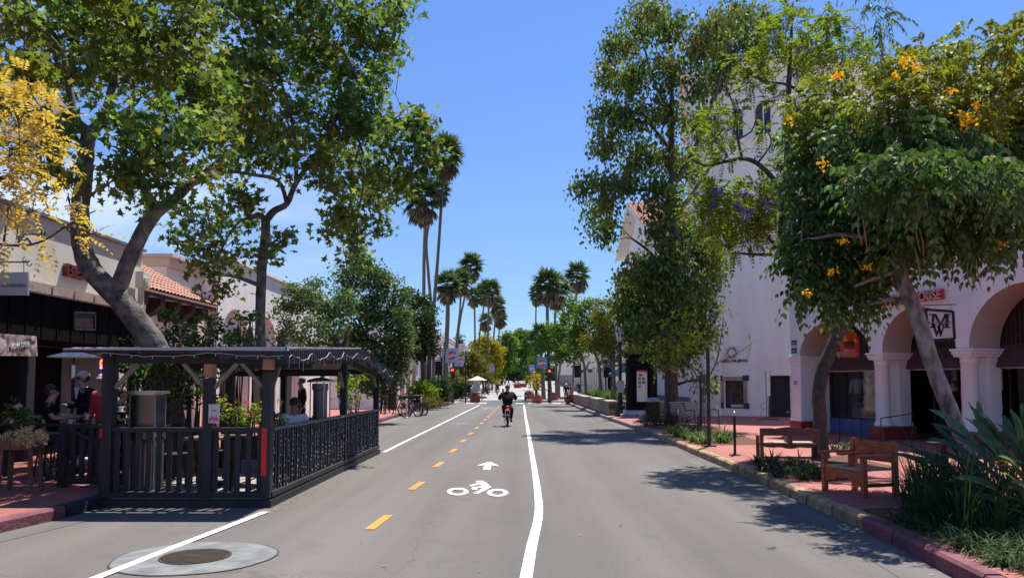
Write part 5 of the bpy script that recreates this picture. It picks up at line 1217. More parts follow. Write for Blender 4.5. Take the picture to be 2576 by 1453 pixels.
def capband(body, s, hc, k):
    mb = MB(); mb.lathe(hc + Vector((0, -.01, -.035)), [(.098, 0), (.104, .02), (.098, .045)], 16, sy=1.1); mb.build('cap_band', mat('cream_band', (.62, .55, .38), .7, .1, 6), body, False)
    mb = MB(); mb.ellipsoid(Vector((0, -.13, 1.235)), (.10, .06, .055), 12, 6); mb.build('hood', BLK, body, False, smooth=True)
person('rider in black hooded jacket and trousers with a dark cap riding the electric bike away', (RX, RY, .005), R(1), 'ride', BLK, BLK, mat('brown_shoe', (.06, .04, .03), .7, .1, 8), SKIN, cap=mat('brown_black_cap', (.045, .028, .026), .8, .2, 9), h=1.80, bulk=1.34, extra=capband)
# far cyclists
for px, lab, tp in ((1229, 'far oncoming cyclist in light shirt on the left of the pair', TAN), (1252, 'far oncoming cyclist in black on the right of the pair', BLK)):
    q = at(px, 97, gz(97)); bike('bicycle ridden by the ' + lab.replace('far oncoming ', 'far '), q, R(184), GREYC, kind='plain'); person(lab, q, R(184), 'ride', tp, NAVY, BLK, SKIN, h=1.95, sleeves='short')
# antique open car, far off
oc = thing('vintage_car', 'small vintage car with white cab, dark radiator and separate wheels far down the road', 'car', at(1262, 203, gz(203)), R(4))
mb = MB(); mb.prism([(-.75, -1.6, .75), (-.75, 1.6, .75), (-.75, 1.6, 1.25), (-.75, .4, 1.3), (-.75, .2, 1.95), (-.75, -1.2, 1.98), (-.75, -1.6, 1.4)], (1.5, 0, 0)); mb.build('body', WHITE, oc, False, bevel=.06)
mb = MB(); mb.prism([(-.38, -1.62, .55), (.38, -1.62, .55), (.40, -1.62, 1.25), (.0, -1.62, 1.42), (-.40, -1.62, 1.25)], (0, -.25, 0)); mb.build('radiator', NAVY, oc, False)
for x in (-.8, .8):
    for y in (-1.35, 1.35): mb = MB(); mb.torus((x, y, .38), .31, .07, (1, 0, 0), 20, 6); mb.tube([(x - .04, y, .38), (x + .04, y, .38)], .2, 12); mb.build('wheel', RUB, oc, False)
for x in (-.5, .5): mb = MB(); mb.ellipsoid((x, -1.85, 1.0), (.12, .1, .12), 10, 6); mb.build('headlight', STEEL, oc, False)
mb = MB(); mb.box((-.62, -1.25, 1.45), (.62, -1.21, 1.85)); mb.build('windscreen', DGLASS, oc, False)

# ------------------------------------------------------------------ lamps, signals, banners, signs
def lamp_post(label, x, y, z, h):
    t = thing('street_lamp', label, 'street lamp', (x, y, z)); k = h / 4.35
    mb = MB(); mb.lathe((0, 0, 0), [(.26, 0), (.26, .35), (.20, .42), (.24, .5), (.15, .6), (.11, .8), (.15, .85), (.10, .95), (.085, 1.3), (.12, 1.34), (.08, 1.42), (.075, 3.2 * k), (.12, 3.24 * k), (.07, 3.3 * k), (.16, 3.36 * k)], 16); mb.build('post', GREENI, t, False, smooth='auto')
    z0, z1, z2 = 3.38 * k, 4.0 * k, 4.22 * k
    mb = MB(); mb.lathe((0, 0, 0), [(.13, z0), (.235, z1 - .15), (.205, z1 + .12)], 6); mb.build('lamp_glass', LGLASS, t, False)
    mb = MB()
    for j in range(6):
        a = 2 * math.pi * j / 6; c, s_ = math.cos(a), math.sin(a); mb.tube([(c * .135, s_ * .135, z0), (c * .24, s_ * .24, z1 - .15), (c * .21, s_ * .21, z1 + .12)], .012, 4)
    mb.torus((0, 0, z1 - .15), .24, .016, (0, 0, 1), 6, 4); mb.lathe((0, 0, 0), [(.225, z1 + .11), (.23, z1 + .14), (.10, z2 + .02), (.03, z2 + .08), (.035, z2 + .12), (.005, z2 + .18)], 12); mb.build('lantern_frame', GREENI, t, False)
    return t
g = G(1561, 1046, .15); lp = lamp_post('dark green street lamp with six sided lantern beside the stone planter', g.x, g.y, .15, 4.45)
nc = thing('post_notice', 'white notice strapped to the lamp post', 'notice', (g.x, g.y - .12, 1.3)); mb = MB(); mb.box((-.16, -.02, -.05), (.16, .0, .50)); mb.build('sheet', NOTE, nc, False)
mb = MB(); mb.box((-.17, .0, -.06), (.17, .02, .51)); mb.build('backing', DSTEEL, nc, False)
lamp_post('dark street lamp half hidden in the left trees beside the blue banner', *at(1111, 60, .15), 4.6)
DUM = mat('banner_blue', (.13, .36, .70), .7, .1, 1.5); DRED = mat('banner_red', (.78, .10, .06), .7, .06, 5); DWHT = mat('banner_white', (.78, .76, .74), .7, .05, 5)
DUM2 = mat('backlit_banner_blue', (.34, .60, .86), .7, .1, 1.5)  # paler copy for left banners, light through the cloth put into the blue
def banner(label, px0, py0, w_, h_, Y, lean=0, pole=True, sgn=-1, wave=.06):
    """a fabric banner on two arms: px0, py0 its top left, sizes in pixels"""
    q = P(px0 + w_ / 2, py0 + h_, Y); t = thing('street_banner', label, 'banner', tuple(q))
    W_, H_ = U(w_, Y), U(h_, Y); o = Vector((0, 0, 0))
    def pt(u, v, d=0): return Vector(((u - .5) * W_ + lean * (v - .5) * W_, wave * math.sin(u * 5 + v * 2) + d, v * H_))
    mb = MB(); n = 8; vs = []; fs = []
    for j in range(n + 1):
        for i in range(n + 1): vs.append(pt(i / n, j / n))
    for j in range(n):
        for i in range(n): a = j * (n + 1) + i; fs.append((a, a + 1, a + n + 2, a + n + 1))
    mb.add(vs, fs); mb.build('cloth', DUM2 if px0 < 1200 else DUM, t, False)
    mb = MB(); 
    ang = [2 * math.pi * k / 28 for k in range(28)]; cu, cv, ru, rv = .5, .52, .36, .36 * W_ / H_ * 1.02
    def wv(u): return cv + .02 + .05 * math.sin((u - .5) * 9) * (1 if u < .5 else .8)
    cols = 20
    for i in range(cols):
        u0, u1 = cu - ru + 2 * ru * i / cols, cu - ru + 2 * ru * (i + 1) / cols
        def ext(u): return rv * math.sqrt(max(0, 1 - ((u - cu) / ru) ** 2))
        for (lo, hi) in ((lambda u: cv - ext(u), lambda u: max(cv - ext(u), min(cv + ext(u), wv(u) - .12))), (lambda u: min(cv + ext(u), max(cv - ext(u), wv(u) + .02)), lambda u: min(cv + ext(u), max(cv - ext(u), wv(u) + .075))), (lambda u: min(cv + ext(u), wv(u) + .11), lambda u: cv + ext(u))):
            a, b, c, d = lo(u0), lo(u1), hi(u1), hi(u0)
            if d - a > .002 or c - b > .002: mb.add([pt(u0, a, -.012), pt(u1, b, -.012), pt(u1, max(b, c), -.012), pt(u0, max(a, d), -.012)], [(0, 1, 2, 3)])
    mb.build('red_disc', DRED, t, False)
    mb = MB()
    for i in range(cols + 2):
        u0, u1 = .10 + .82 * i / (cols + 2), .10 + .82 * (i + 1) / (cols + 2); mb.add([pt(u0, wv(u0) - .115, -.016), pt(u1, wv(u1) - .115, -.016), pt(u1, wv(u1) - .0, -.016), pt(u0, wv(u0) - .0, -.016)], [(0, 1, 2, 3)])
    mb.build('white_wave', DWHT, t, False)
    if pole:
        gxx = pt(0 if sgn < 0 else 1, .5); mb = MB(); xx = gxx.x + sgn * .12; zb = gz(Y) - q.z
        mb.tube([(xx, 0, zb), (xx, 0, H_ + .5)], .06, 8); mb.tube([(xx, 0, H_ * .99), pt(1 if sgn < 0 else 0, .99)], .02, 5); mb.tube([(xx, 0, .03), pt(1 if sgn < 0 else 0, .01)], .015, 5); mb.build('pole', GREENI, t, False)
banner('largest blue street banner with red disc and white wave beside the left palms', 1121, 875, 31, 38, 63, .12)
banner('blue street banner slanting just below and right of the largest one', 1146, 897, 22, 24, 66, .28, sgn=1)
banner('small blue street banner hanging in front of the yellow tree', 1233, 916, 11, 19, 112, 0, sgn=1, wave=.02)
banner('larger right hand blue banner with red disc beside the red signal', 1351, 898, 25, 29, 66, -.05, sgn=1)
banner('smaller blue banner left of the right signal lamp', 1331, 916, 14, 20, 90, 0, sgn=1, wave=.02)
banner('blue street banner half hidden by the right planter trees above the dark signal', 1519, 905, 16, 18, 58, 0, sgn=1, wave=.02)
def signal(label, px, py, Y, lit=True, away=False, base=None, arm=0):
    q = P(px, py, Y); x = q.x; t = thing('traffic_signal', label, 'traffic light', (x + arm, Y, gz(Y)))
    mb = MB(); mb.lathe((0, 0, 0), [(.16, 0), (.16, .3), (.08, .4), (.06, q.z - .7 - gz(Y)), (.06, q.z + .7 - gz(Y))], 10)
    if arm: mb.tube([(0, 0, q.z + .55 - gz(Y)), (-arm, 0, q.z + .55 - gz(Y))], .035, 6)
    mb.build('post', GREENI, t, False)
    z = q.z - gz(Y); mb = MB(); mb.box((-arm - .19, -.30, z - .75), (-arm + .19, -.07, z + .22))
    for k in range(3): mb.torus((-arm, -.32, z - .0 - .27 * k), .125, .018, (0, 1, 0), 14, 5, math.pi * 0, math.pi) if not away else mb.obox((-arm - .0, -.36, z + .07 - .27 * k), (.11, 0, 0), (0, .09, .02), (0, -.004, .012))
    mb.build('housing', PLASTK, t, False)
    for k in range(3):
        mb = MB(); mb.ellipsoid((-arm, -.30, z - .27 * k), (.10, .03, .10), 12, 6); mb.build('lens', mat('signal_red', (1, .02, .02), .4, 0, emit=7) if (k == 0 and lit) else PLASTK, t, False)
    return t
signal('left traffic signal showing red below the blue banners', 1139, 930, 66)
signal('right traffic signal showing red against the dark palm trunk', 1382, 933, 66)
signal('unlit traffic signal seen from behind left of the near lamp post', 1524, 925, 60, False, True)
signal('unlit narrow traffic signal nearest the tree trunk beside the lamp post', 1536, 928, 61, False, True)
# big dark hanging shapes: shop blade canopy panels
for px, py0, py1, w_, Y, lab in ((1453, 918, 949, 16, 70, 'black hanging shop panel among the right planter trees'), (1100, 908, 944, 18, 68, 'black hanging shop panel behind the left street lamp')):
    q = P(px, py1, Y); t = thing('blank_shop_sign', lab, 'panel', tuple(q)); W_, H_ = U(w_, Y), U(py1 - py0, Y)
    mb = MB(); mb.box((-W_ / 2, -.06, 0), (W_ / 2, .06, H_)); mb.build('panel', BLK, t, False); mb = MB(); mb.tube([(-W_ / 2, 0, H_ + .1), (W_ / 2, 0, H_ + .1)], .04, 6); mb.tube([(W_ / 2, 0, gz(Y) - q.z), (W_ / 2, 0, H_ + .2)], .05, 6); mb.build('arm', IRON, t, False)
# diamond warning sign
q = P(1352, 970, 70); dsn = thing('warning_sign', 'yellow diamond warning sign with a small traffic light symbol by the right planters', 'sign', (q.x, 70, 0)); r_ = U(7.6, 70) * 1.25
YSG = mat('sign_yellow', (.85, .42, .03), .5, .06, 4); mb = MB(); z = q.z; mb.prism([(-r_, 0, z), (0, 0, z - r_), (r_, 0, z), (0, 0, z + r_)], (0, .02, 0)); mb.build('plate', YSG, dsn, False)
mb = MB(); mb.box((-.07, -.02, z - .2), (.07, -.003, z + .2)); mb.build('symbol', BLK, dsn, False)
for k, cc in enumerate(((.7, .03, .02), (.8, .5, .03), (.05, .4, .1))): mb = MB(); mb.lathe((0, 0, 0), [(.04, 0)], 6); mb = MB(); mb.ellipsoid((0, -.024, z + .12 - .12 * k), (.04, .008, .04), 10, 4); mb.build('symbol_dot', mat('dot%d' % k, cc, .5, 0), dsn, False)
mb = MB(); mb.tube([(0, .04, 0), (0, .04, z + .1)], .03, 6); mb.build('post', DSTEEL, dsn, False)
for px, y0, y1, lab in ((1265.5, 977, 1000, 'taller yellow channel post just left of the rider'), (1274, 981, 1000, 'yellow channel post partly behind the rider')):
    g = G(px, 1008); t = thing('yellow_bollard', lab, 'bollard', (g.x, g.y, 0)); hh = U(1008 - y0, g.y); mb = MB(); mb.lathe((0, 0, 0), [(.14, 0), (.14, .04)], 12); mb.build('foot', PLASTK, t, False)
    mb = MB(); mb.box((-.11, -.03, .03), (.11, .03, hh)); mb.build('panel', YSG, t, False)

# ------------------------------------------------------------------ street planters, parasol
def tub(label, px0, px1, py1, hpx, plant, group=None):
    g = G((px0 + px1) / 2, py1, gz(70)); g.z = gz(g.y); Y = g.y; w_ = U(px1 - px0, Y) / 2; h_ = U(hpx, Y); d_ = w_ * .72
    t = thing('planter_tub', label, 'planter', (g.x, Y + d_, g.z), 0, group)
    mb = MB(); pr = [(.80, 0), (.90, h_ * .75), (.93, h_ * .8), (1.0, h_ * .82), (1.03, h_ * .92), (1.0, h_), (.93, h_), (.90, h_ * .9)]; n = 32
    def sq(a, r): c, s_ = math.cos(a), math.sin(a); k = (abs(c) ** 5 + abs(s_) ** 5) ** (-1 / 5.0); return c * k * r * w_, s_ * k * r * d_
    vs = []; fs = []
    for r_, z in pr:
        for k in range(n): x, y = sq(2 * math.pi * k / n, r_); vs.append((x, y, z))
    for i in range(len(pr) - 1):
        for k in range(n): fs.append((i * n + k, i * n + (k + 1) % n, (i + 1) * n + (k + 1) % n, (i + 1) * n + k))
    fs.append(tuple((len(pr) - 1) * n + k for k in range(n))); mb.add(vs, fs); mb.build('tub', REDPL, t, False, smooth='auto')
    pm, sz, up = plant
    pc = [((0, 0, h_ + sz * .25), (w_ * .8, d_ * .8, sz * .5))]; leaf_crown('plants', pm, t, pc, dens=60 / (w_ * sz + .1), per=16, sr=.14, size=.13, tem='lance', droop=-.3, world=False)
PURP = leafmat('purple_foliage', [(0, (.06, .018, .06)), (.6, (.13, .05, .12)), (1, (.05, .06, .03))]); OLV = leafmat('tub_plants', [(0, (.05, .07, .025)), (.6, (.12, .10, .05)), (1, (.20, .12, .08))])
tub('oxblood planter tub with purple foliage below the cream parasol', 1180, 1209, 1012, 17, (PURP, .45, 0))
tub('oxblood planter tub at the left kerb corner behind the shrubs', 1119, 1137, 1012, 17, (OLV, .4, 0))
tub('smaller oxblood planter tub set behind the left corner one', 1132, 1146, 1004, 15, (OLV, .55, 0))
tub('oxblood planter tub beside a dark post right of the lane end', 1320, 1344, 1004, 15, (OLV, .4, 0))
tub('nearest oxblood planter tub in the middle of the right crossing', 1336, 1367, 1014, 17, (OLV, .12, 0))
tub('oxblood planter tub at the far right kerb under the palm', 1377, 1404, 1006, 15, (OLV, .12, 0))
tub('oxblood planter tub with purple foliage against the stone planter end', 1421, 1447, 1017, 17, (PURP, .7, 0))
t = thing('short_bollard', 'short dark banded bollard at the left end of the right tubs', 'bollard', at(1322, 76, 0)); mb = MB(); mb.lathe((0, 0, 0), [(.12, 0), (.11, .6), (.12, .62), (.12, .8), (.06, .86)], 12); mb.build('post', PLASTK, t, False)
mb = MB(); mb.lathe((0, 0, 0), [(.118, .42), (.12, .46), (.118, .5)], 12); mb.build('band', WHITE, t, False)
ps = thing('parasol', 'cream market parasol over an outdoor table beyond the crossing', 'parasol', at(1201, 74, 0)); w_ = U(24.5, 74)
mb = MB(); mb.lathe((0, 0, 0), [(w_, 2.0), (w_ * .5, 2.22), (.03, 2.42)], 8); mb.build('canopy', mat('cream_canvas', (.62, .50, .36), .8, .08, 4), ps, False)
mb = MB(); mb.tube([(0, 0, .1), (0, 0, 2.45)], .03, 8); mb.lathe((0, 0, 0), [(.3, 0), (.28, .08), (.04, .1)], 14); mb.build('pole', DSTEEL, ps, False)
tb_ = thing('cafe_table', 'pale folding table with a white menu board standing behind the purple tub', 'table', at(1192, 75.5, 0)); mb = MB(); mb.box((-.9, -.4, .95), (.9, .4, 1.0)); mb.build('table_top', GREYW, tb_, False)
for x in (-.82, .82):
    for y in (-.35, .35): mb = MB(); mb.tube([(x, y, 0), (x * .95, y, .95)], .03, 6); mb.build('leg', GREYW, tb_, False)
mbd = thing('menu_board', 'white menu board upright under the cream parasol', 'board', at(1199, 75.2, 1.0)); mb = MB(); mb.box((-.37, -.03, .02), (.37, .03, .95)); mb.build('board', WHITE, mbd, False)
# far terrace railings and dark parklets down the road
for px, Y, w_, lab, m_ in ((1172, 84, 4.5, 'dark railed terrace beyond the crossing under the olive trees', DARKW), (1160, 100, 4, 'second dark terrace further along the left kerb', DARKW)):
    q = at(px, Y, gz(Y)); t = thing('far_terrace', lab, 'terrace', q); mb = MB(); mb.box((-w_ / 2, 0, 0), (w_ / 2, 2.2, .16)); mb.build('deck', m_, t, False)
    mb = MB()
    for k in range(int(w_ / .18)): mb.box((-w_ / 2 + k * .18, 0, .163), (-w_ / 2 + k * .18 + .05, .05, 1.0))
    mb.box((-w_ / 2, -.02, 1.003), (w_ / 2, .07, 1.07)); mb.build('railing', m_, t, False)
    mb = MB(); mb.box((-w_ / 2, 0, 1.07), (-w_ / 2 + .1, .1, 2.3)); mb.box((w_ / 2 - .1, 0, 1.07), (w_ / 2, .1, 2.3)); build_each(mb, 'post', m_, t, world=False)
for px, Y, lab in ((1302, 150, 'far dark red planter tub on the road under the trees'), (1316, 160, 'far dark red planter tub right of the first far one')):
    g = at(px, Y, gz(Y)); t = thing('planter_tub', lab, 'planter', g); mb = MB(); mb.lathe((0, 0, 0), [(.7, 0), (.8, .6), (.88, .62), (.88, .8), (.6, .8)], 16); mb.build('tub', REDPL, t, False); leaf_crown('plants', OLV, t, [((0, 0, 1.0), (.7, .6, .35))], 14, 8, .2, .18, world=False)

# ------------------------------------------------------------------ stone planter wall
spw = thing('stone_planter', 'long low sandstone planter wall with rounded cap along the right kerb', 'planter wall', (4.4, 45, .15))
x0 = 4.22
mb = MB(); yk = 36.3
while yk < 60:
    for lv in range(2):
        y_ = yk + (.45 if lv else 0); l_ = .9; z_ = .15 + lv * .29
        mb.box((x0 + rnd.uniform(-.01, .01), y_ + .01, z_ + .005), (x0 + .4, min(y_ + l_ - .01, 61), z_ + .285))
    yk += .9
for k in range(3): mb.box((x0 + .4 + k * .75, 36.3, .155), (x0 + .4 + k * .75 + .74, 36.68 + rnd.uniform(-.01, .01), .735))
mb.build('wall', STONE, spw, bevel=.02)
mb = MB(); mb.box((x0 - .05, 36.22, .737), (x0 + .45, 61, .85)); mb.box((x0 + .452, 36.22, .737), (x0 + 2.7, 36.74, .85)); mb.build('cap', mat('cap_stone', (.42, .37, .27), .9, .3, 3, .7, bscale=12), spw, bevel=.04)
mb = MB(); mb.box((x0 + .4, 36.7, .2), (x0 + 2.6, 61, .72)); mb.build('soil', MULCH, spw)
STRAP = leafmat('strap_leaf', [(0, (.035, .075, .020)), (.6, (.075, .14, .035)), (.9, (.15, .19, .06)), (1, (.32, .28, .13))], trans=.25)
STRAPD = leafmat('dark_strap_leaf', [(0, (.018, .042, .018)), (.7, (.045, .085, .03)), (1, (.12, .15, .06))], trans=.2)
for k in range(16):
    y = 37.4 + k * 1.4; t = thing('strap_leaf_plant', 'upright bright green strap leaved plant in a row inside the stone planter', 'plant', (x0 + 1.0 + rnd.uniform(-.2, .4), y, .72), 0, 'strap plants in the stone planter')
    mb = MB(); strap_clump(mb, (0, 0, 0), 60, .85, .055, .4, (.8, 1.2), (.2, .7)); mb.build('leaves', STRAP, t, False)
# kiosk
kq = at(1618, 34.2, .15); ks = thing('notice_kiosk', 'dark framed notice kiosk with corrugated roof edge and white poster board', 'kiosk', kq); f_ = U(1, 34.2)
mb = MB(); mb.box((-.72, -.1, .32), (.62, .55, .46)); mb.box((-.72, -.02, .46), (-.52, .5, 2.55)); mb.box((.30, -.02, .46), (.62, .5, 2.55)); mb.box((-.72, -.02, 2.55), (.62, .5, 2.75)); mb.box((-.52, .2, .46), (.30, .5, 2.55)); mb.build('frame', BLK, ks, False)
mb = MB(); mb.box((-.27, .10, .70), (.20, .14, 2.05)); mb.build('poster_board', WHITE, ks, False)
mb = MB(); mb.box((-.27, .09, 2.055), (.20, .14, 2.13)); mb.build('poster_header', mat('poster_red', (.42, .03, .02), .6, .1, 5), ks, False)
for k, (a, b, w1, h1) in enumerate(((-.17, 1.85, .14, .1), (-.19, 1.68, .1, .12), (-.03, 1.68, .11, .12), (-.18, 1.50, .1, .12), (-.02, 1.50, .12, .14), (-.19, 1.34, .1, .1))): mb = MB(); mb.box((a, .085, b), (a + w1, .099, b + h1)); mb.build('photo', mat('tiny_photo%d' % (k % 3), ((.12, .12, .13), (.2, .18, .16), (.1, .12, .18))[k % 3], .5, .5, 18), ks, False)
mb = MB()
for k in range(14): mb.box((-.75 + k * .1, -.12, 2.753), (-.75 + k * .1 + .06, .6, 2.83))
mb.box((-.75, -.1, 2.83), (.65, .6, 2.88)); mb.build('roof', BLK, ks, False)
mb = MB(); mb.box((-1.0, -.5, 0), (.55, .45, .14)); mb.box((-.85, -.3, .14), (.5, .45, .317)); mb.build('tiled_step', brickmat('blue_white_tiles', (.45, .46, .52), (.50, .52, .58), (.25, .27, .36), 9), ks, False)
# litter bin
lb = thing('litter_bin', 'dark green slatted litter bin with grey lid beside the big trunk', 'bin', at(1641, 30.8, .15)); mb = MB(); mb.lathe((0, 0, 0), [(.24, 0), (.25, .75)], 20)
for k in range(20): a = 2 * math.pi * k / 20; mb.bar((math.cos(a) * .27, math.sin(a) * .27, .03), (math.cos(a) * .27, math.sin(a) * .27, .78), .045, .02)
mb.build('body', GREENI, lb, False); mb = MB(); mb.lathe((0, 0, 0), [(.29, .78), (.30, .84), (.22, .92), (.10, .95)], 20); mb.build('lid', DSTEEL, lb, False)
# plain pole, cycle post
g = G(1784, 1122, .15); pp = thing('bare_pole', 'bare dark brown pole on a small square foot beside the slender young tree', 'pole', tuple(g)); mb = MB(); mb.tube([(0, 0, .02), (0, 0, 2.36)], .045, 12); mb.build('pole', mat('rusty_brown_pole', (.05, .025, .022), .6, .3, 8), pp, False)
mb = MB(); mb.box((-.15, -.12, 0), (.15, .12, .03)); mb.build('foot', DARKW2, pp, False)
g = G(1849, 1144, .15); cp = thing('cycle_post', 'black cycle parking post with side rings and a chrome ball top', 'cycle stand', tuple(g)); mb = MB(); mb.tube([(0, 0, 0), (0, 0, .84)], .028, 12); mb.lathe((0, 0, 0), [(.13, 0), (.13, .012), (.04, .03)], 16); mb.build('post', IRON, cp, False, smooth='auto')
mb = MB(); mb.torus((.075, 0, .42), .05, .009, (0, 1, 0), 20, 6); mb.torus((-.06, .02, .42), .045, .008, (.5, 1, 0), 20, 6); mb.build('ring', IRON, cp, False); mb = MB(); mb.ellipsoid((0, 0, .885), (.035, .035, .035), 14, 8); mb.tube([(0, 0, .83), (0, 0, .86)], .03, 10); mb.build('ball_top', STEEL, cp, False, smooth=True)
# slim easel sign with ironwork
g = P(1906, 1050, 33.5); es = thing('easel_sign', 'slim wrought iron easel holding a narrow white notice outside the tiled window', 'sign stand', (g.x, 32.0, .15)); mb = MB()
for x in (-.09, .09): mb.tube([(x, 0, 0), (x, .0, 2.05)], .014, 5)
mb.tube([(0, 0, 0), (0, .1, 1.1)], .012, 5); mb.tube([(-.45, 0, .015), (.4, 0, .015)], .02, 5)
for sx in (-1, 1):
    for z_ in (.12, .45): mb.torus((sx * .2, 0, z_ + .12), .13, .008, (0, 1, 0), 18, 5, .5, 5.2)
mb.build('iron_frame', IRON, es, False); mb = MB(); mb.box((-.08, -.02, 1.0), (.08, -.005, 1.95)); mb.build('notice', NOTE, es, False)
marks('lettering', SIGNB, es, (-.035, -.022, 1.7), (1, 0, 0), .07, .05, 3, world=False)

# ------------------------------------------------------------------ benches
def carved(mb, x0, x1, zb, zt, y, th, n=24, fn=None, up=True):
    """board between x0 and x1 with a scalloped edge"""
    vs = []; 
    for i in range(n + 1):
        u = i / n; s_ = fn(u); vs.append((x0 + (x1 - x0) * u, y, (zt + s_) if up else (zb - s_)))
    pts = ([(x0, y, zb), (x1, y, zb)] + vs[::-1]) if up else ([(x1, y, zt), (x0, y, zt)] + vs)
    mb.prism(pts, (0, th, 0))
def scal(u): return .055 * max(0, math.cos((u - .5) * 2 * math.pi * .95)) + .03 * math.exp(-((u - .12) / .06) ** 2) + .03 * math.exp(-((u - .88) / .06) ** 2) + .012 * math.sin(u * 40) * (1 if abs(u - .5) > .28 else 0)
def scal2(u): return .03 * abs(math.sin(u * math.pi * 3)) + .03 * max(0, math.cos((u - .5) * 2 * math.pi)) - .02
def bench_a():
    t = thing('carved_bench', 'dark carved wooden bench seen from behind with a wavy crested back beside the first trunk', 'bench', at(1978, 15.75, .15), R(-6)); w_ = .74; t.scale = (.76, .76, .70)
    # faces away from the camera: back at -Y
    mb = MB(); carved(mb, -w_, w_, .64, .84, -.30, .045, 40, scal); mb.build('backrest', BENCHD, t, False)
    for x in (-w_ - .04, -.03, w_ - .05): mb = MB(); mb.box((x, -.31, 0 if abs(x) > .1 else .40), (x + .09, -.235, .86 if abs(x) > .1 else .66)); mb.build('back_post', BENCHD, t, False, bevel=.01)
    mb = MB(); mb.box((-w_, -.29, .40), (w_, .30, .445)); mb.build('seat', BENCHW2, t, False, bevel=.006)
    mb = MB(); carved(mb, -w_ + .05, w_ - .05, .30, .397, -.27, .03, 30, scal2, False); mb.build('rear_apron', BENCHD, t, False); mb = MB(); carved(mb, -w_ + .05, w_ - .05, .30, .397, .25, .03, 30, scal2, False); mb.build('front_apron', BENCHD, t, False)
    for x in (-w_ - .04, w_ - .05): mb = MB(); mb.box((x, .22, 0), (x + .09, .30, .60)); mb.build('front_leg', BENCHD, t, False, bevel=.01); mb = MB(); mb.box((x - .02, -.24, .603), (x + .11, .34, .645)); mb.build('armrest', BENCHW, t, False, bevel=.012)
    mb = MB(); mb.box((-.04, -.1, .445), (.04, .2, .60)); mb.box((-.05, -.24, .603), (.05, .30, .64)); mb.build('middle_armrest', BENCHD, t, False)
def bench_b():
    t = thing('armchair_bench', 'reddish brown two seat wooden bench with three flat arms facing the road', 'bench', (4.66, 10.55, .15), R(90 + 18)); w_ = .47; t.scale = (.78, .80, .88)
    # local +Y points at the road
    mb = MB()
    for k, (a, b) in enumerate(((.50, .60), (.605, .70), (.705, .80))): mb.box((-w_, -.33, a), (w_, -.29, b))
    mb.build('backrest', BENCHW, t, False, bevel=.008)
    for x in (-w_ - .05, w_ - .03): mb = MB(); mb.box((x, -.36, 0), (x + .08, -.27, .84)); mb.build('back_post', BENCHW, t, False, bevel=.01)
    mb = MB()
    for k in range(5): mb.box((-w_ + .02, -.27 + k * .124, .39), (w_ - .02, -.27 + k * .124 + .118, .425))
    mb.build('seat', BENCHW2, t, False, bevel=.005)
    mb = MB(); carved(mb, -w_ + .03, w_ - .03, .22, .387, .31, .04, 36, lambda u: .05 * math.cos((u - .5) * 2 * math.pi * 1.0) * -1 + .02 * math.cos(u * 25), False); mb.build('front_apron', BENCHW, t, False)
    mb = MB(); mb.box((-w_, -.28, .15), (-w_ + .04, .31, .20)); mb.box((w_ - .04, -.28, .15), (w_, .31, .20)); build_each(mb, 'stretcher', BENCHD, t, world=False)
    for x in (-w_ - .05, w_ - .03): mb = MB(); mb.box((x, .28, 0), (x + .08, .37, .60)); mb.build('front_leg', BENCHW, t, False, bevel=.01)
    for x in (-w_ - .01, 0, w_ + .01):
        mb = MB(); mb.prism([(x - .06, -.27, .603), (x - .06, .38, .603), (x - .04, .44, .603), (x + .04, .44, .603), (x + .06, .38, .603), (x + .06, -.27, .603)], (0, 0, .038)); mb.build('armrest', BENCHW, t, False, bevel=.008)
    mb = MB(); mb.box((-.035, .12, .425), (.035, .20, .60)); mb.build('arm_support', BENCHW, t, False)
bench_a(); bench_b()
MB2 = mat('grey_metal_slats', (.16, .17, .18), .45, .15, 9, metal=.4)
for px, Y, rz, lab in ((1722, 27.0, R(200), 'grey slatted metal bench under the big tree with a paper cup on it'), (1757, 25.6, R(212), 'grey slatted metal bench behind the young tree stake')):
    t = thing('slatted_bench', lab, 'bench', at(px, Y, .15), rz)
    mb = MB()
    for k in range(5): mb.box((-.55, -.02 + k * .09, .42), (.55, .05 + k * .09, .445))
    mb.build('seat', MB2, t, False)
    mb = MB()
    for k in range(5): mb.obox((0, -.06 - k * .025, .50 + k * .085), (.55, 0, 0), (0, .008, .0), (0, -.01, .032))
    mb.build('backrest', MB2, t, False)
    for x in (-.55, .55): mb = MB(); mb.tube([(x, .38, 0), (x, .36, .42), (x, .36, .60), (x, .2, .64), (x, -.05, .62), (x, -.16, .88)], .018, 6); mb.tube([(x, -.1, 0), (x, .0, .42)], .018, 6); mb.build('side_frame', IRON, t, False)
t = thing('paper_cup', 'small white paper cup left on the metal bench', 'cup', (at(1703, 26.8, .15)[0], 26.8, .60)); mb = MB(); mb.lathe((0, 0, 0), [(.035, 0), (.045, .13), (.048, .135), (.04, .15)], 14); mb.build('cup', WHITE, t, False)
# small black bin-like box behind the strap plants on the right
g = at(2370, 10.6, .15); t = thing('small_black_table', 'small black square pedestal table among the right strap plants', 'table', (g[0], g[1], .15)); mb = MB(); mb.box((-.17, -.17, .66), (.17, .17, .69)); mb.build('table_top', PLASTK, t, False); mb = MB(); mb.tube([(0, 0, 0), (0, 0, .66)], .05, 8); mb.build('pedestal', PLASTK, t, False)
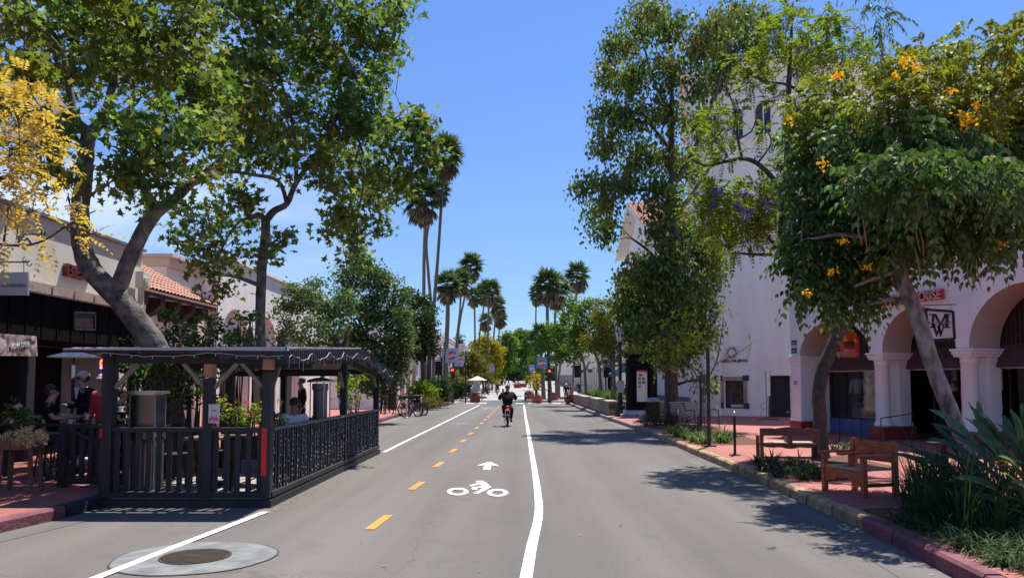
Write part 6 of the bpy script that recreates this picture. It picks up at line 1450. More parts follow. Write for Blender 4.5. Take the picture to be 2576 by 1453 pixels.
# ------------------------------------------------------------------ the railed street terrace (parklet)
PX0, PX1, PY0, PY1 = -5.62, -3.40, 10.25, 17.95
pk = thing('street_terrace', 'black timber railed dining terrace with low roof built on the road edge', 'terrace', ((PX0 + PX1) / 2, 14, 0))
def onY(px, py, Y): return P(px, py, Y)
mb = MB(); mb.box((PX0 - .1, PY0 - .08, .0), (PX1 + .06, PY1 + .1, .10)); mb.build('deck_base', DARKW, pk)
mb = MB(); 
for k in range(18): mb.box((PX0 - .05 + k * .125, PY0, .101), (PX0 - .05 + k * .125 + .12, PY1 + .04, .128))
mb.build('deck_boards', GREYW, pk)
mb = MB(); mb.box((PX1 - .06, PY0, .129), (PX1 + .05, PY1 + .05, .20)); mb.box((PX0 - .05, PY0 - .06, .129), (PX1 - .065, PY0 + .06, .20)); mb.build('kick_board', DARKW, pk)
RZ = 1.06
mb = MB()      # front balusters
for (a, b) in ((PX0 + .12, -4.30), (-4.16, PX1 - .10)):
    n = int((b - a) / .145)
    for k in range(n + 1): x = a + .03 + (b - a - .06) * k / max(1, n); mb.box((x - .035, PY0 - .012, .20), (x + .035, PY0 + .012, RZ - .062))
mb.build('front_balusters', DARKW, pk)
mb = MB(); mb.box((PX0, PY0 - .045, RZ - .06), (PX1 - .05, PY0 + .045, RZ)); mb.build('front_rail', DARKW, pk)
mb = MB(); n = int((PY1 - PY0 - .2) / .125)
for k in range(n + 1): y = PY0 + .12 + k * .125; mb.box((PX1 - .014, y - .022, .20), (PX1 + .014, y + .022, RZ - .04 + (.0)))
mb.build('side_balusters', DARKW, pk)
mb = MB(); mb.box((PX1 - .05, PY0 + .06, RZ - .04), (PX1 + .05, PY1, RZ)); mb.build('side_rail', mat('worn_grey_rail', (.12, .12, .13), .6, .5, 10, .2), pk)
posts = [(PX0 + .02, PY0, 2.10, DARKW, .15), (-4.23, PY0, 1.72, DARKW, .13), (PX1 - .03, PY0, 1.82, DARKW, .13), (PX1 - .02, 14.6, 2.2, DARKW, .12), (PX1 - .02, PY1 - .05, 1.86, DARKW, .12), (PX0, 14.6, 2.15, DARKW, .12), (PX0, PY1 - .05, 1.86, DARKW, .12)]
for i, (x, y, h, m_, w_) in enumerate(posts):
    mb = MB(); mb.box((x - w_ / 2, y - w_ / 2, .12), (x + w_ / 2, y + w_ / 2, h)); o = mb.build('post', m_, pk, bevel=.008)
for x, w_ in ((-4.23, .12), (PX1 - .03, .12)):
    mb = MB(); mb.box((x - w_ / 2, PY0 - .075, 1.74 if x < -4 else 1.84), (x + w_ / 2, PY0 + .07, 1.92 if x < -4 else 1.99)); mb.build('beam_end', RAWW, pk, bevel=.005)
mb = MB()
for x, sg, m_ in ((PX0 + .1, 1, 0), (-4.16, 1, 0), (-4.30, -1, 0), (PX1 - .1, -1, 0)): mb.bar((x, PY0, 1.60), (x + sg * .30, PY0, 1.93), .05, .05)
for y, sg in ((14.68, 1), (14.52, -1), (PY1 - .12, -1), (PY0 + .1, 1)): mb.bar((PX1 - .02, y, 1.58), (PX1 - .02, y + sg * .3, 1.88), .05, .05)
build_each(mb, 'knee_brace', mat('lit_brace_wood', (.24, .19, .17), .7, .4, 8, .2), pk)  # braces paler than the posts: their lit look is painted in
mb = MB(); mb.box((PX0 - .05, PY0 - .04, 1.93), (PX1 - .10, PY0 + .05, 2.07)); mb.build('front_beam', DARKW, pk)
mb = MB(); mb.bar((PX1 - .02, PY0 + .1, 1.99), (PX1 - .02, 14.6, 2.10), .08, .12); mb.bar((PX1 - .02, 14.6, 2.10), (PX1 - .02, PY1, 1.84), .08, .12); mb.box((PX0, 12.2, 1.9), (PX1, 12.3, 2.0)); mb.box((PX0, 16.2, 1.86), (PX1, 16.3, 1.96)); mb.box((PX0 + .0, 14.56, 1.80), (PX1 - .08, 14.64, 1.90)); mb.build('side_beam', DARKW, pk)
# roof: rises from the front to the middle posts, drops to the far end
def roofpt(x, y): return 2.12 + (.21 if 1 else 0) * (y - 9.95) / 4.65 if y < 14.6 else 2.33 - .40 * (y - 14.6) / 3.7
mb = MB()
for (ya, yb, open_) in ((9.95, 10.55, 0), (10.55, 13.3, 1), (13.3, 14.6, 0), (14.6, 18.3, 0)):
    nx = 36; vs = []; fs = []
    for j, y in enumerate((ya, yb)):
        for i in range(nx + 1):
            x = -6.05 + (2.95) * i / nx; vs.append((x, y, roofpt(x, y) + .012 * (i % 2)))
    for i in range(nx):
        if not (open_ and 9 < i < 32): fs.append((i, i + 1, nx + 1 + i + 1, nx + 1 + i))
    mb.add(vs, fs)
mb.build('roof_sheet', SHEET, pk)
mb = MB(); mb.box((-6.05, 9.98, 2.07), (-3.12, 10.02, 2.105))
for (xa, xb, ya, yb) in ((-6.04, -3.12, 10.03, 10.55), (-6.04, -5.3, 10.55, 13.3), (-3.42, -3.12, 10.55, 13.3), (-6.04, -3.12, 13.3, 14.6)):
    za, zb = roofpt(0, ya) - .04, roofpt(0, yb) - .04; mb.add([(xa, ya, za), (xb, ya, za), (xb, yb, zb), (xa, yb, zb)], [(0, 3, 2, 1)])
for k in range(5): xa = -5.1 + k * .4; mb.bar((xa, 10.55, roofpt(0, 10.55) - .05), (xa, 13.3, roofpt(0, 13.3) - .05), .05, .09)
mb.add([(-6.04, 14.6, 2.29), (-3.12, 14.6, 2.29), (-3.12, 18.28, 1.89), (-6.04, 18.28, 1.89)], [(0, 3, 2, 1)]); mb.build('roof_lining', DARKW, pk)
mb = MB(); mb.prism([(-6.06, 9.93, 2.10), (-3.09, 9.93, 2.085), (-3.09, 9.93, 2.14), (-6.06, 9.93, 2.125)], (0, .018, 0)); mb.prism([(-3.085, 9.93, 2.085), (-3.085, 14.6, 2.325), (-3.085, 14.6, 2.35), (-3.085, 9.93, 2.14)], (-.018, 0, 0))
build_each(mb, 'roof_edge_board', mat('pale_edge_board', (.40, .39, .39), .6, .35, 6, .2, stretch=(.2, 1, 4)), pk)
mb = MB()   # corrugated valance along the street side
y = 9.98; k = 0
while y < 18.28:
    y2 = min(y + .05, 18.3); x = -3.10 + (.012 if k % 2 else -.0); z0, z1 = roofpt(0, y), roofpt(0, y2); mb.box((x, y, min(z0, z1) - .20), (x + .012, y2, (z0 + z1) / 2 - .004)); y = y2; k += 1
mb.build('street_valance', mat('dark_corrugated', (.035, .033, .045), .5, .2, 20, metal=.3), pk)
mb = MB(); x = -4.0; k = 0
while x < -3.12: mb.box((x, 9.965 + (.01 if k % 2 else 0), 1.98), (x + .05, 9.977 + (.01 if k % 2 else 0), 2.1)); x += .05; k += 1
mb.build('front_valance', mat('dark_corrugated', (.035, .033, .045)), pk)
mb = MB(); mb.box((PX1 - .085, PY0 - .072, .42), (PX1 - .015, PY0 - .066, 1.055)); mb.build('red_reflector', mat('reflector_red', (.75, .01, .02), .35, .03, 3), pk)
mb = MB(); mb.box((PX0 - .05, PY0 - .082, .93), (PX0 - .02, PY0 - .076, 1.05)); mb.build('red_reflector', mat('reflector_red', (.75, .01, .02)), pk)
# side ramp rail on the pavement
mb = MB(); mb.box((-6.72, 10.97, .16), (-6.62, 11.07, 1.06)); mb.box((-6.66, 10.98, 1.0), (-5.7, 11.05, 1.06)); mb.box((-6.66, 10.98, .20), (-5.7, 11.05, .28))
for k in range(7): mb.box((-6.55 + k * .125, 11.0, .28), (-6.49 + k * .125, 11.02, 1.0))
mb.bar((-6.45, 10.97, .95), (-5.72, 10.97, .58), .05, .03); mb.build('ramp_rail', DARKW, pk)
# fairy lights
FW = mat('fairy_light_wire', (.38, .39, .38), .5, .1, 5)
fl = thing('fairy_lights', 'string of white fairy lights draped along the terrace roof edge and side railing', 'string lights', (PX1, 14, 1.05))
mb = MB(); pts = []
y = 10.0
while y < 18.2:
    z = roofpt(0, y) - .04 - .10 * abs(math.sin(y * 3.1)) - rnd.uniform(0, .05); pts.append((-3.075, y, z)); y += .11
mb.tube(pts, .0045, 3, cap=False)
for k in range(0, len(pts), 2):
    p = Vector(pts[k]); q = p + Vector((0, rnd.uniform(-.03, .03), -rnd.uniform(.05, .16))); mb.tube([p, q], .004, 4)
pts = []; x = -6.0
while x < -3.1: pts.append((x, 9.95, 2.07 - .045 * abs(math.sin(x * 2.3)) - rnd.uniform(0, .02))); x += .07
mb.tube(pts, .0045, 3, cap=False)
for k in range(0, len(pts), 4): p = Vector(pts[k]); mb.tube([p, p + Vector((0, 0, -.035))], .007, 4)
mb.build('roof_string', FW, fl)
mb = MB()
for k in range(34):
    y = 10.35 + k * .225 + rnd.uniform(-.06, .06); z = 1.03; p = Vector((PX1 + .035, y, z)); pts = [p]
    while z > .30:
        z -= rnd.uniform(.05, .09); pts.append(Vector((PX1 + .03 + rnd.uniform(-.006, .012), y + rnd.uniform(-.02, .02), z)))
        if rnd.random() < .75: q = pts[-1]; mb.tube([q, q + Vector((.006, rnd.uniform(-.014, .014), -.026))], .0075, 4)
    mb.tube(pts[:rnd.randint(5, len(pts))], .0018, 3, cap=False)
pts = []; y = 10.3
while y < 17.9: pts.append((PX1 + .056, y, 1.06 - .05 * abs(math.sin(y * 2.6)) + .01)); y += .12
mb.tube(pts, .004, 3, cap=False); mb.build('railing_string', FW, fl)
mb = MB(); GLB = mat('globe_bulb', (.55, .56, .50), .25, .1, 5)
for k in range(22): x = rnd.uniform(-5.3, -3.35); y = rnd.uniform(12.5, 17.6); mb.ellipsoid((x, y, roofpt(0, y) - .22 - rnd.uniform(0, .06)), (.028, .028, .035), 8, 6); mb.tube([(x, y, roofpt(0, y) - .2), (x, y, roofpt(0, y) - .06)], .003, 3)
build_each(mb, 'globe_bulb', GLB, fl, per=2)
# white notice on the middle post
nt_ = thing('terrace_notice', 'white and pink printed notice fixed to the middle front post of the terrace', 'notice', tuple(P(538, 1064, 10.16))); q0, q1, q2, q3 = P(524, 1063, 10.15), P(551, 1064, 10.15), P(554, 1016, 10.15), P(525, 1016, 10.15)
mb = MB(); mb.prism([q0, q1, q2, q3], (0, .008, 0)); mb.build('sheet', mat('notice_paper', (.66, .58, .58), .5, .05, 5), nt_)
marks('lettering', mat('faded_red_ink', (.60, .25, .26), .5, 0), nt_, P(532, 1034, 10.147), (1, 0, 0), U(12, 10.1), U(5, 10.1), 5, .002)
mb = MB()
for k in range(7): a = P(527 + k * 3.4, 1060, 10.147); mb.ellipsoid(a + Vector((0, 0, .03 + .01 * (k % 3))), (.008, .002, .03 + .012 * (k % 2)), 6, 4)
mb.build('printed_crowd', mat('pink_ink', (.65, .08, .20), .5, .2, 30), nt_)
# furniture on the terrace
def chair(label, loc, rz, group=None):
    t = thing('terrace_chair', label, 'chair', loc, rz, group)
    mb = MB(); mb.box((-.22, -.22, .44), (.22, .22, .48)); mb.build('seat', DARKW2, t, False)
    mb = MB(); 
    for k in range(3): mb.box((-.21, -.23, .58 + k * .12), (.21, -.205, .66 + k * .12))
    mb.build('backrest', DARKW2, t, False)
    for x in (-.21, .18):
        for y, h in ((-.23, .94), (.19, .44)): mb = MB(); mb.box((x, y, 0), (x + .03, y + .03, h)); mb.build('leg', DARKW2, t, False)
    return t
def table(label, loc, w_=.7, h=.74, rz=0):
    t = thing('terrace_table', label, 'table', loc, rz); mb = MB(); mb.box((-w_ / 2, -w_ / 2, h - .04), (w_ / 2, w_ / 2, h)); mb.build('table_top', mat('table_wood', (.30, .22, .17), .4, .2, 6), t, False, bevel=.01)
    mb = MB(); mb.tube([(0, 0, .02), (0, 0, h - .04)], .035, 8); mb.bar((-.25, 0, .02), (.25, 0, .02), .05); mb.bar((0, -.25, .02), (0, .25, .02), .05); mb.build('pedestal', IRON, t, False); return t
table('square wooden table at the near front of the railed terrace', (-4.6, 11.4, .13)); table('square wooden table in the middle of the railed terrace', (-4.0, 13.0, .13)); table('square wooden table at the far end of the railed terrace', (-4.3, 15.9, .13))
ch0 = chair('dark wooden terrace chair left of the near table', (-5.15, 11.4, .13), R(-90))
for lab, x, y, a in (('dark wooden terrace chair right of the near table', -4.0, 11.5, 90), ('dark wooden terrace chair behind the near table', -4.6, 12.0, 180), ('dark wooden terrace chair at the middle table', -4.6, 13.2, -90), ('dark wooden terrace chair of the seated diner', -4.0, 13.75, 190), ('dark wooden terrace chair left of the far table', -4.9, 15.9, -90), ('dark wooden terrace chair right of the far table', -3.75, 16.1, 90)):
    c = copy_tree(ch0); c.location = (x, y, .13); c.rotation_euler.z = R(a); c['label'] = lab
t = thing('napkins', 'white folded napkin lying on the middle terrace table', 'napkin', (-3.9, 12.9, .875)); mb = MB(); mb.prism([(-.14, -.08, 0), (.12, -.09, 0), (.15, .07, 0), (-.12, .1, 0)], (0, 0, .015)); mb.build('cloth', WHT, t, False)
# glass fronted tall cabinet heater
q = at(376, 10.75, .13); ht = thing('glass_sided_heater', 'tall square patio heater cabinet with smoky glass sides and flat cap behind the front railing', 'patio heater', q)
SMK = glassmat('smoky_glass', (.30, .30, .32), .35, .2)
mb = MB(); mb.box((-.20, -.17, .04), (.16, .17, .72)); mb.box((-.23, -.19, 0), (.19, .19, .04)); mb.box((-.16, -.12, .72), (.1, .12, 1.3)); mb.build('cabinet', mat('grey_enamel', (.075, .075, .085), .4, .2, 8), ht, False, bevel=.01)
mb = MB()
for k in range(6): mb.box((.162, -.15 + k * .05, .1), (.168, -.13 + k * .05, .68))
for k in range(4): mb.box((.05 + k * .03, -.178, .1), (.062 + k * .03, -.172, .68))
mb.build('chrome_slats', STEEL, ht, False)
for x in (-.2, .15):
    for y in (-.16, .15): mb = MB(); mb.box((x, y, .72), (x + .02, y + .02, 1.38)); mb.build('upright', DSTEEL, ht, False)
mb = MB(); mb.box((-.18, -.158, .74), (.15, -.152, 1.36)); mb.box((.158, -.14, .74), (.164, .15, 1.36)); build_each(mb, 'glass_panel', SMK, ht, world=False)
mb = MB(); mb.box((-.25, -.22, 1.38), (.2, .22, 1.42)); mb.box((-.18, -.15, 1.36), (.15, .15, 1.38)); mb.build('cap', STEEL, ht, False)
q = at(806, 14.15, .10); ht = thing('domed_glass_heater', 'round patio heater with brushed steel dome and vertical rods inside the terrace', 'patio heater', q)
mb = MB(); mb.lathe((0, 0, 0), [(.255, 1.58), (.24, 1.62), (.13, 1.655), (.03, 1.67)], 24); mb.build('dome', STEEL, ht, False, smooth=True)
mb = MB(); mb.lathe((0, 0, 0), [(.15, .0), (.15, .75), (.13, .8), (.13, 1.42), (.15, 1.45), (.15, 1.56)], 20); mb.build('mesh_body', mat('heater_mesh', (.20, .18, .175), .5, .4, 40, metal=.5, stretch=(4, 4, .5)), ht, False)
for k in range(4): a = R(35 + 90 * k); mb = MB(); mb.tube([(math.cos(a) * .19, math.sin(a) * .19, 0), (math.cos(a) * .19, math.sin(a) * .19, 1.585)], .012, 6); mb.build('rod', STEEL, ht, False)
q = at(184, 13.9, .15); ht = thing('umbrella_heater', 'tall patio heater with wide shallow white dome in front of the dark bar', 'patio heater', q)
mb = MB(); mb.lathe((0, 0, 0), [(.44, 1.985), (.43, 2.0), (.28, 2.05), (.12, 2.085), (.01, 2.09)], 32); mb.build('dome', mat('pale_dome', (.82, .82, .80), .45, .05, 4), ht, False, smooth=True)
mb = MB(); mb.lathe((0, 0, 0), [(.065, 1.6), (.07, 1.63), (.065, 1.84), (.05, 1.86)], 16); mb.build('burner', STEEL, ht, False); mb = MB(); mb.tube([(0, 0, .4), (0, 0, 1.6)], .03, 10); mb.tube([(0, 0, 1.84), (0, 0, 1.99)], .02, 8); mb.lathe((0, 0, 0), [(.24, 0), (.23, .06), (.19, .5), (.04, .55)], 20); mb.build('pole', PLASTK, ht, False, smooth='auto')
t = table('round edged dark bar table beside the man in the beige cap', at(176, 12.7, .15), .8, .98); 
# small tables props
for px, py, Y, lab in ((178, 1066, 12.3, 'small white cup low on the terrace edge below the man in the beige cap'), (222, 1053, 12.4, 'small white cup on the ledge at the bar right of the heater pole'), (304, 1034, 11.9, 'small pale glasses cluster on the table by the raised hands')):
    q = P(px, py, Y); t = thing('white_cup', lab, 'cup', tuple(q)); mb = MB(); mb.lathe((0, 0, 0), [(.03, 0), (.045, .07), (.04, .075)], 12); mb.build('cup', WHITE, t, False); mb = MB(); mb.lathe((0, 0, 0), [(.07, -.01), (.075, 0)], 14); mb.build('saucer', WHITE, t, False)
t = thing('bar_ledge', 'dark narrow timber ledge counter at the bar front behind the heater pole', 'counter', (-7.4, 12.3, .15)); mb = MB(); mb.box((-1.1, -.15, .82), (1.9, .12, .86)); mb.build('top', DARKW, t, False); mb = MB()
for x in (-1.0, .4, 1.8): mb.box((x, -.05, 0), (x + .08, .03, .82))
build_each(mb, 'leg', DARKW, t, world=False)
t = thing("bar_stool", 'dark bar stool under the person with bare forearms', 'stool', (at(128, 12.4)[0], 12.4, .15)); mb = MB(); mb.lathe((0, 0, 0), [(.18, .60), (.19, .64), (.15, .66)], 18); mb.build('seat', DARKW2, t, False)
for k in range(4): a = R(45 + 90 * k); mb = MB(); mb.tube([(math.cos(a) * .2, math.sin(a) * .2, 0), (math.cos(a) * .12, math.sin(a) * .12, .6)], .015, 6); mb.build('leg', IRON, t, False)
for px, Y, lab in ((706, 27.5, 'closed dark blue patio umbrella standing in front of the third blind arch'), (626, 25.2, 'closed brown patio umbrella between the blind arches and the sycamore')):
    q = at(px, Y, .15); t = thing('closed_umbrella', lab, 'umbrella', q); mb = MB(); mb.lathe((0, 0, 0), [(.34, 1.75), (.30, 1.9), (.22, 2.7), (.08, 3.35), (.02, 3.5)], 10); mb.build('cloth', NAVY if px > 700 else DARKW2, t, False); mb = MB(); mb.tube([(0, 0, 0), (0, 0, 1.76)], .03, 8); mb.lathe((0, 0, 0), [(.28, 0), (.25, .08)], 14); mb.build('pole', DSTEEL, t, False)
# ------------------------------------------------------------------ trees
SYC = leafmat('sycamore_leaf', [(0, (.045, .090, .024)), (.35, (.075, .140, .036)), (.68, (.13, .20, .050)), (.8, (.21, .26, .065)), (.9, (.25, .32, .18)), (.96, (.14, .16, .04)), (.985, (.22, .17, .04)), (1, (.42, .16, .03))], trans=.46, rough=.36, patch=(.45, (.19, .18, .035), .65))  # the pale grey-green entry paints silvery leaf highlights into the colour
GUMM = leafmat('gum_leaf', [(0, (.036, .075, .024)), (.45, (.075, .130, .038)), (.8, (.15, .21, .06)), (.92, (.24, .28, .14)), (.98, (.20, .16, .05)), (1, (.28, .09, .03))], trans=.42, rough=.33, patch=(.35, (.20, .18, .045), .45))  # pale entry near the end stands in for highlights on the leaves
TRUMP = leafmat('trumpet_leaf', [(0, (.036, .088, .028)), (.5, (.082, .155, .044)), (.8, (.14, .21, .055)), (.93, (.19, .28, .13)), (1, (.17, .19, .05))], trans=.3, rough=.27)  # grey-green entry is a painted highlight, added as gloss was lowered
TRUMP2 = leafmat('olive_new_leaf', [(0, (.11, .15, .022)), (.5, (.20, .24, .035)), (.85, (.28, .27, .04)), (1, (.34, .24, .05))], trans=.35, rough=.35)
JACM = leafmat('feather_leaf', [(0, (.06, .11, .015)), (.5, (.15, .22, .022)), (.9, (.28, .32, .03)), (1, (.34, .30, .05))], trans=.4, rough=.5)
LIME = leafmat('lime_leaf', [(0, (.09, .17, .015)), (.6, (.20, .28, .025)), (1, (.30, .34, .04))], trans=.4, rough=.5)
OAKM = leafmat('oak_leaf', [(0, (.050, .100, .042)), (.5, (.095, .155, .064)), (.9, (.17, .23, .09)), (1, (.25, .28, .10))], trans=.28, rough=.42, patch=(.3, (.09, .13, .03), .5))
OAKD = leafmat('dark_evergreen_leaf', [(0, (.020, .042, .018)), (.6, (.038, .070, .026)), (1, (.085, .12, .045))], trans=.22, rough=.4)
GOLD = leafmat('golden_leaf', [(0, (.36, .23, .05)), (.5, (.50, .34, .075)), (.85, (.56, .42, .12)), (1, (.52, .22, .04))], trans=.42, rough=.5)
FARG = leafmat('far_green_leaf', [(0, (.06, .13, .022)), (.6, (.12, .21, .035)), (1, (.20, .27, .05))], trans=.35, rough=.5)
FARY = leafmat('far_yellow_leaf', [(0, (.16, .17, .015)), (.5, (.32, .27, .015)), (1, (.45, .34, .03))], trans=.35, rough=.5)
FARO = leafmat('far_olive_leaf', [(0, (.07, .095, .02)), (.5, (.14, .15, .03)), (1, (.25, .19, .04))], trans=.3, rough=.5)
def tree(name, label, cat, base, skel, Y, bark, leaf, blobs, fn, group=None, seg=10, tw=6, rk=.45, cap=.07, wob=.05, minz=0, **kw):
    t = thing(name, label, cat, base, 0, group)
    bl = blobs_px(blobs, Y, kw.pop('dy', 1.0), kw.pop('sq', .95))
    crown, sc, own = fn('crown', leaf, t, bl, **kw)
    mb = MB(); nodes = skeleton(mb, skel, Y, seg, wob)
    limbs(mb, nodes, bl, minz, rk, (sc, own), tw, cap)
    mb.build('trunk', bark, t, smooth=True)
    return t, bl, sc
# first sycamore
Y1 = 13.2
b1 = [(60, 50, 95), (190, 40, 95), (320, 60, 95), (450, 60, 100), (60, 150, 75), (160, 190, 75), (260, 150, 75), (370, 180, 95), (480, 200, 95), (110, 290, 62), (95, 400, 48), (150, 440, 34), (330, 290, 75), (430, 320, 85), (520, 350, 70), (310, 400, 50), (400, 440, 52), (480, 430, 45), (350, 505, 34), (430, 500, 34), (20, 260, 60), (60, -70, 100), (250, -80, 120), (440, -70, 110), (300, 455, 36), (240, 60, 60), (140, 330, 40), (520, 260, 60)]
sk1 = [[(405, 925, 64), (388, 870, 64), (343, 805, 60), (296, 745, 58)], [(296, 745, 56), (240, 690, 52), (208, 630, 46), (200, 560, 44), (206, 490, 42), (212, 430, 40), (218, 370, 38), (224, 330, 34)], [(224, 335, 30), (190, 300, 24), (175, 230, 18), (160, 130, 12)], [(224, 335, 30), (262, 295, 24), (285, 200, 18), (300, 90, 12)],
       [(290, 742, 44), (318, 670, 40), (350, 600, 37), (392, 535, 34), (440, 500, 26), (490, 455, 18), (560, 400, 12)], [(385, 545, 24), (375, 495, 22), (345, 450, 20), (320, 400, 12)], [(262, 295, 20), (310, 285, 13), (350, 250, 9)]]
tree('sycamore_tree', 'big leaning sycamore forking low over the terrace roof at the left', 'tree', tuple(G(405, 1180)[:2]) + (.15,) if False else (P(415, 925, Y1).x, Y1, .15), sk1 , Y1, BARKP, SYC, b1, leaf_crown, dens=13.5, per=30, sr=.33, size=.165, tem='star', up=.45, dy=1.6, tw=5, seg=14, wob=.07)
q = P(405, 925, Y1); mb = MB(); mb.tube([(q.x + .35, Y1, .1), (q.x + .2, Y1, .9), q, (q.x - .1, Y1, q.z + .3)], [.30, .26, .235, .23], 14, smooth=3, wob=.04); 
o = mb.build('trunk_foot', BARKP, bpy.data.objects['sycamore_tree'], smooth=True)
# second sycamore
Y2 = 18.6
b2 = [(960, 70, 62), (1000, 110, 36), (860, 40, 85), (750, 50, 95), (620, 60, 105), (560, 10, 70), (900, 170, 80), (960, 190, 40), (780, 180, 95), (650, 190, 95), (560, 180, 70), (930, 290, 70), (1020, 320, 50), (1060, 350, 34), (830, 300, 90), (700, 310, 90), (600, 300, 75), (985, 410, 65), (890, 420, 85), (780, 410, 78), (660, 390, 70), (570, 420, 52), (940, 510, 52), (865, 540, 50), (470, 590, 42), (520, 620, 48), (560, 545, 45), (600, 490, 48), (520, 690, 34), (560, 730, 24), (595, 640, 40), (700, 600, 34), (680, 650, 24), (890, 610, 40), (880, 670, 32), (905, 560, 40), (840, 590, 30), (960, -60, 80), (760, -80, 120), (1000, 30, 34), (960, 570, 26), (640, 560, 34), (1055, 320, 36, -1), (1082, 372, 22, -1), (1030, 425, 34, -1), (1045, 290, 26, -1), (1005, 470, 28), (1060, 400, 20, -1), (985, 345, 50)]
sk2 = [[(672, 1010, 34), (660, 905, 27), (655, 830, 25), (656, 740, 25), (660, 660, 24), (668, 590, 23), (668, 556, 22)], [(668, 556, 18), (652, 540, 14), (625, 545, 11), (610, 500, 9)], [(668, 556, 20), (690, 530, 18), (722, 512, 15), (745, 460, 13), (800, 380, 11), (850, 290, 9), (900, 200, 7)], [(722, 512, 12), (700, 455, 10), (640, 440, 9), (575, 430, 8)], [(800, 380, 9), (880, 330, 7), (960, 320, 5)], [(745, 460, 11), (740, 330, 9), (700, 180, 7)], [(900, 200, 7), (860, 130, 6), (790, 90, 5)], [(850, 290, 7), (905, 360, 6), (915, 450, 5), (900, 540, 4), (888, 630, 3)], [(652, 540, 8), (600, 560, 6), (560, 620, 5), (535, 690, 3)], [(668, 580, 5), (690, 600, 3)]]
tree('sycamore_tree', 'taller straight trunked sycamore whose wide crown hangs over the road toward the palms', 'tree', (P(672, 1010, Y2).x, Y2, .15), sk2, Y2, BARKP, SYC, b2, leaf_crown, dens=10.5, per=30, sr=.34, size=.18, tem='star', up=.45, dy=2.0, tw=5, seg=12)
q = P(672, 1010, Y2); mb = MB(); mb.tube([(q.x + .02, Y2, .1), q], [.22, .17], 12); mb.build('trunk_foot', BARKP, bpy.data.objects['sycamore_tree.001'], smooth=True)
# golden tree reaching in from the left edge
Yg = 6.6
t, bl, sc = tree('golden_tree', 'golden yellow feathery leaved branches reaching in from the left edge', 'tree', (-6.9, Yg, .15), [[(-420, 1300, 60), (-400, 900, 52), (-330, 620, 40), (-180, 520, 24), (-60, 470, 14), (60, 430, 8)], [(-180, 520, 18), (-60, 600, 9), (80, 615, 6), (180, 560, 4), (240, 530, 3)], [(-330, 620, 26), (-160, 330, 16), (0, 250, 8)], [(-60, 470, 8), (60, 360, 5), (140, 300, 3)]], Yg, BARKD, GOLD,
     [(45, 290, 55), (110, 290, 50), (20, 370, 70), (110, 370, 55), (150, 330, 30), (60, 440, 55), (130, 430, 35), (20, 520, 55), (90, 530, 30), (170, 500, 24, -.2), (40, 600, 40), (110, 590, 26), (190, 590, 24), (240, 590, 18), (-60, 420, 90), (-50, 250, 80), (50, 190, 26), (10, 240, 30), (205, 505, 14)],
     frond_crown, dens=270, fr=.24, pairs=7, leaflet=.05, tem='kite', droop=.25, dy=.5, lsag=.1, upb=.9, tw=4)
# drooping gum-like tree on the right
Y0 = 28.0
b0 = [(1560, 110, 48), (1620, 50, 48), (1690, 70, 48), (1535, 190, 40), (1600, 190, 52), (1680, 180, 50), (1790, 60, 50), (1850, 50, 50), (1905, 65, 42), (1750, 130, 46), (1830, 140, 50), (1900, 125, 36), (1800, 205, 36), (1740, 320, 34), (1515, 270, 34), (1580, 290, 50), (1660, 290, 48), (1760, 230, 34), (1530, 350, 44), (1610, 390, 52), (1690, 400, 42), (1480, 455, 22), (1520, 460, 34), (1570, 455, 36), (1650, 470, 40), (1500, 540, 32), (1530, 560, 26), (1515, 600, 24), (1530, 500, 34), (1740, 420, 34), (1700, 500, 34), (1720, 590, 44), (1672, 600, 26), (1680, 660, 52), (1760, 640, 44), (1600, 690, 36), (1640, 730, 48), (1720, 730, 55), (1790, 700, 30), (1610, 780, 44), (1680, 800, 58), (1740, 800, 44), (1640, 850, 40), (1690, 880, 52), (1665, 905, 24), (1715, 905, 24), (1750, 870, 34), (1455, 480, 12), (1780, 960, 18), (1640, 20, 30), (1830, 60, 30), (1615, 675, 34), (1580, 715, 34), (1565, 770, 30), (1600, 830, 34), (1790, 650, 40), (1800, 590, 30), (1760, 760, 36), (1780, 830, 24), (1660, 680, 50), (1700, 840, 50), (1662, 545, 34, -1), (1655, 590, 26, -1), (1640, 520, 20, -1)]
sk0 = [[(1690, 1095, 44), (1690, 1040, 36), (1689, 950, 33), (1690, 860, 28), (1692, 720, 24), (1691, 560, 20), (1690, 400, 16), (1690, 250, 12), (1686, 100, 7)], [(1691, 470, 14), (1745, 380, 12), (1780, 290, 10), (1806, 210, 9), (1835, 110, 6)], [(1691, 560, 12), (1740, 490, 9), (1800, 400, 7)], [(1690, 490, 11), (1620, 478, 8), (1550, 480, 6), (1490, 462, 4), (1450, 455, 2.5)], [(1690, 380, 9), (1620, 290, 7), (1560, 200, 5), (1520, 120, 3)], [(1690, 300, 9), (1640, 190, 6), (1610, 70, 4)], [(1692, 720, 12), (1640, 640, 8), (1590, 600, 5)], [(1690, 860, 12), (1730, 790, 8), (1780, 720, 5)]]
tree('drooping_gum_tree', 'tall airy drooping leaved tree in front of the white corner building', 'tree', (P(1690, 1095, Y0).x, Y0, .15), sk0, Y0, BARKD, GUMM, b0, leaf_crown, dens=11.0, per=48, sr=.38, size=.20, tem='kite', droop=1.3, up=.12, dy=1.7, tw=7, flat=1.0)
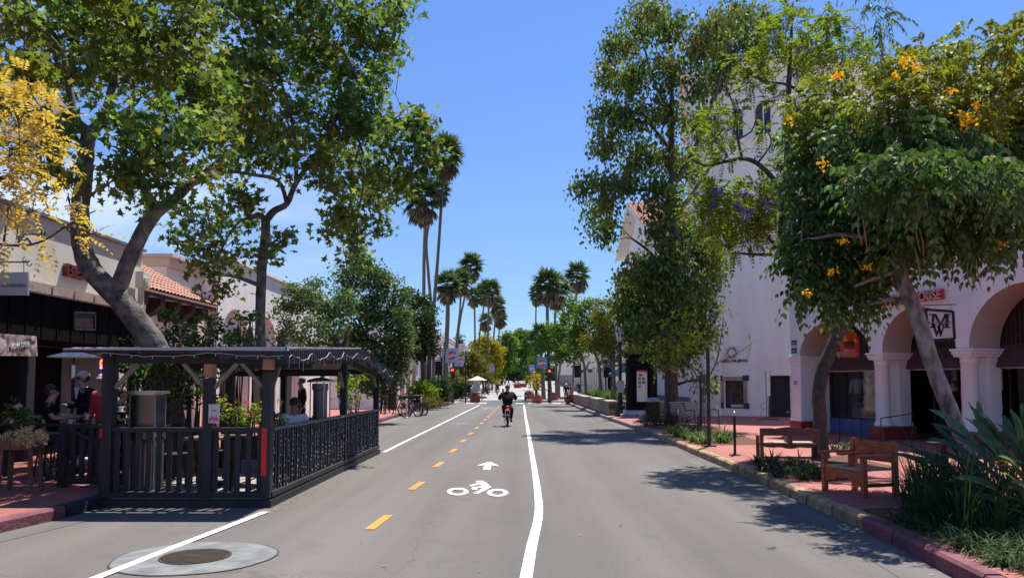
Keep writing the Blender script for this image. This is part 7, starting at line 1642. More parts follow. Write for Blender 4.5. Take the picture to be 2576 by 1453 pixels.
# feathery tree with purple blossom behind
Yj = 15.6
bj = [(1890, 205, 34), (1860, 150, 22), (1930, 150, 34), (1800, 290, 26), (1850, 280, 22), (1790, 340, 24), (1775, 390, 28), (1830, 395, 26), (1770, 480, 28), (1750, 520, 24), (1800, 500, 34), (1860, 490, 36), (1910, 480, 30), (1790, 560, 34), (1850, 560, 38), (1920, 540, 34), (1880, 610, 24), (1950, 430, 28), (1940, 90, 30), (1985, 60, 36), (2050, 90, 44), (2100, 50, 34), (2000, 150, 40), (2070, 180, 40), (2140, 120, 36), (1960, 250, 26), (2030, 260, 34), (2090, 260, 30), (1990, 20, 26), (1950, 560, 34), (1990, 620, 34), (1840, 620, 24), (1770, 300, 16), (1980, 350, 26), (1920, 330, 20), (2180, 150, 36), (1750, 500, 24), (1780, 530, 32), (1820, 520, 36), (1850, 530, 36), (1890, 540, 34), (1930, 500, 34), (1960, 500, 30), (1810, 590, 30), (1900, 580, 34), (1800, 300, 20), (1830, 330, 22), (1940, 120, 26), (2040, 130, 36), (2110, 90, 34)]
skj = [[(2110, 838, 30), (2132, 815, 27), (2146, 797, 24), (2165, 750, 14), (2190, 690, 9)], [(2070, 1165, 46), (2064, 1120, 38), (2063, 1050, 33), (2060, 990, 33), (2070, 930, 34), (2095, 870, 34), (2110, 835, 32), (2105, 800, 30), (2060, 745, 28), (2005, 690, 26), (1978, 640, 25), (1968, 590, 22), (1975, 480, 20), (1984, 350, 17), (1984, 220, 13), (1990, 100, 8), (1995, 10, 4)], [(1972, 500, 15), (1945, 450, 13), (1905, 411, 12), (1867, 399, 11), (1820, 408, 8), (1777, 417, 6), (1740, 400, 4)], [(1867, 399, 8), (1856, 350, 7), (1852, 300, 6), (1835, 240, 4), (1800, 215, 3)], [(1982, 300, 9), (2035, 250, 10), (2080, 215, 7), (2120, 150, 5)], [(2035, 250, 7), (1985, 215, 7), (1920, 203, 5), (1870, 180, 3)], [(1975, 640, 9), (1926, 590, 8), (1900, 545, 7), (1870, 500, 4)], [(1975, 640, 9), (1900, 640, 7), (1840, 635, 4)], [(1984, 220, 7), (2010, 120, 5), (2060, 50, 3), (2090, 5, 2)], [(1985, 150, 6), (1950, 90, 5), (1930, 30, 3)], [(1905, 411, 6), (1940, 360, 4), (1925, 320, 3)], [(1856, 350, 5), (1890, 330, 4), (1905, 290, 3)]]
t, bl, sc = tree('feathery_blossom_tree', 'crooked trunked tree behind the first bench with sparse feathery leaves and purple blossom', 'tree', (P(2070, 1165, Yj).x, Yj, .15), skj, Yj, BARKD, JACM, bj, frond_crown, dens=185, fr=.36, pairs=8, leaflet=.082, tem='kite', droop=.35, dy=1.2, sq=.8, lsag=.12, tw=14, cap=.045)
PURF = leafmat('purple_blossom', [(0, (.10, .05, .38)), (1, (.26, .16, .62))], trans=.35, rough=.6)
for px, py, r_ in ((1807, 479, 12), (1788, 512, 9), (1858, 520, 12), (1875, 537, 15), (1926, 520, 10), (1869, 486, 6), (1932, 380, 6), (1904, 390, 6), (1940, 100, 9), (2010, 125, 7), (1950, 505, 6), (2230, 185, 8), (2000, 190, 7)):
    c = P(px, py, Yj - 1.3); leaf_crown('blossom', PURF, t, [(tuple(c), (U(r_ * 1.2, Yj),) * 3)], dens=160, per=12, sr=.06, size=.045, tem='oval')
# two trumpet trees with orange flowers
FLOW = leafmat('orange_trumpet', [(0, (.78, .36, .01)), (1, (.90, .55, .04))], trans=.3, rough=.6)
POD = mat('dry_pod', (.32, .20, .11), .8, .2, 10)
def flowers(t, lst, Y, k=1.0):
    for px, py, r_ in lst:
        c = P(px, py, Y); leaf_crown('blossoms', FLOW, t, [(tuple(c), (U(r_, Y),) * 3)], dens=110, per=9, sr=.05, size=.042 * k, tem='oval')
Yt = 10.8
br1 = [(2040, 600, 45), (2010, 650, 34), (2080, 650, 50), (2140, 620, 50), (2120, 540, 55), (2030, 500, 38), (2080, 440, 55), (2010, 430, 30), (2180, 700, 46), (2225, 640, 45), (2100, 730, 38), (2150, 750, 24), (2180, 740, 22), (2050, 560, 40), (2020, 690, 26), (2220, 540, 55), (2060, 380, 46), (2010, 360, 30), (2160, 480, 60), (2205, 735, 14), (2070, 700, 34), (2140, 690, 34), (2200, 600, 40)]
br2 = [(2120, 330, 45), (2190, 400, 60), (2280, 360, 70), (2380, 350, 75), (2470, 350, 75), (2550, 330, 80), (2220, 480, 55), (2320, 450, 75), (2420, 440, 75), (2510, 460, 75), (2260, 560, 60), (2350, 550, 75), (2450, 560, 70), (2550, 540, 70), (2300, 605, 36), (2380, 605, 42), (2460, 620, 42), (2540, 605, 34), (2235, 620, 36), (2500, 660, 16), (2230, 420, 50, -1.8), (2330, 430, 55, -2), (2430, 420, 50, -1.8), (2530, 450, 55, -1.8), (2180, 450, 45, -1.6), (2310, 480, 44, -1.8), (2600, 420, 80), (2150, 380, 46)] + [(x_, y_, r_ * 1.1, .7) for x_, y_, r_ in br1] + [(2020, 720, 30, .6), (2000, 620, 30, .6), (2170, 770, 14, .5), (2100, 770, 14, .6)]
sr2 = [[(2450, 1225, 50), (2443, 1190, 42), (2430, 1120, 38), (2400, 1055, 36), (2375, 995, 38), (2345, 915, 37), (2322, 843, 38), (2300, 778, 37), (2280, 730, 34), (2264, 675, 30), (2254, 600, 25), (2248, 500, 21), (2244, 420, 17), (2240, 330, 12)], [(2256, 620, 15), (2190, 600, 12), (2110, 590, 9), (2050, 600, 6)], [(2262, 680, 12), (2200, 700, 9), (2150, 720, 6)], [(2246, 440, 13), (2205, 385, 11), (2150, 345, 9), (2100, 300, 6)], [(2250, 560, 14), (2330, 480, 11), (2420, 400, 8)], [(2256, 620, 12), (2370, 560, 9), (2470, 520, 6)], [(2240, 330, 9), (2225, 200, 7), (2214, 60, 4)], [(2330, 480, 8), (2400, 300, 6), (2430, 150, 4)], [(2246, 440, 9), (2300, 300, 7), (2310, 170, 4)], [(2420, 400, 7), (2500, 260, 5), (2540, 130, 3)]]
t, bl, sc = tree('trumpet_tree', 'pale leaning trunk trumpet tree with wide dark crown, orange flowers and hanging pods', 'tree', (P(2450, 1225, Yt).x, Yt, .15), sr2, Yt, BARKG, TRUMP, br2, frond_crown, dens=215, fr=.36, pairs=5, leaflet=.125, tem='kite', droop=.6, dy=1.0, lsag=.8, tw=5, seg=14, wob=.06)
bt2 = [(2120, 270, 44), (2150, 200, 36), (2200, 250, 55), (2280, 190, 60), (2350, 150, 40), (2370, 230, 62), (2440, 180, 55), (2470, 260, 60), (2540, 170, 62), (2560, 100, 44), (2280, 270, 60), (2090, 330, 40), (2210, 150, 24), (2430, 95, 18), (2600, 220, 80), (2390, 130, 24), (2010, 260, 36), (2040, 310, 40), (2080, 230, 36), (2150, 330, 50), (2240, 330, 55), (2330, 320, 55), (2430, 320, 55), (2530, 300, 50), (2060, 370, 30), (2320, 130, 30), (2500, 110, 36)]
frond_crown('new_growth', TRUMP2, t, blobs_px(bt2, Yt, .9), dens=240, fr=.34, pairs=7, leaflet=.095, tem='kite', droop=.5, lsag=.6)
frond_crown('leaves', TRUMP, t, blobs_px([(2214, 20, 26), (2216, 60, 24), (2212, 100, 22), (2218, 140, 20), (2200, 40, 18), (2236, 45, 16), (2428, 78, 20), (2212, -30, 24)], Yt - .6, .2), dens=110, fr=.32, pairs=7, leaflet=.11, tem='lance', droop=1.0, lsag=1.0)
flowers(t, [(2065, 410, 12), (2135, 448, 10), (2119, 605, 7), (2098, 680, 9), (2183, 672, 7), (2032, 735, 8), (2100, 190, 8), (2438, 288, 30), (2425, 298, 24), (2450, 280, 22), (2290, 150, 17), (2275, 165, 14), (2310, 168, 12), (2255, 190, 10), (2110, 190, 9), (2390, 228, 9), (2515, 610, 10), (2402, 495, 6), (2255, 498, 8), (2280, 142, 11), (1985, 302, 9)], Yt - 1.15, 1.0)
mb = MB()
for px, py in ((2160, 540), (2170, 545), (2290, 380), (2305, 560), (2310, 570), (2300, 620), (2440, 640), (2455, 650), (2450, 645), (2320, 440), (2240, 430), (2150, 430), (2340, 300)):
    c = P(px, py, Yt - .9); l_ = rnd.uniform(.3, .55); s_ = rnd.uniform(-.06, .06); mb.tube([c, c + Vector((s_, 0, -l_ * .5)), c + Vector((s_ * .3 + .04, 0, -l_))], [.006, .011, .004], 5, smooth=3)
mb.build('seed_pods', POD, t)
# slender young tree with stake
Yy = 23
t, bl, sc = tree('young_feathery_tree', 'slender young tree with bright lime feathery leaves beside the bare pole', 'tree', (P(1757, 1085, Yy).x, Yy, .15), [[(1757, 1088, 9), (1762, 1040, 8), (1768, 985, 7), (1778, 950, 5)], [(1768, 985, 5), (1745, 930, 4), (1700, 880, 3), (1680, 840, 2)], [(1775, 960, 5), (1800, 915, 4), (1812, 860, 3), (1820, 800, 2)], [(1800, 915, 3), (1850, 890, 2), (1890, 865, 1.5)]], Yy, BARKL, LIME,
     [(1690, 800, 26), (1730, 820, 30), (1670, 840, 26), (1710, 850, 34), (1750, 850, 22), (1650, 870, 24), (1690, 890, 30), (1735, 880, 24), (1640, 910, 14), (1810, 785, 16), (1835, 775, 14), (1790, 830, 12), (1800, 880, 14), (1845, 880, 10), (1680, 930, 18), (1890, 862, 8)], frond_crown, dens=60, fr=.34, pairs=9, leaflet=.06, tem='kite', droop=.25, dy=.6, lsag=.05, tw=7, cap=.015)
leaf_crown('lower_leaves', GUMM, t, blobs_px([(1790, 900, 22), (1830, 890, 16), (1770, 930, 22), (1800, 940, 16)], Yy + .4, .3), dens=30, per=10, sr=.15, size=.09, tem='lance', droop=.9)
g = at(1762, Yy - .15, .15); stk = thing('tree_stake', 'dark wooden stake standing beside the slender young tree', 'stake', g); mb = MB(); mb.bar((0, 0, 0), (.0, 0, 1.75), .06); mb.build('stake', DARKW2, stk, False)
# left mid-distance evergreens
def leafy(name, label, skel, Y, bark, leaf, blobs, dens=8, per=30, sr=.35, size=.12, tem='oval', group=None, x0=None, **kw):
    sx, sy = skel[0][0][:2]
    return tree(name, label, 'tree', (P(sx, sy, Y).x, Y, .15 if Y < 64 else gz(Y)), skel, Y, bark, leaf, blobs, leaf_crown, group, dens=dens, per=per, sr=sr, size=size, tem=tem, **kw)
leafy('oak_tree', 'rounded grey green tree spreading over the terrace roof in front of the blind arches', [[(860, 1000, 24), (855, 900, 20), (840, 850, 16), (800, 800, 10)], [(855, 900, 12), (880, 820, 9)]], 25.5, BARKD, OAKM, [(715, 775, 30), (745, 730, 34), (790, 725, 30), (760, 770, 36), (810, 770, 40), (730, 830, 34), (780, 830, 40), (840, 800, 38), (840, 850, 40), (700, 850, 18), (870, 760, 34), (800, 880, 30), (760, 870, 26)], dens=22, per=36, sr=.30, size=.11)
leafy('oak_tree', 'larger dense evergreen tree with leaning dark trunk left of the parked bicycles', [[(985, 1030, 22), (990, 960, 20), (1005, 910, 16), (970, 850, 12)], [(990, 960, 12), (940, 880, 9), (900, 800, 6)]], 32, BARKD, OAKM, [(870, 700, 34), (920, 680, 36), (890, 640, 22), (940, 720, 44), (880, 760, 44), (960, 770, 44), (985, 800, 40), (920, 820, 50), (990, 850, 40), (880, 860, 44), (940, 890, 46), (990, 890, 30), (900, 920, 36), (960, 930, 30), (1005, 740, 24), (975, 700, 24), (1010, 790, 22), (930, 960, 34), (1000, 930, 24), (960, 985, 26), (1020, 830, 20), (1015, 870, 20), (890, 960, 26), (1010, 900, 24), (1000, 960, 22), (975, 930, 28), (940, 930, 36), (1015, 850, 26)], dens=17, per=38, sr=.38, size=.14)
leafy('evergreen_street_tree', 'dark two stemmed street tree in front of the columned white shop', [[(1066, 1015, 12), (1064, 950, 11), (1060, 890, 10), (1050, 830, 7)], [(1074, 1015, 11), (1078, 950, 10), (1080, 890, 9), (1070, 830, 6)]], 50, BARKD, OAKD, [(1028, 770, 18), (1045, 750, 16), (1070, 760, 20), (1035, 800, 26), (1065, 800, 26), (1045, 840, 28), (1075, 840, 22), (1050, 870, 24), (1078, 872, 18), (1085, 815, 14), (1030, 870, 18), (1035, 735, 10), (1020, 840, 18), (1055, 895, 16), (1085, 780, 14), (1090, 840, 14), (1025, 800, 16), (1085, 880, 14)], dens=14, per=36, sr=.4, size=.2)
# right mid-distance group in and behind the stone planter
leafy('planter_tree', 'multi stemmed olive green tree rising from the near end of the stone planter', [[(1546, 1032, 11), (1545, 980, 10), (1543, 920, 9), (1545, 880, 6), (1548, 830, 4)], [(1543, 915, 7), (1515, 875, 5), (1490, 845, 4)], [(1543, 915, 6), (1575, 870, 4), (1600, 830, 3)]], 41, BARKL, FARO, [(1540, 815, 30), (1575, 800, 30), (1600, 830, 30), (1510, 830, 30), (1560, 850, 32), (1520, 780, 26), (1555, 765, 20), (1615, 870, 26), (1590, 880, 26), (1500, 870, 22), (1480, 850, 18), (1620, 800, 22), (1560, 890, 20), (1590, 920, 20), (1530, 860, 30), (1610, 900, 20), (1500, 800, 22), (1520, 905, 14), (1630, 840, 22)], dens=14, per=34, sr=.4, size=.14)
leafy('planter_tree', 'forked purple tinged tree in the middle of the stone planter', [[(1511, 1012, 10), (1510, 960, 9), (1506, 915, 8), (1495, 885, 5)], [(1507, 918, 6), (1522, 890, 4)]], 49, BARKL, FARG, [(1460, 800, 24), (1490, 780, 22), (1440, 830, 24), (1475, 830, 26), (1505, 810, 24), (1450, 860, 22), (1485, 865, 24), (1520, 850, 24), (1430, 870, 14), (1520, 880, 18), (1465, 770, 14), (1490, 755, 10)], dens=13, per=34, sr=.4, size=.17)
leafy('planter_tree', 'third slimmer green tree at the far end of the stone planter', [[(1474, 1000, 8), (1472, 950, 7), (1468, 910, 6), (1455, 870, 4)], [(1474, 930, 5), (1484, 905, 4)]], 57, BARKL, FARG, [(1420, 800, 20), (1440, 775, 20), (1410, 830, 20), (1430, 850, 22), (1400, 860, 16), (1455, 890, 16), (1460, 860, 18), (1420, 890, 18), (1390, 830, 14), (1445, 900, 10), (1430, 750, 10)], dens=13, per=34, sr=.42, size=.19)
leafy('corner_street_tree', 'broad green tree hanging over the right signal lamp', [[(1407, 1000, 7), (1406, 950, 6), (1410, 905, 5), (1400, 860, 4)]], 72, BARKL, FARG, [(1370, 850, 16), (1395, 835, 18), (1385, 870, 18), (1360, 880, 12), (1410, 870, 18), (1425, 880, 14), (1400, 900, 14), (1350, 865, 10), (1372, 900, 10), (1345, 890, 8)], dens=12, per=32, sr=.5, size=.22)
# far trees closing the view
farlist = [
 ('bright yellow flowering street tree between the left palms and the road end', 118, FARY, (1222, 985, 8), [(1200, 868, 15), (1222, 858, 16), (1240, 870, 15), (1212, 888, 16), (1236, 892, 18), (1252, 900, 14), (1248, 922, 14), (1258, 880, 10), (1245, 945, 9), (1200, 905, 12), (1190, 862, 7), (1252, 958, 6)]),
 ('orange tinged street tree behind the largest blue banner', 88, FARO, (1180, 1000, 8), [(1165, 905, 16), (1190, 895, 18), (1180, 925, 18), (1205, 915, 16), (1150, 935, 14), (1170, 945, 14), (1210, 935, 12), (1195, 950, 12), (1140, 950, 9)]),
 ('small orange tinged tree under the blue banners', 76, FARO, (1150, 1000, 6), [(1140, 945, 10), (1155, 955, 10), (1130, 955, 8), (1165, 962, 8)]),
 ('large bright green tree arching over the far road from the left', 190, FARG, (1262, 975, 8), [(1275, 850, 14), (1262, 870, 12), (1290, 862, 14), (1278, 885, 14), (1265, 905, 12), (1285, 912, 11), (1270, 930, 10), (1256, 938, 8), (1262, 950, 6)]),
 ('tallest bright green tree arching over the far road from the right', 210, FARG, (1325, 975, 8), [(1305, 842, 14), (1325, 845, 14), (1312, 865, 15), (1330, 872, 13), (1300, 888, 12), (1318, 895, 14), (1335, 905, 12), (1308, 915, 8), (1340, 885, 10), (1328, 928, 9), (1300, 925, 7), (1290, 850, 10)]),
 ('dark green tree filling the shade at the road end', 260, OAKD, (1292, 970, 9), [(1285, 925, 14), (1300, 930, 14), (1272, 938, 10), (1312, 940, 11), (1292, 942, 10), (1280, 905, 10), (1325, 945, 8), (1262, 948, 6)]),
 ('greyish green tree beyond the right hand banners', 130, FARG, (1345, 985, 7), [(1335, 925, 10), (1345, 905, 12), (1355, 925, 11), (1340, 945, 9), (1330, 950, 7), (1362, 910, 10)]),
 ('yellow green young tree below the larger right banner', 82, FARY, (1350, 1000, 6), [(1352, 945, 9), (1345, 958, 8), (1360, 955, 8), (1350, 970, 7)]),
 ('dark conifer clump over the pink block on the far left', 135, OAKD, (1150, 985, 6), [(1145, 862, 8), (1156, 855, 8), (1135, 870, 8), (1160, 870, 7), (1120, 885, 9), (1157, 846, 3)]),
 ('olive street tree in shade left of the far cyclists', 105, FARO, (1215, 990, 7), [(1205, 940, 9), (1218, 948, 10), (1225, 930, 9), (1232, 955, 8), (1240, 962, 5)]),
]
for lab, Y, lm, (bx, by, bw), bl in farlist:
    leafy('far_street_tree', lab, [[(bx, by, bw), (bx, (by + bl[0][1]) / 2, bw * .8), (bl[0][0], bl[0][1], bw * .4)]], Y, BARKD, lm, bl, dens=9 if Y < 150 else 4, per=28, sr=.6 if Y < 150 else 1.1, size=.30 if Y < 150 else .6, dy=1.5, tw=2, seg=7)
# wooded slope closing the street
for k, (px, Y, w_, h_) in enumerate(((1180, 330, 120, 40), (1420, 330, 140, 42), (1300, 360, 90, 44))):
    pass
mb = MB(); vs = []; fs = []; nx, ny = 40, 6
for j in range(ny):
    for i in range(nx + 1):
        x = -260 + 520 * i / nx; y = 420 + 160 * j; vs.append((x * (1 + j * .35), y, 2.8 + (j * 7.0) * (1 + .25 * math.sin(i * .9 + j))))
for j in range(ny - 1):
    for i in range(nx): a = j * (nx + 1) + i; fs.append((a, a + 1, a + nx + 2, a + nx + 1))
mb.add(vs, fs); o = mb.build('hills', mat('wooded_hill', (.10, .12, .08), .95, .5, .03, .3), smooth=True); o['kind'] = 'structure'
c = [((x, 335 + rnd.uniform(-12, 12), 4 + rnd.uniform(0, 3)), (7, 6, 5.5)) for x in np.arange(-150, 150, 8.5) if abs(x) > 9 or True]
o, _, _ = leaf_crown('distant_woodland', OAKD, None, c, dens=.8, per=18, sr=1.6, size=1.2, tem='oval'); tag(o, 'distant dark woodland closing the street end', 'woodland', None, 'stuff')

# ------------------------------------------------------------------ fan palms
PALMG = leafmat('palm_frond', [(0, (.040, .080, .032)), (.6, (.075, .125, .045)), (.9, (.14, .17, .07)), (1, (.30, .25, .15))], trans=.2, rough=.35)
PALMD = leafmat('dead_frond', [(0, (.08, .055, .036)), (.6, (.18, .14, .09)), (1, (.34, .28, .20))], trans=.15, rough=.7)
def palm(label, trunk, Y, cr, rpx, tw=None, skirt=1.0, group=None):
    """trunk: [(px, py, width px)...] foot first; cr: crown centre px"""
    top = P(cr[0], cr[1], Y); r_ = U(rpx, Y) * 1.28; p0 = P(trunk[0][0], trunk[0][1], Y); zb = .15 if Y < 64 else gz(Y)
    t = thing('fan_palm', label, 'palm tree', (p0.x, Y, zb), 0, group)
    pts = [P(a, b, Y) for a, b, c_ in trunk] + [top]; rad = [U(c_, Y) / 2 for a, b, c_ in trunk] + [U(trunk[-1][2], Y) / 2]
    pts = [Vector((pts[0].x, Y, zb))] + [p for p in pts if p.z > zb + .5]; rad = ([rad[0] * 1.35] + rad)[:len(pts)]
    while len(rad) < len(pts): rad.append(rad[-1])
    mb = MB(); mb.tube(pts, rad, 9, smooth=5, wob=.05); mb.build('trunk', BARKM, t, smooth=True)
    def fans(n, el0, el1, sz, drp, seed):
        cs, us, ns, ss = [], [], [], []
        for k in range(n):
            az = 2.399 * k + seed; el = el0 + (el1 - el0) * k / n + rnd.uniform(-.26, .26)
            d = Vector((math.cos(az) * math.cos(el), math.sin(az) * math.cos(el), math.sin(el))); hub = top + d * r_ * rnd.uniform(.38, .55); side = d.cross(Vector((0, 0, 1))).normalized(); up = side.cross(d)
            m_ = 13
            for j in range(m_):
                a = (j / (m_ - 1) - .5) * 3.2; u = d * math.cos(a) + side * math.sin(a); u = u.normalized() + Vector((0, 0, -drp * rnd.uniform(.6, 1.3))) + up * .05
                cs.append(hub); us.append(u); ns.append(up + side * rnd.uniform(-.5, .5)); ss.append(sz * r_ * (1 - .25 * abs(a) / 1.6) * rnd.uniform(.85, 1.1))
        return [np.array([tuple(x) for x in q]) for q in (cs, us, ns)] + [np.array(ss)]
    c_, u_, n_, s_ = fans(40, 1.35, -.55, .66, .38, rnd.uniform(0, 6)); frame_mesh('fronds', c_, u_, n_, s_, 'lance', PALMG, t)
    c2, u2, n2, s2 = fans(int(22 * skirt), -.3, -1.4, .66, .95, rnd.uniform(0, 6)); c2[:, 2] -= r_ * .32; frame_mesh('dead_fronds', c2, u2, n2, s2, 'lance', PALMD, t)
palm('left of the three tallest palms, trunk bowing toward its neighbour', [(1068, 880, 10), (1066, 756, 9), (1067, 640, 8.5), (1070, 540, 8)], 61, (1062, 497), 44, skirt=1.6)
palm('middle and most hidden of the three tallest palms with leaning trunk', [(1090, 900, 8.5), (1084, 768, 8), (1077, 680, 7.5), (1073, 600, 7), (1090, 520, 6)], 65, (1107, 478), 26)
palm('tallest palm of all, rightmost of the tall trio', [(1080, 900, 11), (1091, 776, 9.5), (1102, 640, 8), (1110, 520, 7.5), (1117, 440, 7)], 62, (1121, 385), 42, skirt=1.2)
palm('thick trunked palm at the left of the lower palm row', [(1119, 1000, 12), (1122, 900, 11), (1126, 790, 10)], 75, (1126, 715), 31, skirt=1.3)
palm('palm second from left in the lower row with slim straight trunk', [(1141, 960, 6), (1148, 860, 5.5), (1157, 780, 5)], 86, (1160, 704), 26)
palm('highest palm of the lower left row, slim trunk leaning right', [(1146, 960, 6), (1153, 837, 5.5), (1166, 760, 5)], 90, (1185, 666), 28)
palm('small palm in the gap of the lower left row', [(1196, 960, 5), (1195, 860, 4.5), (1194, 790, 4.5)], 110, (1192, 744), 19)
palm('palm with tan dead leaves right of the small gap palm', [(1200, 960, 5), (1207, 837, 4.5), (1217, 770, 4)], 112, (1215, 735), 21)
palm('broad palm topping the right end of the lower left row', [(1225, 970, 6), (1227, 860, 5.5), (1229, 780, 5)], 104, (1233, 728), 26, skirt=1.4)
palm('shaggy palm with long skirt at the far right of the left row', [(1238, 960, 5), (1240, 880, 4.5), (1246, 800, 4)], 126, (1251, 766), 20, skirt=2)
palm('lowest shaggy palm below the far left row', [(1216, 960, 4), (1219, 880, 4), (1221, 840, 4)], 140, (1222, 806), 17, skirt=2)
palm('distant shaggy palm nearest the road on the left', [(1250, 950, 4), (1252, 880, 4), (1256, 830, 3.5)], 134, (1258, 797), 18, skirt=2)
palm('big palm crown left of centre on the right side of the street', [(1384, 1000, 9), (1380, 900, 8.5), (1377, 800, 8)], 74, (1377, 712), 34, skirt=1.5)
palm('palm crown close behind the big right side palm', [(1400, 990, 8), (1398, 900, 7), (1396, 800, 6)], 78, (1402, 728), 32, skirt=1.5)
palm('slim palm at the left edge of the right side palms', [(1348, 960, 4), (1348, 860, 4), (1348, 790, 3.6)], 98, (1350, 737), 20)
palm('isolated round palm highest on the right side', [(1440, 980, 5), (1446, 860, 5), (1450, 750, 5)], 88, (1452, 690), 29, skirt=1.5)
palm('short stout palm under the right side palms', [(1368, 1000, 9), (1364, 930, 8), (1360, 880, 8)], 80, (1358, 842), 27, skirt=1.6)

# ------------------------------------------------------------------ shrubs and plants
def shrub(name, label, blobs, Y, leaf, dens=20, per=22, sr=.16, size=.08, tem='kite', group=None, sq=.9, z=.15, **kw):
    bl = blobs_px(blobs, Y, kw.pop('dy', .25), sq); t = thing(name, label, 'plant', (bl[0][0][0], Y, z), 0, group)
    cr_, sc, own = leaf_crown('foliage', leaf, t, bl, dens=dens, per=per, sr=sr, size=size, tem=tem, **kw)
    mb = MB()
    for c, r in bl: 
        for j in range(3): mb.tube([(c[0] + rnd.uniform(-.1, .1), c[1], z), (c[0] + rnd.uniform(-.2, .2) * r[0], c[1], (c[2] + z) / 2), (c[0] + rnd.uniform(-.6, .6) * r[0], c[1], c[2])], [.02, .014, .006], 4)
    mb.build('stems', BARKD, t); return t
CREEP = leafmat('creeper_leaf', [(0, (.035, .080, .026)), (.5, (.075, .140, .040)), (.85, (.16, .23, .07)), (1, (.34, .40, .18))], trans=.3, rough=.38)
shrub('climbing_plant', 'climbing vine on wires above the terrace roof between the two sycamores', [(350, 860, 16), (380, 850, 18), (420, 850, 26), (460, 830, 24), (500, 850, 26), (540, 830, 24), (575, 850, 26), (610, 845, 20), (440, 800, 12), (530, 800, 12), (480, 860, 24), (640, 800, 9), (600, 800, 12), (420, 790, 8)], 15.9, CREEP, 70, 18, .2, .10, 'oval', dy=.4, sq=.6)
shrub('climbing_plant', 'dense leafy screen of vines behind the left part of the terrace', [(300, 960, 20), (330, 930, 34), (380, 930, 36), (430, 940, 40), (480, 930, 30), (450, 1000, 36), (410, 1010, 26), (390, 1000, 26), (530, 930, 20), (330, 900, 20), (430, 890, 24), (500, 980, 24), (375, 890, 20)], 14.8, CREEP, 60, 20, .18, .085, 'oval', dy=.5, sq=.7)
shrub('climbing_plant', 'tangled vines hanging before the leaning sycamore trunk inside the terrace', [(340, 930, 26), (380, 925, 30), (420, 935, 30), (460, 930, 26), (400, 985, 28), (440, 985, 28), (355, 990, 18), (480, 980, 22), (500, 940, 18), (420, 1030, 24)], 12.3, CREEP, 60, 18, .14, .075, 'oval', dy=.15, sq=.3)
shrub('flowering_shrub', 'white flowered leafy shrub behind the middle front post', [(560, 960, 20), (545, 1000, 26), (520, 1010, 20), (580, 930, 16), (565, 1030, 20)], 13.6, CREEP, 40, 16, .12, .06, 'oval')
shrub('young_bush', 'bright yellow green bush seen through the far half of the terrace', [(880, 985, 26), (860, 960, 22), (900, 960, 22), (890, 1010, 22), (870, 1000, 20)], 21.5, LIME, 30, 18, .16, .08, 'oval')
shrub('corner_shrub', 'lime green broad leaved shrub at the left kerb corner', [(1042, 985, 20), (1060, 972, 20), (1080, 982, 20), (1050, 1000, 20), (1072, 1000, 18)], 49, LIME, 30, 24, .3, .15, 'oval')
FARO_ = 1
shrub('corner_shrub', 'low olive mounded shrub nearest the kerb at the left corner', [(1038, 1012, 18), (1060, 1008, 20), (1085, 1010, 20), (1102, 1014, 14), (1075, 1018, 14)], 47.5, FARO, 34, 26, .3, .13, 'lance')
shrub('corner_shrub', 'taller dark grassy shrub at the left corner beside the planter tubs', [(1088, 982, 22), (1108, 975, 24), (1122, 985, 18), (1102, 1000, 22), (1118, 1005, 16), (1092, 962, 16), (1112, 958, 14)], 52, OAKD, 30, 28, .35, .18, 'lance', up=.1)
shrub('corner_shrub', 'dark green shrub under the palms right of the corner tubs', [(1150, 985, 16), (1165, 980, 16), (1140, 975, 14), (1160, 970, 12)], 74, OAKD, 24, 24, .4, .2, 'oval', z=0)
shrub('low_shrub', 'dark grassy shrub mass at the foot of the big drooping tree', [(1625, 1060, 18), (1645, 1050, 20), (1665, 1060, 20), (1690, 1065, 16), (1620, 1075, 12), (1715, 1060, 14), (1650, 1070, 18)], 27, OAKD, 26, 26, .25, .14, 'lance', up=.1, dy=.8)
shrub('hedge_shrub', 'dark rounded shrub between the flower stand and the terrace ramp', [(135, 1095, 30), (110, 1130, 26), (150, 1140, 30), (130, 1170, 28), (165, 1190, 22), (190, 1100, 20), (110, 1180, 22)], 11.9, OAKD, 60, 22, .10, .05, 'lance', up=.1)
shrub('terrace_plant', 'low green bush along the bar edge behind the terrace rail', [(190, 1062, 18), (215, 1062, 18), (240, 1068, 14), (170, 1070, 16)], 12.0, OAKM, 50, 18, .08, .04, 'lance')
# flower box on the front rail
BRT = leafmat('bright_flower_leaf', [(0, (.06, .13, .02)), (.5, (.16, .25, .03)), (.8, (.36, .38, .05)), (1, (.50, .45, .12))], trans=.4, rough=.5)
fb = thing('flower_box', 'bright yellow green flower box with red and pink blooms behind the front railing', 'planter', (-4.0, 10.75, .13))
mb = MB(); mb.box((-4.15, 10.55, .6), (-3.55, 10.85, .92)); mb.box((-4.1, 10.6, .13), (-4.04, 10.8, .6)); mb.box((-3.66, 10.6, .13), (-3.6, 10.8, .6)); mb.build('box', DARKW2, fb)
leaf_crown('foliage', BRT, fb, blobs_px([(560, 1045, 16), (685, 1060, 14), (650, 1030, 18), (620, 1045, 20), (575, 1030, 18), (600, 1025, 20), (630, 1030, 20), (655, 1050, 18), (610, 1055, 18), (640, 1020, 14), (670, 1055, 12), (590, 1060, 14), (565, 1005, 12)], 10.75, .12), 170, 12, .07, .045, 'oval')
FR_ = leafmat('red_petal', [(0, (.6, .02, .05)), (1, (.8, .10, .25))], trans=.3)
leaf_crown('red_flowers', FR_, fb, blobs_px([(617, 1012, 5), (655, 1020, 4), (634, 1036, 4), (583, 1020, 3)], 10.65, .02), 900, 6, .02, .03, 'oval')
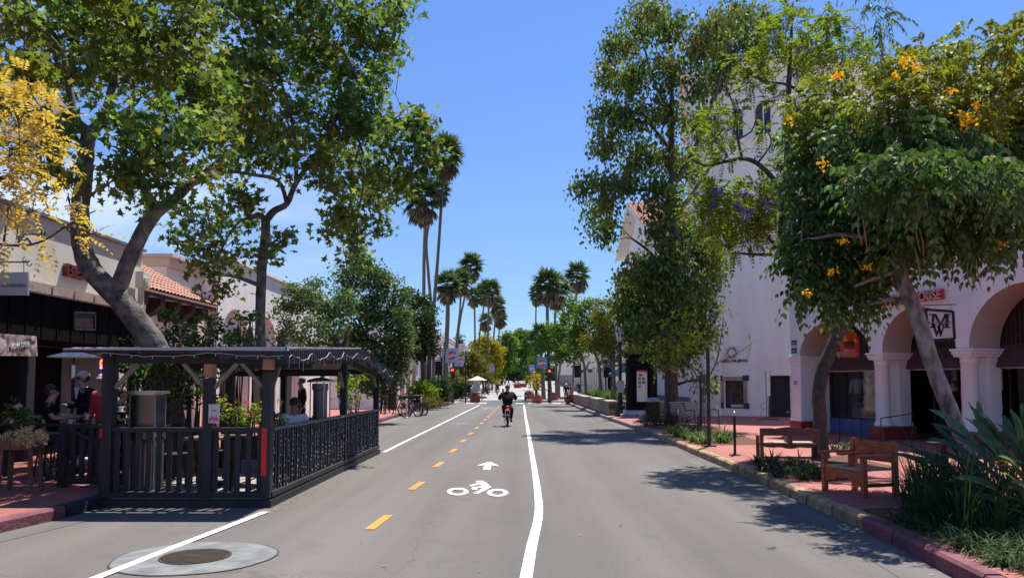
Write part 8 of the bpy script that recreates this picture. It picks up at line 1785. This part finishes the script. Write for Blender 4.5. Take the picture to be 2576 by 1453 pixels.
for px, py, lab in ((705, 1050, 'bright potted leaves leaning over the street side rail corner'),):
    shrub('rail_plant', lab, [(706, 1050, 9), (700, 1068, 9), (715, 1060, 7)], 10.9, BRT, 150, 10, .05, .04, 'oval')
yf = thing('yellow_flower', 'single yellow flower by the right front post', 'flower', tuple(P(707, 1008, 10.9))); leaf_crown('petals', leafmat('yellow_petal', [(0, (.8, .6, .02)), (1, (.9, .7, .05))]), yf, [((0, 0, 0), (.03, .03, .04))], 900, 6, .02, .035, 'oval', world=False)
mb = MB(); mb.tube([(0, 0, -.35), (.01, 0, 0)], .004, 4); mb.build('stem', BARKL, yf, False)
# dried hydrangea stand at the left
fs2 = thing('flower_stand', 'wooden plant stand with dried cream hydrangeas and green lilies at the left', 'plant stand', (P(60, 965, 10.6).x, 10.6, .15)); fx, fy = P(60, 965, 10.6).x, 10.6
for sx in (-1, 1):
    for sy in (-.12, .12): mb = MB(); mb.bar((fx + sx * .23, fy + sy, .15), (fx + sx * .19, fy + sy * .9, .86), .045); mb.build('leg', mat('stand_wood', (.20, .10, .07), .7, .3, 8), fs2)
mb = MB(); mb.box((fx - .24, fy - .15, .74), (fx + .24, fy + .15, .9)); mb.build('trough', mat('stand_wood', (.20, .10, .07)), fs2)
HYD = leafmat('dried_hydrangea', [(0, (.48, .34, .20)), (.6, (.70, .56, .38)), (1, (.80, .70, .55))], trans=.3, rough=.8)
for px, py, r_ in ((20, 1093, 15), (56, 1090, 18), (76, 1088, 18), (94, 1092, 15), (106, 1100, 13), (50, 1110, 15), (80, 1110, 15)):
    leaf_crown('flower_head', HYD, fs2, blobs_px([(px, py, r_)], 10.4, .03), 700, 10, .03, .034, 'oval')
leaf_crown('green_leaves', BRT if False else STRAP, fs2, blobs_px([(40, 1030, 22), (55, 1050, 22), (30, 1055, 20), (50, 1075, 20), (70, 1040, 14)], 10.6, .1), 55, 12, .09, .14, 'lance')
leaf_crown('white_flowers', leafmat('white_petal', [(0, (.6, .6, .55)), (1, (.7, .7, .66))]), fs2, blobs_px([(42, 1022, 5), (52, 1018, 4), (30, 1060, 3)], 10.5, .02), 500, 6, .02, .03, 'oval')
# near left bed: a few pale strap leaves and litter
t = thing('strap_leaf_plant', 'few pale arching strap leaves at the bottom of the left edge', 'plant', (G(-40, 1262, .15).x, G(-40, 1262, .15).y, .15)); mb = MB()
for k in range(9): ribbon(mb, (0, 0, 0), (math.cos(-.1 + rnd.uniform(-.5, .7)), math.sin(rnd.uniform(-.5, .7))), rnd.uniform(.3, .62), .028, rnd.uniform(.45, .9), rnd.uniform(.5, .9))
mb.build('leaves', STRAP, t, False)
# strap leaf clumps on the right
def clump_bed(label, group, spots, n, length, width, m, rx=.1, rise=(.5, 1.1), droop=(.3, .9), zb=.15):
    protos = []
    for v in range(3):
        mb = MB(); strap_clump(mb, (0, 0, 0), n, length, width, rx, rise, droop); t = thing('strap_leaf_plant', label, 'plant', (spots[v][0], spots[v][1], zb), 0, group); mb.build('leaves', m, t, False); protos.append(t)
    for i, (x, y) in enumerate(spots[3:]):
        c = copy_tree(protos[i % 3]); c.location = (x, y, zb); c.rotation_euler.z = rnd.uniform(0, 6.28); s_ = rnd.uniform(.8, 1.15); c.scale = (s_, s_, s_)
def spots_px(l, z=.15): return [tuple(G(a, b, z)[:2]) for a, b in l]
clump_bed('low dark strap leaved clump in the bed around the crooked trunk', 'strap plants around the crooked trunk', spots_px([(1905, 1165), (1930, 1185), (1950, 1180), (1975, 1195), (2000, 1190), (2020, 1205), (2045, 1200), (2060, 1190), (1915, 1180), (1990, 1175), (2030, 1185), (1960, 1200), (2075, 1205), (1940, 1165), (2100, 1130), (2130, 1128), (2150, 1132), (2010, 1175)]), 46, .46, .028, STRAPD)
clump_bed('fuller green strap leaved clump in the bed at the bare pole', 'strap plants at the bare pole', spots_px([(1705, 1098), (1725, 1106), (1745, 1112), (1765, 1116), (1790, 1108), (1810, 1112), (1825, 1114), (1835, 1108), (1720, 1094), (1750, 1100), (1775, 1100), (1800, 1100), (1820, 1100), (1690, 1090), (1740, 1090), (1770, 1092)]), 50, .58, .04, STRAP)
clump_bed('tall dark grassy clump in the near right bed before the leaning trunk', 'tall grassy plants of the near right bed', spots_px([(2310, 1280), (2330, 1290), (2340, 1270), (2325, 1255), (2350, 1300), (2380, 1280), (2400, 1310), (2320, 1315), (2360, 1255), (2430, 1290), (2460, 1320), (2490, 1300), (2300, 1300), (2420, 1340), (2380, 1330), (2530, 1320), (2500, 1350)]), 75, .80, .017, STRAPD, .12, (.8, 1.5), (.2, .8))
clump_bed('shorter grassy clump spilling toward the dark red kerb at the lower right', 'grassy plants by the dark red kerb', spots_px([(2400, 1370), (2450, 1385), (2500, 1400), (2550, 1420), (2590, 1400), (2430, 1350), (2560, 1370), (2350, 1345), (2310, 1330), (2620, 1440), (2600, 1360), (2480, 1360), (2280, 1318)]), 80, .42, .014, STRAPD, .12, (.5, 1.1), (.4, 1.0))
clump_bed('sunlit spider like strap plant at the lower right corner', 'sunlit spider like plants', spots_px([(2540, 1395), (2575, 1372), (2520, 1420), (2600, 1425)]), 42, .40, .030, STRAP, .06, (.4, .9), (.6, 1.0))
# bird of paradise
BOP = leafmat('paddle_leaf', [(0, (.028, .070, .038)), (.6, (.052, .108, .052)), (.92, (.12, .18, .09)), (1, (.24, .32, .05))], trans=.10, rough=.25)
def paddle(mb, ms, base, d, stalk, ln, wd):
    base = Vector(base); d = Vector(d).normalized(); mid = base + d * stalk * .6 + Vector((0, 0, stalk * .1)); tip = base + d * stalk; ms.tube([base, mid, tip], [.014, .011, .008], 5, smooth=3)
    side = d.cross(Vector((rnd.uniform(-.4, .4), rnd.uniform(-.8, -.1), .6))).normalized(); nr = side.cross(d).normalized(); vs = []; fs = []; n = 8
    for i in range(n + 1):
        f = i / n; p = tip + d * ln * f + Vector((0, 0, -.25 * ln * f * f)) + nr * .02 * math.sin(f * 3)
        w_ = wd * (max(0, f * 1.0 + .02) ** .55) * (1 - f) ** .62 * .88
        vs += [p - side * w_ + nr * w_ * .45, p, p + side * w_ + nr * w_ * .45]
    for i in range(n): a = 3 * i; fs += [(a, a + 1, a + 4, a + 3), (a + 1, a + 2, a + 5, a + 4)]
    mb.add(vs, fs)
for (lab, cx_, cy_, n, lo, hi) in (('large leaved bird of paradise plant with one orange bloom at the right edge', 5.42, 7.9, 60, .55, 1.35), ('second paddle leaved plant low behind the first at the right edge', 5.75, 9.2, 30, .45, 1.15)):
    t = thing('bird_of_paradise', lab, 'plant', (cx_, cy_, .15)); mb = MB(); ms = MB()
    for k in range(n):
        a = rnd.uniform(0, 2 * math.pi) if k % 3 else rnd.uniform(2.2, 4.0); el = rnd.uniform(.45, 1.35)
        d = (math.cos(a) * math.cos(el), math.sin(a) * math.cos(el) * .7, math.sin(el)); paddle(mb, ms, (cx_ + rnd.uniform(-.15, .15), cy_ + rnd.uniform(-.12, .12), .15), d, rnd.uniform(lo, hi) * .8, rnd.uniform(.5, .75), rnd.uniform(.08, .12))
    mb.build('leaves', BOP, t, smooth=True); ms.build('leaf_stalks', mat('green_stalk', (.08, .14, .04), .5, .2, 8), t)
    if lo == .55:
        q = P(2524, 1168, 7.6); mb = MB()
        for k in range(5): mb.prism([q, q + Vector((-.02 - k * .01, 0, .02)), q + Vector((-.09 + k * .045, .0, .07 - .01 * k))], (0, .006, 0))
        mb.build('bloom', FLOW, t); mb = MB(); mb.tube([q + Vector((.1, 0, -.02)), q, q + Vector((-.13, 0, -.03))], [.008, .014, .002], 6); mb.tube([q + Vector((.1, 0, -.02)), (cx_, cy_, .3)], .01, 5); mb.build('bloom_stalk', mat('beak_green', (.16, .14, .08), .5, .2, 8), t)
# fallen leaves and litter
LIT = leafmat('fallen_leaf', [(0, (.16, .08, .04)), (.5, (.32, .20, .10)), (.8, (.45, .36, .22)), (1, (.55, .32, .06))], trans=.1, rough=.8)
pts = []
for k in range(260):
    y = rnd.uniform(4, 40); pts.append((RK(y) - abs(rnd.gauss(0, .18)), y, .012))
for k in range(120): y = rnd.uniform(9, 18.5); pts.append((PX1 + .08 + abs(rnd.gauss(0, .12)), y, .012))
for k in range(60): pts.append((rnd.uniform(-5, 3.6), rnd.uniform(6, 40), .012))
for k in range(500): y = rnd.uniform(4, 9); pts.append((RK(y) + .2 + abs(rnd.gauss(0, .5)), y, .165))
for k in range(260): y = rnd.uniform(9.5, 30); pts.append((RK(y) + .25 + abs(rnd.gauss(0, .7)), y, .165))
for k in range(160): pts.append((rnd.uniform(-9, -5.9), rnd.uniform(6, 13), .165))
pts = np.array(pts); n = len(pts); u = unit(n); u[:, 2] *= .15; nn = unit(n) * .35; nn[:, 2] += 1
o = frame_mesh('fallen_leaves', pts, u, nn, rng.uniform(.02, .06, n), 'kite', LIT); tag(o, 'scattered dry fallen leaves along the kerbs and road', 'fallen leaves', None, 'stuff')
